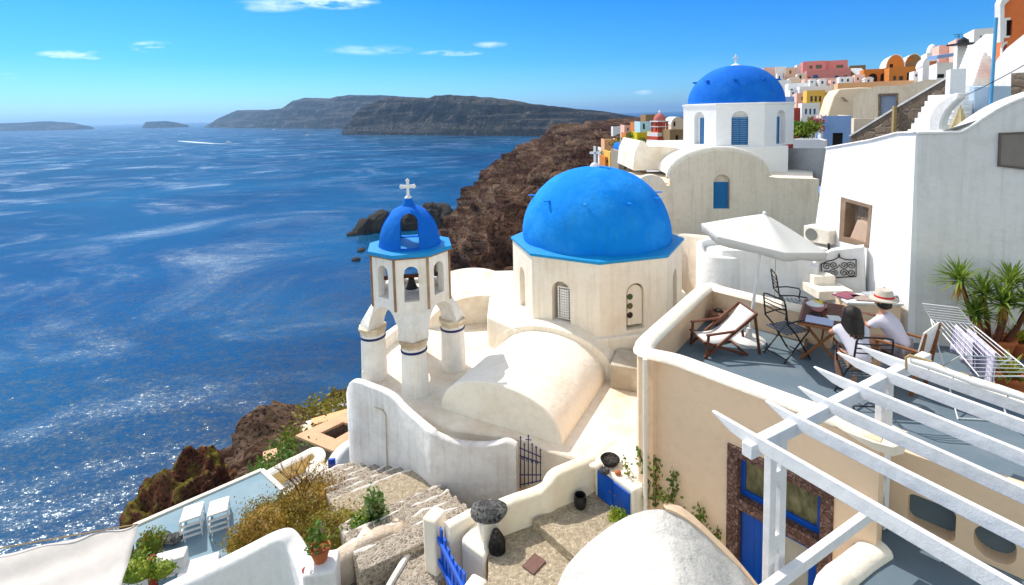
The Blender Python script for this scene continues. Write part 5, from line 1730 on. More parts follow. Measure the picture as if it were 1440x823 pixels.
# left village below the cliff ridge
house('small orange cube house left of the yellow house on the cliff', 880, 898, 187, 200, 150, ORB, [(886, 889, 190, 194, 'd')])
house('burnt orange tower house highest among the cliff houses', 893, 901, 172, 192, 148, ORANGE, [(896, 898, 176, 180, 'd')])
house('light blue church house with round corner on the cliff', 900, 924, 171, 187, 135, pm('ice_blue', (.45, .68, .85)), [(904, 907, 174, 182, 'g')])
house('brown tiled roof house just behind the red bell tower', 908, 928, 161, 173, 150, BRN, [])
house('yellow house in front of the light blue house', 896, 921, 186, 204, 125, pm('lime_yellow', (.62, .52, .02)), [(911, 915, 195, 202, 'd')])
house('cream barrel vaulted house right of the red bell tower', 944, 962, 165, 184, 128, BEIGE, [(947, 950, 171, 178, 'd')], roof='vault', roofh=1.8)
house('brown stone house under the cream barrel vault', 942, 962, 182, 206, 110, BRN, [(950, 954, 190, 200, 'd', 1)])
house('pink white small house on the cliff edge', 878, 894, 176, 188, 160, PALEP, [(882, 884, 180, 184, 'd')])
house('peach house low on the cliff left of the grey house', 850, 868, 196, 210, 160, OCHRE, [(856, 858, 200, 204, 'd')])
r = house('grey stone house with dark windows left of the white church vault', 883, 900, 200, 242, 78, GREYR, [(890, 893, 206, 213, 'd'), (890, 892, 219, 223, 'd')])
house('lower grey stone house with a tall dark door', 870, 885, 213, 245, 76, GREYR, [(878, 881, 229, 238, 'd'), (878, 880, 221, 224, 'd')])
house('bright yellow orange house low on the cliff', 858, 871, 214, 233, 90, YEL, [(860, 862, 218, 223, 'd'), (864, 866, 218, 223, 'd')])
house('small orange house at the left end of the cliff village', 851, 859, 221, 234, 92, ORB, [(853, 855, 225, 229, 'd')])
house('white house with a blue vaulted roof low on the cliff', 871, 883, 203, 214, 100, WH, [(875, 877, 208, 212, 'b')], roof='vault', roofmat=BLUE2, roofh=1.1)
house('white house at the far left of the cliff village', 845, 855, 208, 216, 170, WH, [(848, 850, 210, 214, 'd')])
house('white small house on the ridge top', 862, 872, 178, 183, 330, WH, [])
# red bell tower
c = Y(932, 204, 115); k_ = 115 / 720
rb = thing('bell_tower', 'red and white bell tower in the cliff village', 'bell tower', c)
RED = pm('red_tower_render', (.58, .10, .06))
def tier(w_, y0, y1, m, nm, dx=0):
    zt2 = Y(932, y0, 115).z; zb2 = Y(932, y1, 115).z
    return MB().box((c.x + dx, c.y + 2.5, (zt2 + zb2) / 2), (w_ * k_, w_ * k_, zt2 - zb2), R(20)).build(nm, m, rb, smooth=0)
tier(26, 192, 212, RED, 'base'); tier(27, 197, 199, WH, 'band'); tier(25, 187, 192.3, WH, 'band'); 
zt2 = Y(932, 170, 115).z; zb2 = Y(932, 187, 115).z; s2 = 17 * k_ / 2; Mz = Matrix.Rotation(R(20), 3, 'Z')
for a in range(4):
    U_ = Mz @ V((math.cos(a * PI / 2), math.sin(a * PI / 2), 0)); N_ = U_.cross(V((0, 0, 1)))
    O_ = V((c.x, c.y + 2.5, 0)) + N_ * s2
    MB().slab(rect(-s2, s2, zb2, zt2), [arch(-s2 * .45, s2 * .45, zb2 + .3, zt2 - .5, 6), arch(s2 * .45, s2 * .45, zb2 + .3, zt2 - .5, 6)], .3, O_, U_, (0, 0, 1)).build('belfry_wall', RED, rb, smooth=0)
tier(20, 170, 171.6, WH, 'band'); tier(18, 178, 179, WH, 'band')
MB().lathe([(s2 * 1.0, 0), (s2 * .95, .6), (s2 * .7, 1.25), (s2 * .3, 1.6), (0, 1.7)], (c.x, c.y + 2.5, Y(932, 170, 115).z), 20).build('dome', pm('rose_dome', (.55, .17, .15)), rb)
MB().lathe([(.25, 0), (.3, .4), (.0, .9)], (c.x, c.y + 2.5, Y(932, 170, 115).z + 1.6), 8).build('finial', WH, rb)
for i, (px, py, D_, s) in enumerate([(872, 205, 120, 2.2), (862, 225, 100, 1.6), (852, 218, 130, 2), (905, 198, 118, 1.2), (888, 190, 130, 1.4)]):
    c_ = Y(px, py, D_); o = leaves('shrub', LEAF, c_, (s, s, s * .7), 260, s * .25, None, 40 + i)
    tag(o, ['dark green shrub beside the blue vaulted roof on the cliff', 'dark green shrub left of the yellow orange cliff house', 'dark green shrub at the left edge of the cliff village', 'small green shrub under the yellow cliff house', 'small green shrub by the orange cliff cube house'][i], 'shrub', 'shrubs in the cliff village')
# hillside under the right-hand village
hb = MB()
rowsH = [[(8.5, 27.5, -5), (11, 30, -4), (16, 36, -3.5), (24, 50, -3), (40, 75, -2), (60, 110, 0), (75, 165, 3)],
         [(13, 24.5, -4.5), (16, 27, -3.5), (22, 33, -2), (31, 46, 0), (50, 70, 2.2), (74, 105, 4), (95, 160, 8)],
         [(18, 21, -3), (22, 24, -1.5), (28, 30, 1), (40, 42, 3), (62, 66, 6), (92, 100, 9), (125, 150, 11)],
         [(24, 14, -1), (28, 17, 1), (36, 24, 3.5), (52, 36, 7), (80, 58, 10), (115, 90, 13), (160, 135, 14)]]
Gh = grid(rowsH); nr, nc = len(Gh), len(Gh[0])
for r_ in Gh:
    for p in r_: hb.v.append(p + V((0, 0, .4 * noise.noise(p * .3) - (4.2 if p.y < 80 else 4.2 - min(2, (p.y - 80) / 20)))))
for i in range(nr - 1):
    for j in range(nc - 1):
        a = i * nc + j; hb.f.append((a, a + 1, a + nc + 1, a + nc))
o = hb.build('hillside', SLOPEM, smooth=180); o['kind'] = 'structure'
# ------------------------------------------------------------------ courtyard in front of the church
gq_ = [Z(px, py, -9.45) for px, py in [(345, 880), (350, 775), (398, 700), (440, 662), (475, 655)]]
gr_ = MB().prism([(q.x, q.y) for q in reversed(gq_)][::-1] + [(-3.9, 12.9), (.2, 11), (3, 9), (3, 4), (-4, 4)], -30, -9.45).build('ground', SLOPEM, smooth=0); gr_['kind'] = 'structure'
cy = MB().prism([(-.62, 8.5), (.6, 8.9), (1.6, 9.2), (2.5, 8.1), (3.0, 4.5), (-.5, 4.5), (-.5, 7.2)], -9.3, -6.85).build('courtyard_floor', PEBB, smooth=0); cy['kind'] = 'structure'
a = [Z(749, 732, -6.7), Z(808, 711, -6.7), Z(858, 738, -6.7), Z(900, 770, -6.7), Z(815, 790, -6.7)]
s_ = thing('courtyard_step', 'raised pebbled step in the courtyard corner by the blue cabinet', 'step', a[0])
MB().prism([(a[0].x, a[0].y), (a[4].x, a[4].y), (a[3].x, a[3].y), (2.2, 8.0), (1.5, 9.0), (a[1].x, a[1].y + .1)], -6.9, -6.69).build('step', PEBB, s_, smooth=0)
pw2 = thing('low_wall', 'warm cream low wall with a raised shoulder around the pebbled courtyard', 'wall', Z(763, 692, -6.3))
mb = MB(); pts = []
for (px, py, z_) in [(688, 712, -6.35), (720, 699, -6.33), (755, 687, -6.32), (768, 676, -6.2), (780, 662, -6.1), (800, 653, -6.08), (830, 640, -6.08), (862, 618, -6.08)]:
    c = Z(px, py, z_); pts.append((c.x, c.y, -8.4, z_))
mb.path(pts, .24, sm=4); mb.build('wall', plaster('sunny_cream', (.86, .78, .62), (.72, .55, .32), .4), pw2, smooth=60)
cab = thing('cabinet', 'low plastered cabinet with two blue doors against the beige terrace house', 'cabinet', (1.6, 8.3, -6.7))
MB().prism([(1.33, 8.47), (1.83, 7.77), (2.32, 8.0), (2.25, 9.0), (1.5, 9.2)], -7.2, -6.1).build('body', CREAM, cab, bev=.03)
CP_ = VP((1.33, 8.47), (1.83, 7.77))
for i in range(2):
    u = .08 + i * .37
    d_ = MB().slab(rect(u, u + .355, -6.66, -6.17), [], .03, CP_.O, CP_.U, (0, 0, 1), .03).build('door', DOORB, cab, smooth=0, bev=.005)
    q = CP_.O + CP_.U * (u + (.31 if i == 0 else .05)) + CP_.N * .045 + V((0, 0, -6.38))
    MB().lathe([(0, -.015), (.014, 0), (0, .015)], q, 8).build('knob', TERRA, d_)
bl_ = thing('stone_bowl', 'dark grey stone bowl standing on the plastered cabinet', 'bowl', Z(858, 650, -6.08))
c = Z(858, 652, -6.1); MB().lathe([(.08, 0), (.14, .03), (.17, .09), (.15, .11), (.12, .07), (0, .05)], c, 24, sq=(1, 1.0)).build('bowl', DARKROCK, bl_)
for i, (px, py, r_, m, lb) in enumerate([(838, 655, (.12, .08, .05), ROOFW, 'pale broken stone left of the dark bowl on the cabinet'), (850, 662, (.09, .08, .05), GREYROCK, 'smooth grey round stone in front of the dark bowl'), (869, 665, (.055, .05, .04), TERRA, 'small reddish stone right of the grey one on the cabinet')]):
    c = Z(px, py, -6.07); o = lump('stone', tuple(c), r_, 30 + i, m, 3, .06, False, 3); tag(o, lb, 'stone', 'stones on the cabinet')
c = Z(816, 714, -6.7); pt = thing('pot', 'small black pot on the courtyard step by the wall', 'pot', c)
MB().lathe([(.07, 0), (.10, .06), (.11, .16), (.09, .21), (.10, .23), (.08, .23), (.07, .1), (0, .08)], c, 20).build('pot', BLACKM, pt)
mt = MB().box(Z(751, 793, -6.835), (.30, .22, .02), R(48)).build('doormat', paint('brown_mat', (.20, .11, .09), .9, .5, .3, 30), smooth=0); tag(mt, 'brown doormat on the pebbled courtyard floor', 'doormat')
# rock pier
rp = thing('rock_pier', 'plastered pier topped by a rough grey lava rock beside the courtyard', 'pier', Z(686, 760, -6.9))
c = Z(687, 722, -6.42)
MB().box((c.x, c.y, -7.3), (.34, .3, 1.7), R(20)).build('pier', CREAM, rp, bev=.05)
bm_o = lump('cap_rock', (c.x, c.y, -6.38), (.29, .23, .11), 41, GREYROCK, 2.2, .14, False, 5); M_ = worldm(rp).inverted(); bm_o.data.transform(M_); bm_o.parent = rp
c2 = Z(699, 766, -6.75)
bm_o = lump('face_rock', (c2.x, c2.y, -6.78), (.13, .12, .30), 42, DARKROCK, 2.2, .14, False, 5); bm_o.data.transform(M_); bm_o.parent = rp
# cream pillars, blocks and the bright blue gate
gt_ = thing('wooden_gate', 'bright blue slatted wooden gate between two cream pillars at the bottom', 'gate', Z(632, 790, -7.3))
g1 = Z(617, 741, -6.70); g2 = Z(652, 812, -6.74)
GG = VP((g1.x, g1.y), (g2.x, g2.y)); L_ = GG.L
for i in range(7):
    u = .03 + i * (L_ - .1) / 6; hgt = -6.68 - .13 * math.sin(PI * i / 6) * 1.0
    MB().slab([(u, -7.45), (u + .085, -7.45), (u + .085, hgt), (u, hgt)], [], .03, GG.O, GG.U, (0, 0, 1)).build('slat', GATEB, gt_, smooth=0, bev=.004)
mb = MB(); mb.slab(rect(0, L_, -7.35, -7.25), [], .04, GG.O, GG.U, (0, 0, 1), .04); mb.slab(rect(0, L_, -6.95, -6.86), [], .04, GG.O, GG.U, (0, 0, 1), .04); mb.build('rail', GATEB, gt_, smooth=0, bev=.004)
PCR = plaster('gate_pillar_plaster', (.86, .78, .66), (.7, .55, .38), .4)
c = Z(611, 722, -6.6); p_ = MB().box((c.x, c.y, -7.6), (.27, .32, 2.0), R(-30)).build('pillar', PCR, bev=.04); tag(p_, 'cream gate pillar left of the blue gate', 'pillar')
c = Z(667, 822, -6.68); p_ = MB().box((c.x, c.y, -7.6), (.28, .34, 1.84), R(-30)).build('pillar', PCR, bev=.05); tag(p_, 'cream gate pillar at the bottom edge right of the blue gate', 'pillar')
bk = thing('stepped_block', 'cream stepped masonry block between the blue gate and the rock pier', 'wall', Z(665, 760, -6.9))
mb = MB(); a = [Z(648, 757, -6.75), Z(668, 732, -6.75), Z(694, 752, -6.75), Z(682, 784, -6.75)]
mb.prism([(q.x, q.y) for q in reversed(a)] if False else [(q.x, q.y) for q in a], -8, -6.75); mb.build('block', PCR, bk, bev=.05)
a = [Z(628, 737, -6.6), Z(668, 716, -6.6), Z(692, 705, -6.55)]
MB().path([(q.x, q.y, -8.2, q.z) for q in a], .2, sm=3).build('wall', PCR, bk, smooth=60)
# foreground vault roof
vr = thing('vault_roof', 'rough white plastered vault roof with a cream rim in the foreground', 'roof', (1.4, 4.6, -5))
vm = MB(); vD = 4.9
prof_px = [(770, 870), (786, 818), (803, 788), (828, 762), (855, 742), (885, 726), (912, 717), (935, 716), (958, 726), (985, 746), (1012, 772), (1040, 800), (1072, 838), (1095, 870)]
top_ = [Y(px, py, vD) for px, py in prof_px]
cen = V((1.35, vD, -5.3)); n1 = len(top_); vs = []
def sub(L):
    out = []
    for i in range(len(L) - 1):
        p0, p1, p2, p3 = L[max(0, i - 1)], L[i], L[i + 1], L[min(len(L) - 1, i + 2)]
        for k in range(4):
            t = k / 4; out.append(0.5 * ((2 * p1) + (p2 - p0) * t + (2 * p0 - 5 * p1 + 4 * p2 - p3) * t * t + (3 * p1 - p0 - 3 * p2 + p3) * t ** 3))
    return out + [L[-1]]
top_ = sub(top_); n1 = len(top_)
ns = 26
for j in range(ns + 1):
    f = j / ns
    for p in top_:
        q = p + V((-.35 * f, -2.6 * f, -.25 * f + .0))
        q += V((0, 0, .025 * noise.noise(q * 2.2) + .01 * noise.noise(q * 7)))
        vs.append(q)
fs = [(j * n1 + k, j * n1 + k + 1, (j + 1) * n1 + k + 1, (j + 1) * n1 + k) for j in range(ns) for k in range(n1 - 1)]
fs.append(tuple(range(n1)))
vm.add(vs, fs).build('vault', ROUGHW, vr, smooth=60)
rm = MB(); vs = []
rt_ = top_[28:]
for i_, p in enumerate(rt_):
    d = (p - cen).normalized(); g_ = min(1, i_ / 5)
    vs += [p - d * .12 + V((0, .04 + .13 * g_, 0)), p + d * .005 + V((0, .04 + .13 * g_, 0)), p + d * .012 * g_ + V((0, .06, 0)), p + d * .008 + V((0, .003, 0)), p - d * .12 + V((0, .003, 0))]
fs = [(i * 5 + k, i * 5 + (k + 1) % 5, (i + 1) * 5 + (k + 1) % 5, (i + 1) * 5 + k) for i in range(len(rt_) - 1) for k in range(5)]
rm.add(vs, fs).build('rim', CREAM2, vr, smooth=50)
MB().slab([(p.x, p.z - .02) for p in top_[2:-2]], [], .01, V((0, vD + .002, 0)), (1, 0, 0), (0, 0, 1)).build('end_wall', ROUGHW, vr)

# ------------------------------------------------------------------ cobbled stairs
stp = thing('stairs', 'cobbled stone stairs with white-washed edges descending past the wavy white wall', 'stairs', (-2.5, 10, -8))
tr = V((-.50, .866, 0)); ed = V((.866, .50, 0)); S0 = V((-1.75, 8.35, 0))
EDGE = plaster('whitewashed_edge', (.80, .76, .70), (.5, .42, .33), .5, bump=.7)
pos_ = 0; rnd = random.Random(9)
for i, run in enumerate([.42, .42, .42, .42, 1.0, .40, .40, .40, .42, .42]):
    c = S0 + tr * (pos_ + run / 2); z_ = -7.42 - i * .145; pos_ += run
    M3 = Matrix(((ed.x, tr.x, 0), (ed.y, tr.y, 0), (0, 0, 1)))
    MB().box((c.x, c.y, z_ - .4), (2.1, run + .06, .8), m=M3).build('step', PAVE if i != 4 else PEBB, stp, smooth=0, bev=.02)
    cc = c + tr * (run / 2 - .01)
    mb = MB(); n_ = 12
    mb.tube([cc + ed * (-1.05 + 2.1 * k / n_) + tr * rnd.uniform(-.035, .035) + V((0, 0, z_ - .035 + rnd.uniform(-.012, .012))) for k in range(n_ + 1)], [rnd.uniform(.03, .055) for k in range(n_ + 1)], 7); mb.build('step_edge', EDGE, stp)
st2 = thing('stairs', 'lower flight of cobbled steps with curved white edges at the bottom of the picture', 'stairs', (-2.3, 8, -8))
for i, (px, py, z_) in enumerate([(598, 790, -7.55), (560, 800, -7.8), (522, 812, -8.05), (480, 826, -8.3), (440, 840, -8.55)]):
    c = Z(px, py, z_); MB().box((c.x, c.y - .15, z_ - .5), (.75, 1.9, 1.0), R(-18)).build('step', PAVE, st2, smooth=0, bev=.02)
    d2_ = V((math.sin(R(18)), math.cos(R(18)), 0)); e_ = c + V((-.36, -.15, 0))
    mb = MB(); mb.tube([e_ - d2_ * .9 + V((.10, 0, z_ * 0 + .0)), e_ - d2_ * .3 + V((-.05, 0, .01)), e_ + d2_ * .3 + V((-.06, 0, .01)), e_ + d2_ * .9 + V((.08, 0, 0))], .055, 7); mb.build('step_edge', EDGE, st2)
RW_ = plaster('whitewashed_rubble', (.78, .70, .58), (.42, .30, .2), .8, bump=1.0, lo=.4, hi=.62, fine=14)
lw2 = thing('rubble_wall', 'low white-washed rubble wall between the dry bush and the lower steps', 'wall', Z(520, 760, -7.6))
mb = MB(); pts = []
for (px, py, z_) in [(455, 792, -7.45), (490, 768, -7.5), (508, 757, -7.52), (514, 752, -7.62), (520, 750, -7.5), (545, 741, -7.5), (556, 738, -7.62), (562, 737, -7.5), (580, 742, -7.62)]:
    c = Z(px, py, z_); pts.append((c.x, c.y, -9.3, z_))
mb.path(pts, .34, sm=3); mb.build('wall', RW_, lw2, smooth=60)
mb = MB(); pts = []
for (px, py, z_) in [(440, 652, -9.2), (462, 668, -8.9), (485, 690, -8.6), (505, 712, -8.3), (520, 730, -8.15)]:
    c = Z(px, py, z_); pts.append((c.x, c.y, -9.6, z_))
o = MB(); o.path(pts, .42, sm=3); o = o.build('garden_kerb', RW_, smooth=60); tag(o, 'pale sloping kerb wall between the stairs and the purple heather', 'wall')
# white planter wall, pier with flower pot
wp_ = thing('planter_wall', 'curved white plastered wall around the dry shrubs at the bottom left', 'wall', Z(400, 750, -7.3))
mb = MB(); pts = []
for (px, py, z_) in [(190, 850, -7.5), (240, 822, -7.45), (300, 795, -7.4), (350, 770, -7.35), (385, 752, -7.25), (403, 748, -7.2), (415, 762, -7.3), (428, 790, -7.4), (440, 830, -7.5)]:
    c = Z(px, py, z_); pts.append((c.x, c.y, -10.5, z_))
mb.path(pts, .30, sm=4); mb.build('wall', WHITE, wp_, smooth=60)
c = Z(452, 790, -7.15); pr = MB().box((c.x, c.y, -8.2), (.5, .45, 2.1), R(10)).build('pier', WHITE, bev=.04); tag(pr, 'white pier carrying a flower pot at the bottom', 'pier')
c = Z(451, 787, -7.15); fp = thing('flower_pot', 'terracotta pot with a small flowering plant on the white pier', 'flower pot', c)
MB().lathe([(.10, 0), (.15, .17), (.165, .18), (.165, .22), (.14, .22), (.13, .18), (0, .17)], c, 20).build('pot', TERRA, fp)
leaves('foliage', LEAF, c + V((0, 0, .36)), (.2, .2, .2), 260, .07, fp, 11); leaves('blossom', pm('lilac_flower', (.45, .2, .35)), c + V((0, 0, .5)), (.14, .14, .08), 30, .04, fp, 12, clump=5)
rd_ = Z(432, 812, -7.4); o = MB().tube([rd_ + V((0, 0, -.4)), rd_ + V((.01, 0, 0)), rd_ + V((-.02, 0, .15))], [.05, .05, .06], 10).build('red_post', DRED); tag(o, 'dark red post beside the white pier', 'post')
# dry shrubs
GOLD = leafmat('golden_dry_foliage', (.22, .13, .02), (.40, .24, .03), 2.5); PURP = leafmat('purple_brown_heather', (.10, .05, .06), (.20, .11, .10), 6)
OLIVE = leafmat('olive_foliage', (.16, .15, .02), (.34, .27, .04), 2)
def shrub(name, label, px, py, z_, rad, n, size, mats, seed, cat='shrub', stems=6):
    c = Z(px, py, z_); r = thing(name, label, cat, (c.x, c.y, z_ - rad[2]))
    for k, m in enumerate(mats): leaves('foliage', m, c, rad, n // len(mats), size, r, seed + k, clump=16)
    if name in ('oleander', 'green_plant'): mats = mats
    u_ = lump('undergrowth', (c.x, c.y, c.z - rad[2] * .15), tuple(q * (.3 if name == 'oleander' else .84) for q in rad), seed, mats[0], 2.2, .2, False, 4)
    u_.data.transform(worldm(r).inverted()); u_.parent = r
    rnd = random.Random(seed)
    for k in range(stems):
        e = V((rnd.uniform(-.6, .6) * rad[0], rnd.uniform(-.6, .6) * rad[1], rnd.uniform(.2, .7) * rad[2]))
        MB().tube([c + V((e.x * .2, e.y * .2, -rad[2])), c + e * .6, c + e], [.02, .014, .006], 5).build('stem', BROWN, r)
    return r
shrub('dry_shrub', 'golden brown dry shrub at the left in the white walled bed', 382, 738, -8.6, (.7, .6, .45), 9000, .05, [GOLD, OLIVE], 21)
shrub('dry_shrub', 'golden olive dry shrub in the middle of the walled bed', 440, 715, -8.6, (.8, .8, .45), 11000, .05, [GOLD, OLIVE, GOLD], 24)
shrub('dry_shrub', 'yellow green dry shrub behind the flower pot', 480, 745, -8.2, (.65, .5, .38), 8000, .05, [OLIVE, GOLD], 28)
shrub('dry_shrub', 'low golden brown dry shrub at the left end of the bed, nearest the deck', 352, 760, -8.75, (.5, .45, .3), 5000, .05, [GOLD, OLIVE], 37)
shrub('heather', 'purple brown heather clump beside the pale kerb', 478, 703, -8.5, (.42, .38, .25), 4500, .035, [PURP], 31)
BARE = 1
shrub('oleander', 'upright grey green leafy plant beside the rubble wall', 527, 725, -7.75, (.20, .20, .5), 620, .10, [leafmat('oleander_leaves', (.08, .16, .04), (.30, .38, .16)), LEAF], 33, 'plant')
shrub('green_plant', 'low bright green plant at the foot of the oleander', 508, 742, -7.95, (.32, .25, .2), 700, .08, [LEAF, LEAFY], 35, 'plant')
bb = Z(425, 715, -8.6); tb_ = thing('bare_shrub', 'leafless twiggy shrub rising out of the golden bush', 'shrub', bb)
rnd = random.Random(5)
def twig(p, d, L, r, n, mb):
    q = p + d * L; mid_ = p + d * L * .5 + V((rnd.uniform(-1, 1), rnd.uniform(-1, 1), 0)) * L * .07
    mb.tube([p, mid_, q], [r, r * .8, r * .6], 4)
    if n > 0:
        for k in range(3):
            twig(p.lerp(q, rnd.uniform(.5, 1)), (d + V((rnd.uniform(-1, 1), rnd.uniform(-1, 1), rnd.uniform(-.3, .6))) * .65).normalized(), L * .68, r * .6, n - 1, mb)
for k in range(5):
    mb = MB(); twig(bb + V((0, 0, .2)), V((-.5 + .27 * k, rnd.uniform(-.3, .3), 1)).normalized(), .55, .012, 3, mb); mb.build('branch', BROWN, tb_)
soil = [Z(402, 752, -8.9), Z(430, 800, -8.9), Z(520, 780, -8.9), Z(530, 715, -8.9), Z(470, 660, -8.9), Z(432, 680, -8.9), Z(392, 735, -8.9)]
o = MB().prism([(q.x, q.y) for q in soil], -9.6, -8.95).build('soil', SLOPEM, smooth=0); o['kind'] = 'structure'
# ------------------------------------------------------------------ lounger terrace
lt = thing('sun_deck', 'pale blue painted sun terrace with two white loungers, lower left', 'terrace', Z(290, 735, -10.2))
pg = [Z(187, 741, -10.2), Z(368, 662, -10.2), Z(398, 690, -10.2), Z(360, 745, -10.2), Z(330, 800, -10.2), Z(250, 830, -10.2), Z(190, 800, -10.2)]
MB().prism([(q.x, q.y) for q in pg], -13.5, -10.2).build('floor', LOUNGEFL, lt, smooth=0)
mb = MB()
for a, b in ((pg[0], pg[1]), (pg[1], pg[2])): mb.bar(V((a.x, a.y, -10.18)), V((b.x, b.y, -10.18)), .12, .06)
mb.build('edge_strip', CREAM, lt, bev=.01)


def lounger(label):
    r = thing('sun_lounger', label, 'sun lounger', (0, 0, 0), 0, 'sun loungers on the blue deck')
    # local: head end +y
    sl = .16; L_ = 1.0
    P0 = V((0, -.5, .62)); P1 = V((0, .5, .34))
    mb = MB(); mb.bar(P0, P1, .60, .05); mb.build('cushion', CLOTH, r, local=True, bev=.02)
    for x in (-.29, .29):
        MB().bar((x, -.5, .57), (x, .5, .29), .04, .05).build('side_rail', WPAINT, r, local=True)
        MB().bar((x, -.50, .57), (x, -.34, .0), .04, .05).build('leg', WPAINT, r, local=True)
        MB().bar((x, .42, .28), (x, .50, .0), .04, .05).build('leg', WPAINT, r, local=True)
        MB().bar((x, -.42, .20), (x, .46, .12), .035, .05).build('lower_rail', WPAINT, r, local=True)
    for y_, z_ in ((-.47, .46), (-.42, .28), (-.37, .10)):
        MB().bar((-.29, y_, z_), (.29, y_, z_), .03, .05).build('crossbar', WPAINT, r, local=True)
    return r


l1 = lounger('white sun lounger on the pale blue deck, left of the pair'); c = Z(272, 744, -10.2); l1.location = c; l1.rotation_euler.z = R(27); l1.scale = (.74, .92, .95)
c = Z(309, 736, -10.2); dup(l1, c, R(27), 'white sun lounger on the pale blue deck, right of the pair')
for i, (px, py, r_, lb) in enumerate([(207, 775, (.30, .2, .16), 'largest grey boulder at the near edge of the sun deck'), (228, 757, (.2, .16, .13), 'grey boulder behind the largest one beside the sun deck'), (246, 757, (.17, .15, .12), 'grey boulder nearest the left lounger'), (198, 765, (.1, .1, .16), 'small upright grey boulder at the corner of the awning')]):
    c = Z(px, py, -10.05); o = lump('boulder', tuple(c), r_, 60 + i, GREYROCK, 2, .12, False, 4); tag(o, lb, 'boulder', 'boulders beside the sun deck')
pb = thing('low_white_wall', 'small white stepped wall at the near side of the sun deck', 'wall', Z(245, 785, -9.8))
for (x0, y0, w_, d_, h_, rz) in [(235, 782, .75, .35, .35, 20), (280, 792, .8, .4, .1, 22), (205, 800, 1.2, .4, .2, 20)]:
    c = Z(x0, y0, -10.2 + h_); MB().box((c.x, c.y, -10.2 + h_ / 2 - .3), (w_, d_, h_ + .6), R(rz)).build('wall', WHITE, pb, bev=.03)
shrub('yellow_shrub', 'yellow green shrub beside the dark red post near the awning', 212, 765, -9.4, (.22, .2, .3), 900, .07, [LEAFY, OLIVE], 71)
shrub('green_shrub', 'green shrub in front of the awning at the bottom', 190, 800, -9.3, (.4, .3, .2), 1200, .07, [LEAFY, LEAF], 73)
shrub('small_green_plant', 'small bright green plant below the white stepped wall', 228, 800, -9.4, (.25, .2, .14), 700, .06, [LEAFY], 75, 'plant')
c = Z(213, 790, -9.5); o = MB().tube([c + V((0, 0, -.8)), c + V((0, 0, .1))], .09, 10).build('wooden_post', DRED); tag(o, 'thick dark red post under the yellow green shrub', 'post')
# canvas awning
aw = thing('awning', 'off white canvas awning sagging in folds at the bottom left corner', 'awning', Z(120, 790, -7.5))
A_, B_, C_, D_ = Z(-120, 792, -7.0), Z(194, 737, -7.9), Z(160, 850, -7.6), Z(-120, 880, -6.9)
mb = MB(); n_ = 28
for i in range(n_ + 1):
    for j in range(n_ + 1):
        u, v = i / n_, j / n_
        p = A_.lerp(B_, u).lerp(D_.lerp(C_, u), v)
        s_ = math.sin(PI * u) * .12 + .05 * math.sin(v * 15 + u * 7) * (1 - u * .6) + .03 * math.sin(u * 22 - v * 9) * u + .12 * math.sin(PI * v)
        mb.v.append(p - V((0, 0, s_)))
for i in range(n_):
    for j in range(n_):
        a = i * (n_ + 1) + j; mb.f.append((a, a + n_ + 1, a + n_ + 2, a + 1))
co_ = mb.build('canvas', AWN, aw, smooth=60); sm_ = co_.modifiers.new('t', 'SOLIDIFY'); sm_.thickness = .01
MB().tube([A_, B_], .012, 6).build('cord', PALEW, aw)

# ------------------------------------------------------------------ small buildings below, behind the wavy wall
def block(name, label, px, mat, D0, D1, zb_, th, cat='house', bev=.06):
    r = thing(name, label, cat, Y(px[0][0], px[0][1], D0), 0)
    return r
rs = thing('roofless_house', 'roofless pinkish stone walled enclosure below the cliff edge, left of the tall white wall', 'ruin', Z(465, 620, -17.5))
T1, T2, T3, T4 = Z(433, 614, -17.5), Z(470, 629, -17.5), Z(520, 600, -17.5), Z(484, 590, -17.5)
PINKST = plaster('peach_stone_coping', (.70, .42, .25), (.5, .3, .18), .6, bump=.6)
MB().path([(q.x, q.y, -24, -17.5) for q in (T1, T2, T3, T4)], .7, rnd=False, closed=True).build('wall', RUBBLE, rs, smooth=0)
MB().path([(q.x, q.y, -17.49, -17.36) for q in (T1, T2, T3, T4)], .8, rnd=False, closed=True).build('coping', PINKST, rs, smooth=0)
MB().prism([(q.x, q.y) for q in (T1, T2, T3, T4)], -24, -19.4).build('floor', PINKST, rs)
yw = thing('yellow_wall', 'yellow curved wall with white top beside the sun deck', 'wall', Z(420, 660, -14))
mb = MB(); pts = []
for (px, py, z_) in [(372, 668, -13.6), (400, 652, -13.6), (425, 640, -13.6), (438, 633, -13.5), (447, 634, -13.5), (450, 642, -13.5), (440, 652, -13.5)]:
    c = Z(px, py, z_); pts.append((c.x, c.y, -17, z_))
mb.path(pts, .35, sm=5); mb.build('wall', YELL, yw, smooth=60)
MB().path([(p[0], p[1], p[3] - .02, p[3] + .04) for p in pts], .4, sm=5).build('coping', CREAM, yw, smooth=60)
c = Z(432, 675, -13.4); MB().box((c.x, c.y, -15), (.5, .5, 3.2)).build('pier', YELL, yw, bev=.05)
q = [Z(375, 690, -14.2), Z(450, 655, -14.2), Z(480, 668, -14.2), Z(420, 720, -14.2)]
o = MB().prism([(k.x, k.y) for k in q], -18, -14.2).build('lower_terrace', GREYW, smooth=0); tag(o, 'small pale grey terrace floor between the yellow wall and the dry shrubs', 'terrace')
wa = thing('white_arch_wall', 'curved white wall with a dark stone lining left of the tall white wall', 'wall', Z(480, 650, -13))
mb = MB(); pts = []
for (px, py, z_) in [(462, 668, -13.2), (466, 650, -13), (476, 634, -12.9), (488, 623, -12.9), (505, 614, -12.9)]:
    c = Z(px, py, z_); pts.append((c.x, c.y, -16, z_))
mb.path(pts, .5, sm=4); mb.build('wall', WHITE, wa, smooth=60)
o = MB().box(Z(467, 658, -13), (.25, .1, .7), R(10)).build('blue_panel', DOORB, wa)
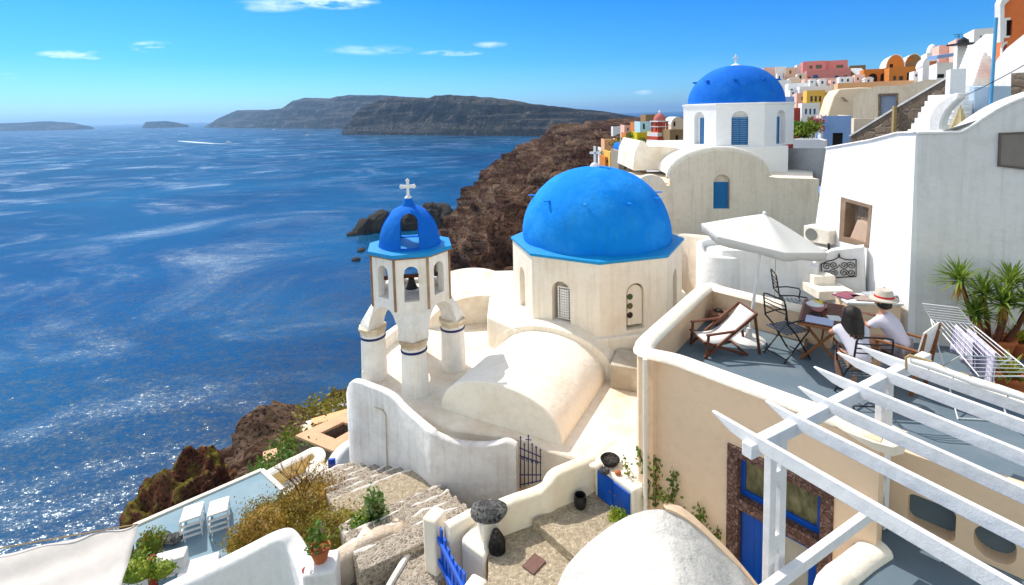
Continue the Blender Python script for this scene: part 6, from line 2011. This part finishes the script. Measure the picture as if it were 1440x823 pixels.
mb = MB(); q = [Z(470, 664, -12.2), Z(482, 655, -12.2), Z(500, 668, -12.2), Z(488, 678, -12.2)]; mb.prism([(k.x, k.y) for k in q], -15, -12.2); o = mb.build('white_block', WHITE2, bev=.04); tag(o, 'plain white masonry block at the foot of the tall white wall', 'wall')
for i, (px, py, D, w_, h_, m, lb) in enumerate([(452, 596, 46, 2.6, .8, WHITE2, 'long white low wall on the slope above the roofless enclosure'), (437, 607, 40, 1.4, 1.0, BEIGE, 'beige low wall left of the roofless enclosure'), (381, 652, 26, .7, 1.0, PINKST, 'small peach pillar at the far corner of the sun deck'), (480, 578, 48, 1.6, 1.4, WHITE2, 'small white hut on the slope right beside the tall white wall'), (408, 636, 34, 3.0, .6, PINKST, 'sandy retaining wall below the sun deck'), (470, 590, 40, 3.4, .7, OCHRE, 'peach retaining wall above the roofless enclosure')]):
    c = Y(px, py, D); o = MB().box((c.x, c.y, c.z - 2), (w_, 1.0, h_ + 4), R(28)).build('slope_wall', m, bev=.05); tag(o, lb, 'wall')
for i, (px, py, z_, r_) in enumerate([(395, 655, -17, 1.2), (415, 628, -20, 1.6), (400, 640, -19, 1.3), (455, 575, -30, 2.5), (378, 668, -15, .8), (478, 575, -28, 2.0)]):
    c = Z(px, py, z_); o = leaves('slope_bush', OLIVE if i % 2 else LEAF, c, (r_, r_, r_ * .5), 700, .16 * r_, None, 80 + i, clump=12)
    tag(o, ['low green bush at the far corner of the sun deck', 'olive bush beside the yellow wall', 'green bush between the sun deck and the shore', 'olive bush high on the brown slope', 'small green bush touching the deck edge', 'olive bush near the white hut'][i], 'bush', 'bushes on the slope below')
# ------------------------------------------------------------------ terrace furniture
def slat_chair(label, px, py, rz):
    """black folding metal armchair with slatted seat; local +y = facing"""
    r = thing('folding_chair', label, 'chair', Z(px, py, zF), rz, 'black metal chairs on the terrace')
    for x in (-.22, .22):
        MB().tube([(x, .24, 0), (x, -.06, .45), (x, -.22, .62), (x * .96, -.27, .95)], .013, 7).build('back_leg', BLACKM, r, local=True)
        MB().tube([(x * .9, -.26, 0), (x * .9, .22, .44)], .013, 7).build('front_leg', BLACKM, r, local=True)
        MB().tube([(x, -.22, .64), (x * 1.08, .0, .66), (x * 1.08, .2, .64), (x, .22, .60), (x, .2, .46)], .012, 7).build('armrest', BLACKM, r, local=True)
    MB().tube([(-.21, -.27, .93), (-.2, -.275, .985), (-.12, -.28, 1.0), (.12, -.28, 1.0), (.2, -.275, .985), (.21, -.27, .93)], .012, 7).build('top_rail', BLACKM, r, local=True)
    for k in range(3):
        z_ = .78 + .065 * k; MB().tube([(-.21, -.245 - .01 * k, z_), (0, -.262 - .01 * k, z_), (.21, -.245 - .01 * k, z_)], .009, 6).build('back_slat', BLACKM, r, local=True)
    for k in range(7):
        MB().box((0, -.2 + k * .068, .455), (.42, .035, .014)).build('seat_slat', paint('slate_slat', (.08, .10, .12), .4) if not bpy.data.materials.get('slate_slat') else bpy.data.materials['slate_slat'], r, local=True)
    for (y, z_) in ((.2, .06), (-.22, .06)):
        MB().tube([(-.2, y, z_), (.2, y, z_)], .009, 6).build('foot_bar', BLACKM, r, local=True)
    return r


ch1 = slat_chair('black metal chair nearest the parasol pole, in front of the wooden table', 1106, 500, R(-72))
ch1.scale = (1.15, 1.15, 1.15)
c = Z(1110, 460, zF)
dup(ch1, c, R(-105), 'black metal chair against the back parapet, behind the parasol pole')
c = Z(1262, 462, zF); dup(ch1, c, R(115), 'black metal chair mostly hidden behind the man in the straw hat')
c = Z(1222, 536, zF); wch = dup(ch1, c, R(40), 'black metal chair the dark haired woman sits on')
# folding wooden table
T0, T1 = Z(1119, 456, -3.80), Z(1127, 424, -3.80)
tx = V((.56, .83, 0)).normalized(); ty = V((tx.y, -tx.x, 0))
tc = Z(1156, 444, -3.80); tb = thing('table', 'folding brown wooden slatted table with crossed legs on the terrace', 'table', (tc.x, tc.y, zF), math.atan2(tx.y, tx.x))
mb = MB()
TL, TW, TH = 1.36, .68, .74
mb.box((0, -TW / 2 + .02, TH - .02), (TL, .04, .035)); mb.box((0, TW / 2 - .02, TH - .02), (TL, .04, .035)); mb.box((-TL / 2 + .02, 0, TH - .02), (.04, TW - .08, .035)); mb.box((TL / 2 - .02, 0, TH - .02), (.04, TW - .08, .035))
mb.build('top_frame', TEAK, tb, local=True, bev=.004)
for k in range(16):
    MB().box((-TL / 2 + .085 + k * .079, 0, TH), (.062, TW - .08, .022)).build('top_slat', BROWN, tb, local=True, bev=.003)
for x in (-.42, .42):
    for s_ in (-1, 1):
        MB().bar((x + .022 * s_, -.30 * s_, 0), (x + .022 * s_, .30 * s_, TH - .04), .04, .055, up=(1, 0, 0)).build('leg', TEAK, tb, local=True, bev=.004)
for y, z_ in ((-.02, TH * .48), (.26, .06), (-.26, .06)): MB().bar((-.44, y, z_), (.44, y, z_), .03, .05).build('stretcher', TEAK, tb, local=True)
TM_ = tb.matrix_basis.copy()
def ont(x, y, z=0): return TM_ @ V((x, y, TH + .012 + z))
rzt = math.atan2(tx.y, tx.x)
o = MB().box(ont(-.42, .02, .004), (.34, .42, .006), rzt).build('map', paint('pale_blue_paper', (.50, .56, .75), .6, .05, .15, 30), smooth=0); tag(o, 'open pale blue paper map on the near end of the wooden table', 'map')
o = MB().box(ont(-.18, -.2, .004), (.24, .2, .01), rzt + .3).build('notebook', paint('white_paper', (.75, .75, .72), .6), smooth=0); tag(o, 'white notebook in front of the woman on the table', 'notebook')
o = MB().box(ont(-.15, .08, .008), (.2, .12, .016), rzt + .7).build('book', DARK, smooth=0, bev=.003); tag(o, 'closed dark book beside the blue map', 'book')
c = ont(.12, .08); bk = thing('basket', 'pink and white cloth basket with yellow fruit on the table', 'basket', c)
MB().lathe([(.09, 0), (.13, .07), (.15, .10), (.13, .10), (.1, .04), (0, .03)], c, 20).build('bowl', pm('pink_cloth', (.7, .35, .4)), bk)
MB().lathe([(.0, .03), (.12, .06), (.15, .09), (.1, .13), (0, .12)], c + V((-.05, .0, .02)), 12).build('napkin', CLOTH, bk)
for i, (dx, dy) in enumerate(((.05, .02), (.0, .06), (.03, -.05))): MB().lathe([(0, -.035), (.03, -.02), (.038, 0), (.03, .02), (0, .035)], c + V((dx, dy, .14)), 12).build('lemon', pm('lemon_yellow', (.85, .6, .02)), bk)
for i, (x, y, lb) in enumerate(((.3, -.05, 'left of two drinking glasses on the table'), (.38, .1, 'right of two drinking glasses on the table'))):
    o = MB().lathe([(.028, 0), (.034, .12), (.031, .12), (.026, .01), (0, .01)], ont(x, y), 16).build('drinking_glass', paint('glass_tint%d' % i, (.35, .3, .2), .08)); tag(o, lb, 'glass')
# wooden deck chair with white canvas
dcp = Z(1012, 492, zF)
dc = thing('deck_chair', 'dark wooden folding deck chair with white canvas near the left parapet', 'deck chair', dcp, R(6))
dc.scale = (1.05, 1.05, 1.05)
for y in (-.28, .28):
    MB().bar((-.42, y, .02), (.52, y, .74), .035, .05).build('long_rail', BROWN, dc, local=True, bev=.004)
    MB().bar((-.42, y * .92, .28), (.36, y * .92, .0), .035, .045).build('cross_rail', BROWN, dc, local=True, bev=.004)
    MB().bar((-.40, y * 1.05, .42), (.14, y * 1.05, .46), .05, .028).build('armrest', BROWN, dc, local=True, bev=.004)
    MB().bar((-.36, y * 1.05, .41), (-.40, y * 1.05, .0), .035, .04).build('front_leg', BROWN, dc, local=True, bev=.004)
    MB().bar((.50, y * .9, .72), (.60, y * .9, .0), .035, .04).build('rear_leg', BROWN, dc, local=True, bev=.004)
for (x, z_) in ((-.42, .28), (.52, .74), (.36, .02)): MB().tube([(x, -.28, z_), (x, .28, z_)], .018, 8).build('crossbar', BROWN, dc, local=True)
mb = MB(); vs = []; n_ = 14
for i in range(n_ + 1):
    t_ = i / n_; x = -.42 + .94 * t_; z_ = .28 + .46 * t_ - .21 * math.sin(PI * t_)
    vs += [(x, -.245, z_), (x, .245, z_)]
mb.add(vs, [(2 * i, 2 * i + 1, 2 * i + 3, 2 * i + 2) for i in range(n_)])
co_ = mb.build('canvas', CLOTH, dc, local=True, smooth=60); sm_ = co_.modifiers.new('t', 'SOLIDIFY'); sm_.thickness = .012
# woven basket by the back corner
c = Z(1010, 455, zF); o = thing('clay_pot', 'round brown terracotta pot in the back corner of the terrace', 'pot', c)
MB().lathe([(.11, 0), (.17, .06), (.20, .15), (.18, .24), (.13, .28), (.10, .27), (.12, .22), (0, .1)], c, 28).build('pot', plaster('brown_clay', (.24, .12, .08), (.35, .25, .2), .6, bump=.8), o)
c2 = c + V((.0, -.04, .29)); MB().lathe([(.05, 0), (.08, .02), (.05, .04)], c2, 12).build('lid', DARKROCK, o)

# ------------------------------------------------------------------ people
def skin(name, P_, E_, mat, root, sub=2, rootv=0, extra=None):
    me = bpy.data.meshes.new(name)
    me.from_pydata([p[0] for p in P_], E_, [])
    o = bpy.data.objects.new(name, me); COL.objects.link(o); o.parent = root
    o.modifiers.new('s', 'SKIN')
    for i, sv in enumerate(me.skin_vertices[0].data):
        r_ = P_[i][1]; sv.radius = (r_, r_) if not isinstance(r_, tuple) else r_; sv.use_root = (i == rootv)
    m = o.modifiers.new('u', 'SUBSURF'); m.levels = sub; m.render_levels = sub
    bpy.context.view_layer.update()
    me2 = bake(o)
    if extra:
        bm = bmesh.new(); bm.from_mesh(me2)
        t_ = bpy.data.meshes.new('x'); t_.from_pydata([tuple(v) for v in extra.v], [], extra.f); bm.from_mesh(t_); bm.to_mesh(me2); bm.free(); bpy.data.meshes.remove(t_)
    me2.materials.clear(); me2.materials.append(mat)
    for p in me2.polygons: p.use_smooth = True
    return o


def head_shape(c, fwd, tilt=0):
    """head with brow, nose, chin, ears; fwd = facing direction"""
    mb = MB(); n_, m_ = 16, 22
    f = V(fwd).normalized(); s_ = V((0, 0, 1)).cross(f).normalized(); u = f.cross(s_)
    vs = []
    for i in range(n_ + 1):
        a = PI * i / n_; z_ = math.cos(a)
        for k in range(m_):
            b = 2 * PI * k / m_
            x, y = math.sin(a) * math.cos(b), math.sin(a) * math.sin(b)
            X = x * .098; Y_ = y * .074; Z_ = z_ * .118
            if z_ < 0: Y_ *= 1 + z_ * .32; X *= 1 + z_ * .12 * (1 if x > 0 else 2.2)
            if x > .75 and abs(y) < .3 and -.45 < z_ < .1: X += .022 * (1 - abs(y) / .3) * (1 - abs(z_ + .2) / .35)
            if x > .5 and .0 < z_ < .25 and .15 < abs(y) < .6: X -= .006
            vs.append(V(c) + f * X + s_ * Y_ + u * Z_)
    fs = [(i * m_ + k, i * m_ + (k + 1) % m_, (i + 1) * m_ + (k + 1) % m_, (i + 1) * m_ + k) for i in range(n_) for k in range(m_)]
    mb.add(vs, fs)
    for q in (-1, 1):
        mb.lathe([(0, -.03), (.014, -.015), (.018, .01), (0, .032)], V(c) + s_ * .076 * q, 8)
    return mb


def hand(P_, E_, wi, d, up, side):
    """palm and five curled fingers grown from wrist vertex wi"""
    w_ = P_[wi][0]; d = V(d).normalized(); up = V(up).normalized(); s_ = d.cross(up) * side
    pi = len(P_); P_.append((tuple(V(w_) + d * .05), (.034, .016))); E_.append((wi, pi))
    for k, (off, L_) in enumerate(((-.027, .062), (-.009, .074), (.009, .07), (.026, .055))):
        b = V(w_) + d * .085 + s_ * off; i0 = len(P_)
        P_ += [(tuple(b), .009), (tuple(b + d * L_ * .5 - up * .01), .008), (tuple(b + d * L_ * .85 - up * .032), .007)]
        E_ += [(pi, i0), (i0, i0 + 1), (i0 + 1, i0 + 2)]
    b = V(w_) + d * .035 - s_ * .035; i0 = len(P_)
    P_ += [(tuple(b), .010), (tuple(b + d * .03 - s_ * .018 - up * .01), .008)]; E_ += [(pi, i0), (i0, i0 + 1)]


SKINM = paint('skin', (.55, .27, .17), .5, .1, .08, 8)
WSH = paint('white_cotton', (.62, .60, .68), .9, .4, .08, 12, spec=.1); SHO = paint('khaki_shorts', (.30, .20, .13), .9, .4, .2, 12, spec=.1)
HAIR = paint('near_black_hair', (.018, .012, .010), .45, .5, .5, 30); HAIRB = paint('brown_hair_tips', (.13, .055, .02), .5, .5, .5, 30)


def person(label, loc, rz, lean, head, face, arms, mats, hat=None, hair=None):
    r = thing('person', label, 'person', loc, rz)
    ch_ = V((.06 + lean * .5, 0, .86 - lean * .10)); sh = V((.08 + lean * .62, 0, .93 - lean * .12)); nk = V((.08 + lean * .72, 0, 1.0 - lean * .12))
    P_ = [((0, 0, .53), (.13, .10)), ((.02 + lean * .2, 0, .68), (.115, .085)), (tuple(ch_), (.135, .095)), (tuple(nk), .05), (tuple(V(head) - V((0, 0, .07))), .048)]
    E_ = [(0, 1), (1, 2), (2, 3), (3, 4)]
    for s_ in (-1, 1):
        i0 = len(P_)
        P_ += [((.05, .085 * s_, .51), .085), ((.24, .10 * s_, .53), .076), ((.43, .11 * s_, .53), .058), ((.45, .11 * s_, .30), .05), ((.42, .10 * s_, .09), .032), ((.46, .10 * s_, .045), .034), ((.57, .11 * s_, .03), .024)]
        E_ += [(0, i0)] + [(i0 + k, i0 + k + 1) for k in range(6)]
        e, w_ = arms[0 if s_ < 0 else 1]
        i1 = len(P_)
        shp = sh + V((0, .165 * s_, 0))
        P_ += [(tuple(shp), .05), (tuple(shp.lerp(V(e), .5)), .043), (e, .035), (tuple(V(e).lerp(V(w_), .5)), .031), (w_, .023)]
        E_ += [(2, i1)] + [(i1 + k, i1 + k + 1) for k in range(4)]
        hand(P_, E_, i1 + 4, V(w_) - V(e), (0, 0, 1), s_)
    skin('body', P_, E_, mats[0], r, 1, 0, head_shape(head, face))
    # shirt
    Q = [((.0, 0, .50), (.165, .13)), ((.02 + lean * .2, 0, .68), (.14, .11)), (tuple(ch_), (.175, .130)), (tuple(nk - V((.0, 0, .02))), .064)]
    E2 = [(0, 1), (1, 2), (2, 3)]
    for s_ in (-1, 1):
        e, w_ = arms[0 if s_ < 0 else 1]; i1 = len(Q); shp = sh + V((0, .165 * s_, 0))
        Q += [(tuple(shp), .080), (tuple(shp.lerp(V(e), .62)), .068)]; E2 += [(2, i1), (i1, i1 + 1)]
        if mats[3]: Q.append((tuple(V(e).lerp(V(w_), .2)), .052)); E2.append((i1 + 1, i1 + 2))
    so_ = skin('shirt', Q, E2, mats[1], r, 2)
    for v in so_.data.vertices: v.co += V(v.normal) * .012 * noise.noise(v.co * 14)
    Q = [((0, 0, .53), (.15, .12))]; E2 = []
    for s_ in (-1, 1):
        i1 = len(Q); Q += [((.06, .088 * s_, .52), .1), ((.27, .10 * s_, .54), .088)]; E2 += [(0, i1), (i1, i1 + 1)]
    skin('shorts', Q, E2, mats[2], r, 1)
    return r


# woman: back to the camera, bent over the table
wd = V((tc.x, tc.y, 0)) - V((5.52, 8.05, 0)); c = Z(1212, 566, zF)
hipw = V((c.x, c.y, zF))
ang = math.atan2((tc.y - .25) - c.y, (tc.x - .15) - c.x)
wo = person('woman with long dark hair, pale T-shirt and shorts, leaning over the wooden table', hipw, ang, .42, (.36, .0, 1.08), (.9, 0, -.45),
            [((.40, -.24, .80), (.52, -.06, .84)), ((.42, .24, .79), (.58, .08, .80))], (SKINM, WSH, SHO, False))
hm = MB(); hc = V((.345, 0, 1.10))
hm.lathe([(0, .125), (.05, .118), (.09, .09), (.112, .03), (.115, -.04), (.10, -.1), (.06, -.12)], hc, 24)
for i, v in enumerate(hm.v):
    v.x += -.02; v += (v - hc).normalized() * .012 * noise.noise(v * 25)
for k in range(26):
    a = R(95) + R(170) * k / 25; x, y = math.cos(a), math.sin(a)
    p0 = hc + V((x * .09, y * .09, .02)); p1 = hc + V((x * .125 - .01, y * .12, -.12)); p2 = hc + V((x * .12 - .07, y * .10, -.26)); p3 = hc + V((x * .12 - .10, y * .13, -.36 - .06 * math.sin(k * 2.1)))
    hm.tube([p0, p1, p2, p3], [.028, .03, .024, .008], 6)
hm.build('hair', HAIR, wo, local=True)
hm = MB()
for k in range(0, 26, 3):
    a = R(95) + R(170) * k / 25; x, y = math.cos(a), math.sin(a)
    hm.tube([hc + V((x * .13 - .06, y * .115, -.22)), hc + V((x * .13 - .11, y * .14, -.37)), hc + V((x * .12 - .12, y * .16, -.44))], [.014, .014, .005], 6)
hm.build('hair_tips', HAIRB, wo, local=True)
wch.location = hipw + V((math.cos(ang), math.sin(ang), 0)) * .02; wch.rotation_euler = (0, 0, ang - PI / 2)
# man in straw hat, at the right end, in a wooden armchair with white canvas
mpos = Z(1270, 540, zF); am = math.atan2(tc.y - mpos.y - .2, tc.x - mpos.x)
mo = person('man in a straw hat and white shirt, seated at the right end of the table', mpos, am, .30, (.29, .0, 1.14), (.95, 0, -.3),
            [((.34, -.27, .82), (.50, -.12, .86)), ((.36, .26, .80), (.52, .10, .84))], (SKINM, paint('white_linen', (.66, .62, .72), .9, .5, .1, 14, spec=.1), paint('grey_trousers', (.35, .33, .36), .9), True))
hc = V((.275, 0, 1.21)); STRAW = paint('straw', (.64, .57, .48), .8, .6, .25, 60)
ht = MB().lathe([(.185, -.03), (.18, -.015), (.13, .0), (.115, .03), (.105, .09), (.09, .115), (.04, .11), (0, .10)], hc, 32).build('hat', STRAW, mo, local=True)
MB().lathe([(.128, .002), (.120, .032)], hc, 32).build('hat_band', pm('red_ribbon', (.55, .03, .03)), ht, local=True)
MB().lathe([(.0, .05), (.07, .02), (.095, -.04), (.09, -.09), (.05, -.12)], V((.265, 0, 1.16)), 18).build('hair', HAIR, mo, local=True)
mo.scale = wo.scale = (1.12, 1.12, 1.12)
ac_ = thing('armchair', 'wooden armchair with a white canvas back under the man in the straw hat', 'chair', mpos, am); ac_.scale = (1.14, 1.14, 1.14)
for y in (-.28, .28):
    MB().bar((-.18, y, 0), (-.30, y, .92), .035, .05).build('back_post', TEAK, ac_, local=True, bev=.004)
    MB().bar((.24, y, 0), (.24, y, .62), .035, .045).build('front_leg', TEAK, ac_, local=True, bev=.004)
    MB().bar((-.26, y, .64), (.28, y, .64), .05, .025).build('armrest', TEAK, ac_, local=True, bev=.004)
MB().box((.0, 0, .42), (.5, .54, .03)).build('seat', TEAK, ac_, local=True, bev=.004)
MB().bar((-.215, 0, .50), (-.295, 0, .93), .60, .02, up=(1, 0, .2)).build('canvas_back', CLOTH, ac_, local=True, bev=.006)
MB().bar((-.20, -.28, .3), (-.20, .28, .3), .03, .05).build('crossbar', TEAK, ac_, local=True)
# ------------------------------------------------------------------ laundry rack and towels
def pg2(px, py, z_): return Z(px, py, z_)
dr0 = Z(1375, 555, zF); rack = thing('drying_rack', 'white folding laundry rack standing by the shaded wall on the right', 'drying rack', dr0)
zr = -3.55
a, b, c_, d_ = Z(1309, 449, zr), Z(1366, 455, zr), Z(1418, 512, zr), Z(1360, 504, zr)
a, b, c_, d_ = Z(1309, 449, zr), Z(1367, 456, zr), Z(1425, 503, zr), Z(1352, 500, zr)
w1, w2 = Z(1297, 427, -3.3), Z(1348, 433, -3.3)
def tb2(nm, pts, r_): MB().tube(pts, r_, 6).build(nm, WMETAL, rack)
tb2('frame', [a, b, c_ , d_, a], .010)
for k in range(1, 9): t_ = k / 9; tb2('wire', [a.lerp(b, t_), d_.lerp(c_, t_)], .005)
tb2('wing_frame', [a, w1, w2, b], .010)
for k in range(1, 6): t_ = k / 6; tb2('wire', [a.lerp(w1, t_), b.lerp(w2, t_)], .005)
e1_, e2_ = c_ + (c_ - b) * .45 + V((0, 0, .0)), d_ + (d_ - a) * .45
tb2('wing_frame', [c_, e1_, e2_, d_], .010)
for k in range(1, 5): t_ = k / 5; tb2('wire', [c_.lerp(e1_, t_), d_.lerp(e2_, t_)], .005)
f = lambda p, dx, dy: V((p.x + dx, p.y + dy, zF))
tb2('leg', [a, f(d_, 0, 0)], .010); tb2('leg', [b, f(c_, 0, 0)], .010); tb2('leg', [d_, f(a, 0, 0)], .010); tb2('leg', [c_, f(b, 0, 0)], .010)
tb2('foot_bar', [f(a, 0, 0) + V((0, 0, .02)), f(b, 0, 0) + V((0, 0, .02))], .008); tb2('foot_bar', [f(c_, 0, 0) + V((0, 0, .02)), f(d_, 0, 0) + V((0, 0, .02))], .008)
TOW = NT('checked_towel')
ck = TOW.n('ShaderNodeTexBrick'); ck.inputs['Scale'].default_value = 7; ck.inputs['Color1'].default_value = (.62, .60, .72, 1); ck.inputs['Color2'].default_value = (.66, .64, .76, 1); ck.inputs['Mortar'].default_value = (.38, .38, .56, 1); ck.inputs['Mortar Size'].default_value = .04; ck.offset = 0
TOW.l(TOW.P(), ck.inputs['Vector']); TWM = TOW.done(ck.outputs[0], .9, TOW.bump(TOW.noise(12, 4, .6), .4, .02), spec=.1)
def towel(label, p, q, h1, h2, seed):
    mb = MB(); n_, m_ = 16, 18; d = (q - p); s_ = V((d.y, -d.x, 0)).normalized()
    for i in range(n_ + 1):
        u = i / n_
        for j in range(m_ + 1):
            v = j / m_; L_ = (v - .42)
            z_ = -abs(L_) * (h2 if L_ > 0 else h1) / .5
            wv = .035 * math.sin(u * 11 + seed) * abs(L_) * 2 + .02 * math.sin(u * 23 + seed * 2) * abs(L_) * 2
            pt = p.lerp(q, u * .95 + .05 * math.sin(v * 3) * u) + s_ * (.012 if L_ < 0 else -.012) + s_ * wv + V((0, 0, z_ + .012))
            mb.v.append(pt)
    for i in range(n_):
        for j in range(m_):
            a0 = i * (m_ + 1) + j; mb.f.append((a0, a0 + 1, a0 + m_ + 2, a0 + m_ + 1))
    o = mb.build('towel', TWM, smooth=60); sm_ = o.modifiers.new('t', 'SOLIDIFY'); sm_.thickness = .006; tag(o, label, 'towel')
    return o
m0 = a.lerp(b, .55); m1 = d_.lerp(c_, .55)
towel('left pale lilac checked towel hanging nearest the parasol on the rack', a.lerp(b, .55).lerp(m1, .06), a.lerp(b, .55).lerp(m1, .6), .55, .42, 1)
towel('right pale lilac checked towel hanging lower on the rack', a.lerp(b, .8).lerp(d_.lerp(c_, .8), .12), a.lerp(b, .8).lerp(d_.lerp(c_, .8), .85), .75, .6, 4)
# ------------------------------------------------------------------ yuccas and agave
YUC = leafmat('yucca_leaves', (.07, .17, .02), (.30, .38, .06), 5); DEAD = leafmat('dead_leaf', (.30, .16, .03), (.5, .3, .06), 6); AGV = leafmat('agave_yellow_edge', (.45, .42, .04), (.60, .58, .10), 5); AGG = leafmat('agave_green', (.08, .18, .03), (.16, .28, .05), 5)
def blade(mb, p, d, L_, w_, droop, n_=5):
    s_ = d.cross(V((0, 0, 1)))
    if s_.length < .05: s_ = V((1, 0, 0))
    s_.normalize(); vs = []
    for i in range(n_ + 1):
        t_ = i / n_; q = p + d * L_ * t_ - V((0, 0, droop * L_ * t_ * t_)); ww = w_ * (1 - t_) ** .6 * (.6 + .8 * min(1, t_ * 3)) if i < n_ else .001
        nn = s_.cross(d).normalized()
        vs += [q - s_ * ww + nn * ww * .35, q, q + s_ * ww + nn * ww * .35]
    fs = []
    for i in range(n_):
        fs += [(3 * i, 3 * i + 1, 3 * i + 4, 3 * i + 3), (3 * i + 1, 3 * i + 2, 3 * i + 5, 3 * i + 4)]
    mb.add(vs, fs)


yb = Z(1395, 500, zF)
yc = thing('yucca', 'many-headed spiky yucca plant in front of the shaded grey wall', 'yucca', yb)
rnd = random.Random(12)
RPP = lambda px, py, o_: VP(HA + RP.N * o_, HR + RP.N * o_).Q(px, py)
heads = [(1350, 392, .75, 1.0), (1421, 398, .7, 1.0), (1383, 412, .55, .95), (1373, 441, .8, .85), (1411, 424, .9, 1.0), (1448, 425, .8, .9)]
for (px, py, off, s_) in heads:
    hp = RPP(px, py, off); base = V((yb.x + (hp.x - yb.x) * .35, yb.y + (hp.y - yb.y) * .3, zF + .25))
    MB().tube([base, base.lerp(hp, .5) + V((.03, 0, -.05)), hp - V((0, 0, .02))], [.05, .04, .032], 8).build('trunk', BROWN, yc)
    mb = MB()
    for k in range(80):
        el = rnd.uniform(-.25, 1.35); az = rnd.uniform(0, 2 * PI)
        blade(mb, hp + V((0, 0, rnd.uniform(-.08, .05))), V((math.cos(az) * math.cos(el), math.sin(az) * math.cos(el), math.sin(el))), .50 * s_ * rnd.uniform(.75, 1.1), .019, .14)
    mb.build('leaf_head', YUC, yc, smooth=0)
    mb = MB()
    for k in range(34):
        az = rnd.uniform(0, 2 * PI); blade(mb, hp + V((0, 0, -.05)), V((math.cos(az) * .35, math.sin(az) * .35, -1)).normalized(), .32 * rnd.uniform(.6, 1.2), .010, .1)
    mb.build('dead_leaves', DEAD, yc, smooth=0)
MB().lathe([(.22, 0), (.30, .3), (.32, .32), (.32, .38), (.27, .38), (.26, .32), (0, .30)], yb, 28).build('pot', TERRA, yc)
for (px, py, s_, lb, gx) in [(1418, 552, 1.0, 'agave with yellow edged leaves in a terracotta pot at the right edge', 0), (1432, 500, 1.1, 'taller agave with yellow edged leaves behind, at the right edge', 1)]:
    c = Z(px, py, zF) if gx else Z(px, py, zF); ag = thing('agave', lb, 'agave', c)
    MB().lathe([(.15, 0), (.22, .22), (.235, .24), (.235, .29), (.2, .29), (.19, .24), (0, .22)], c, 24).build('pot', TERRA, ag)
    mb = MB(); mg = MB()
    for k in range(26):
        el = rnd.uniform(.2, 1.35); az = rnd.uniform(0, 2 * PI); d = V((math.cos(az) * math.cos(el), math.sin(az) * math.cos(el), math.sin(el))); L_ = .5 * s_ * rnd.uniform(.7, 1.1)
        p = c + V((0, 0, .25)); blade(mb, p, d, L_, .034, .22); blade(mg, p + V((0, 0, .006)), d, L_ * .96, .02, .22)
    mb.build('leaf_edges', AGV, ag, smooth=0); mg.build('leaves', AGG, ag, smooth=0)
# long wooden planter stuff between yucca and rack
# ------------------------------------------------------------------ vine along the beige house
vn = thing('vine', 'thin climbing vine trailing along the foot of the beige terrace house wall', 'vine', FP.Q(915, 700, .1))
rnd = random.Random(8)
runs = [[(915, 700), (918, 680), (912, 660), (906, 640), (903, 632)], [(925, 705), (928, 680), (924, 655), (922, 640)], [(915, 705), (900, 690), (890, 672), (882, 645)], [(930, 690), (950, 705), (965, 722), (985, 740), (1005, 765), (1020, 785)], [(948, 700), (950, 680), (951, 662)], [(985, 740), (990, 725), (988, 712)], [(1005, 765), (1003, 755), (1015, 740)], [(905, 705), (892, 700), (888, 685)]]
mbl = MB(); pts_all = []
for rn in runs:
    pts = [FP.Q(px, py, .06 + .05 * rnd.random()) for px, py in rn]; pts_all.append(pts)
    MB().tube(pts, .008, 5).build('stem', BROWN, vn)
vs = []; fs = []
for pts in pts_all:
    for i in range(len(pts) - 1):
        for k in range(34):
            p = pts[i].lerp(pts[i + 1], rnd.random()) + V((rnd.gauss(0, .04), rnd.gauss(0, .04), rnd.gauss(0, .05)))
            d = V((rnd.gauss(0, 1), rnd.gauss(0, 1), rnd.gauss(0, 1))).normalized(); s_ = d.orthogonal().normalized(); L_ = rnd.uniform(.045, .085); q = len(vs)
            vs += [p, p + d * L_ * .5 + s_ * L_ * .35, p + d * L_, p + d * L_ * .5 - s_ * L_ * .35]; fs.append((q, q + 1, q + 2, q + 3))
mbl.add(vs, fs).build('foliage', leafmat('vine_leaves', (.07, .13, .02), (.22, .28, .04), 6), vn, smooth=0)
c = Z(868, 726, -6.5); o = leaves('succulent', LEAFY, c, (.16, .13, .09), 420, .05, None, 90); tag(o, 'yellow green succulent on the courtyard step by the blue cabinet', 'plant')
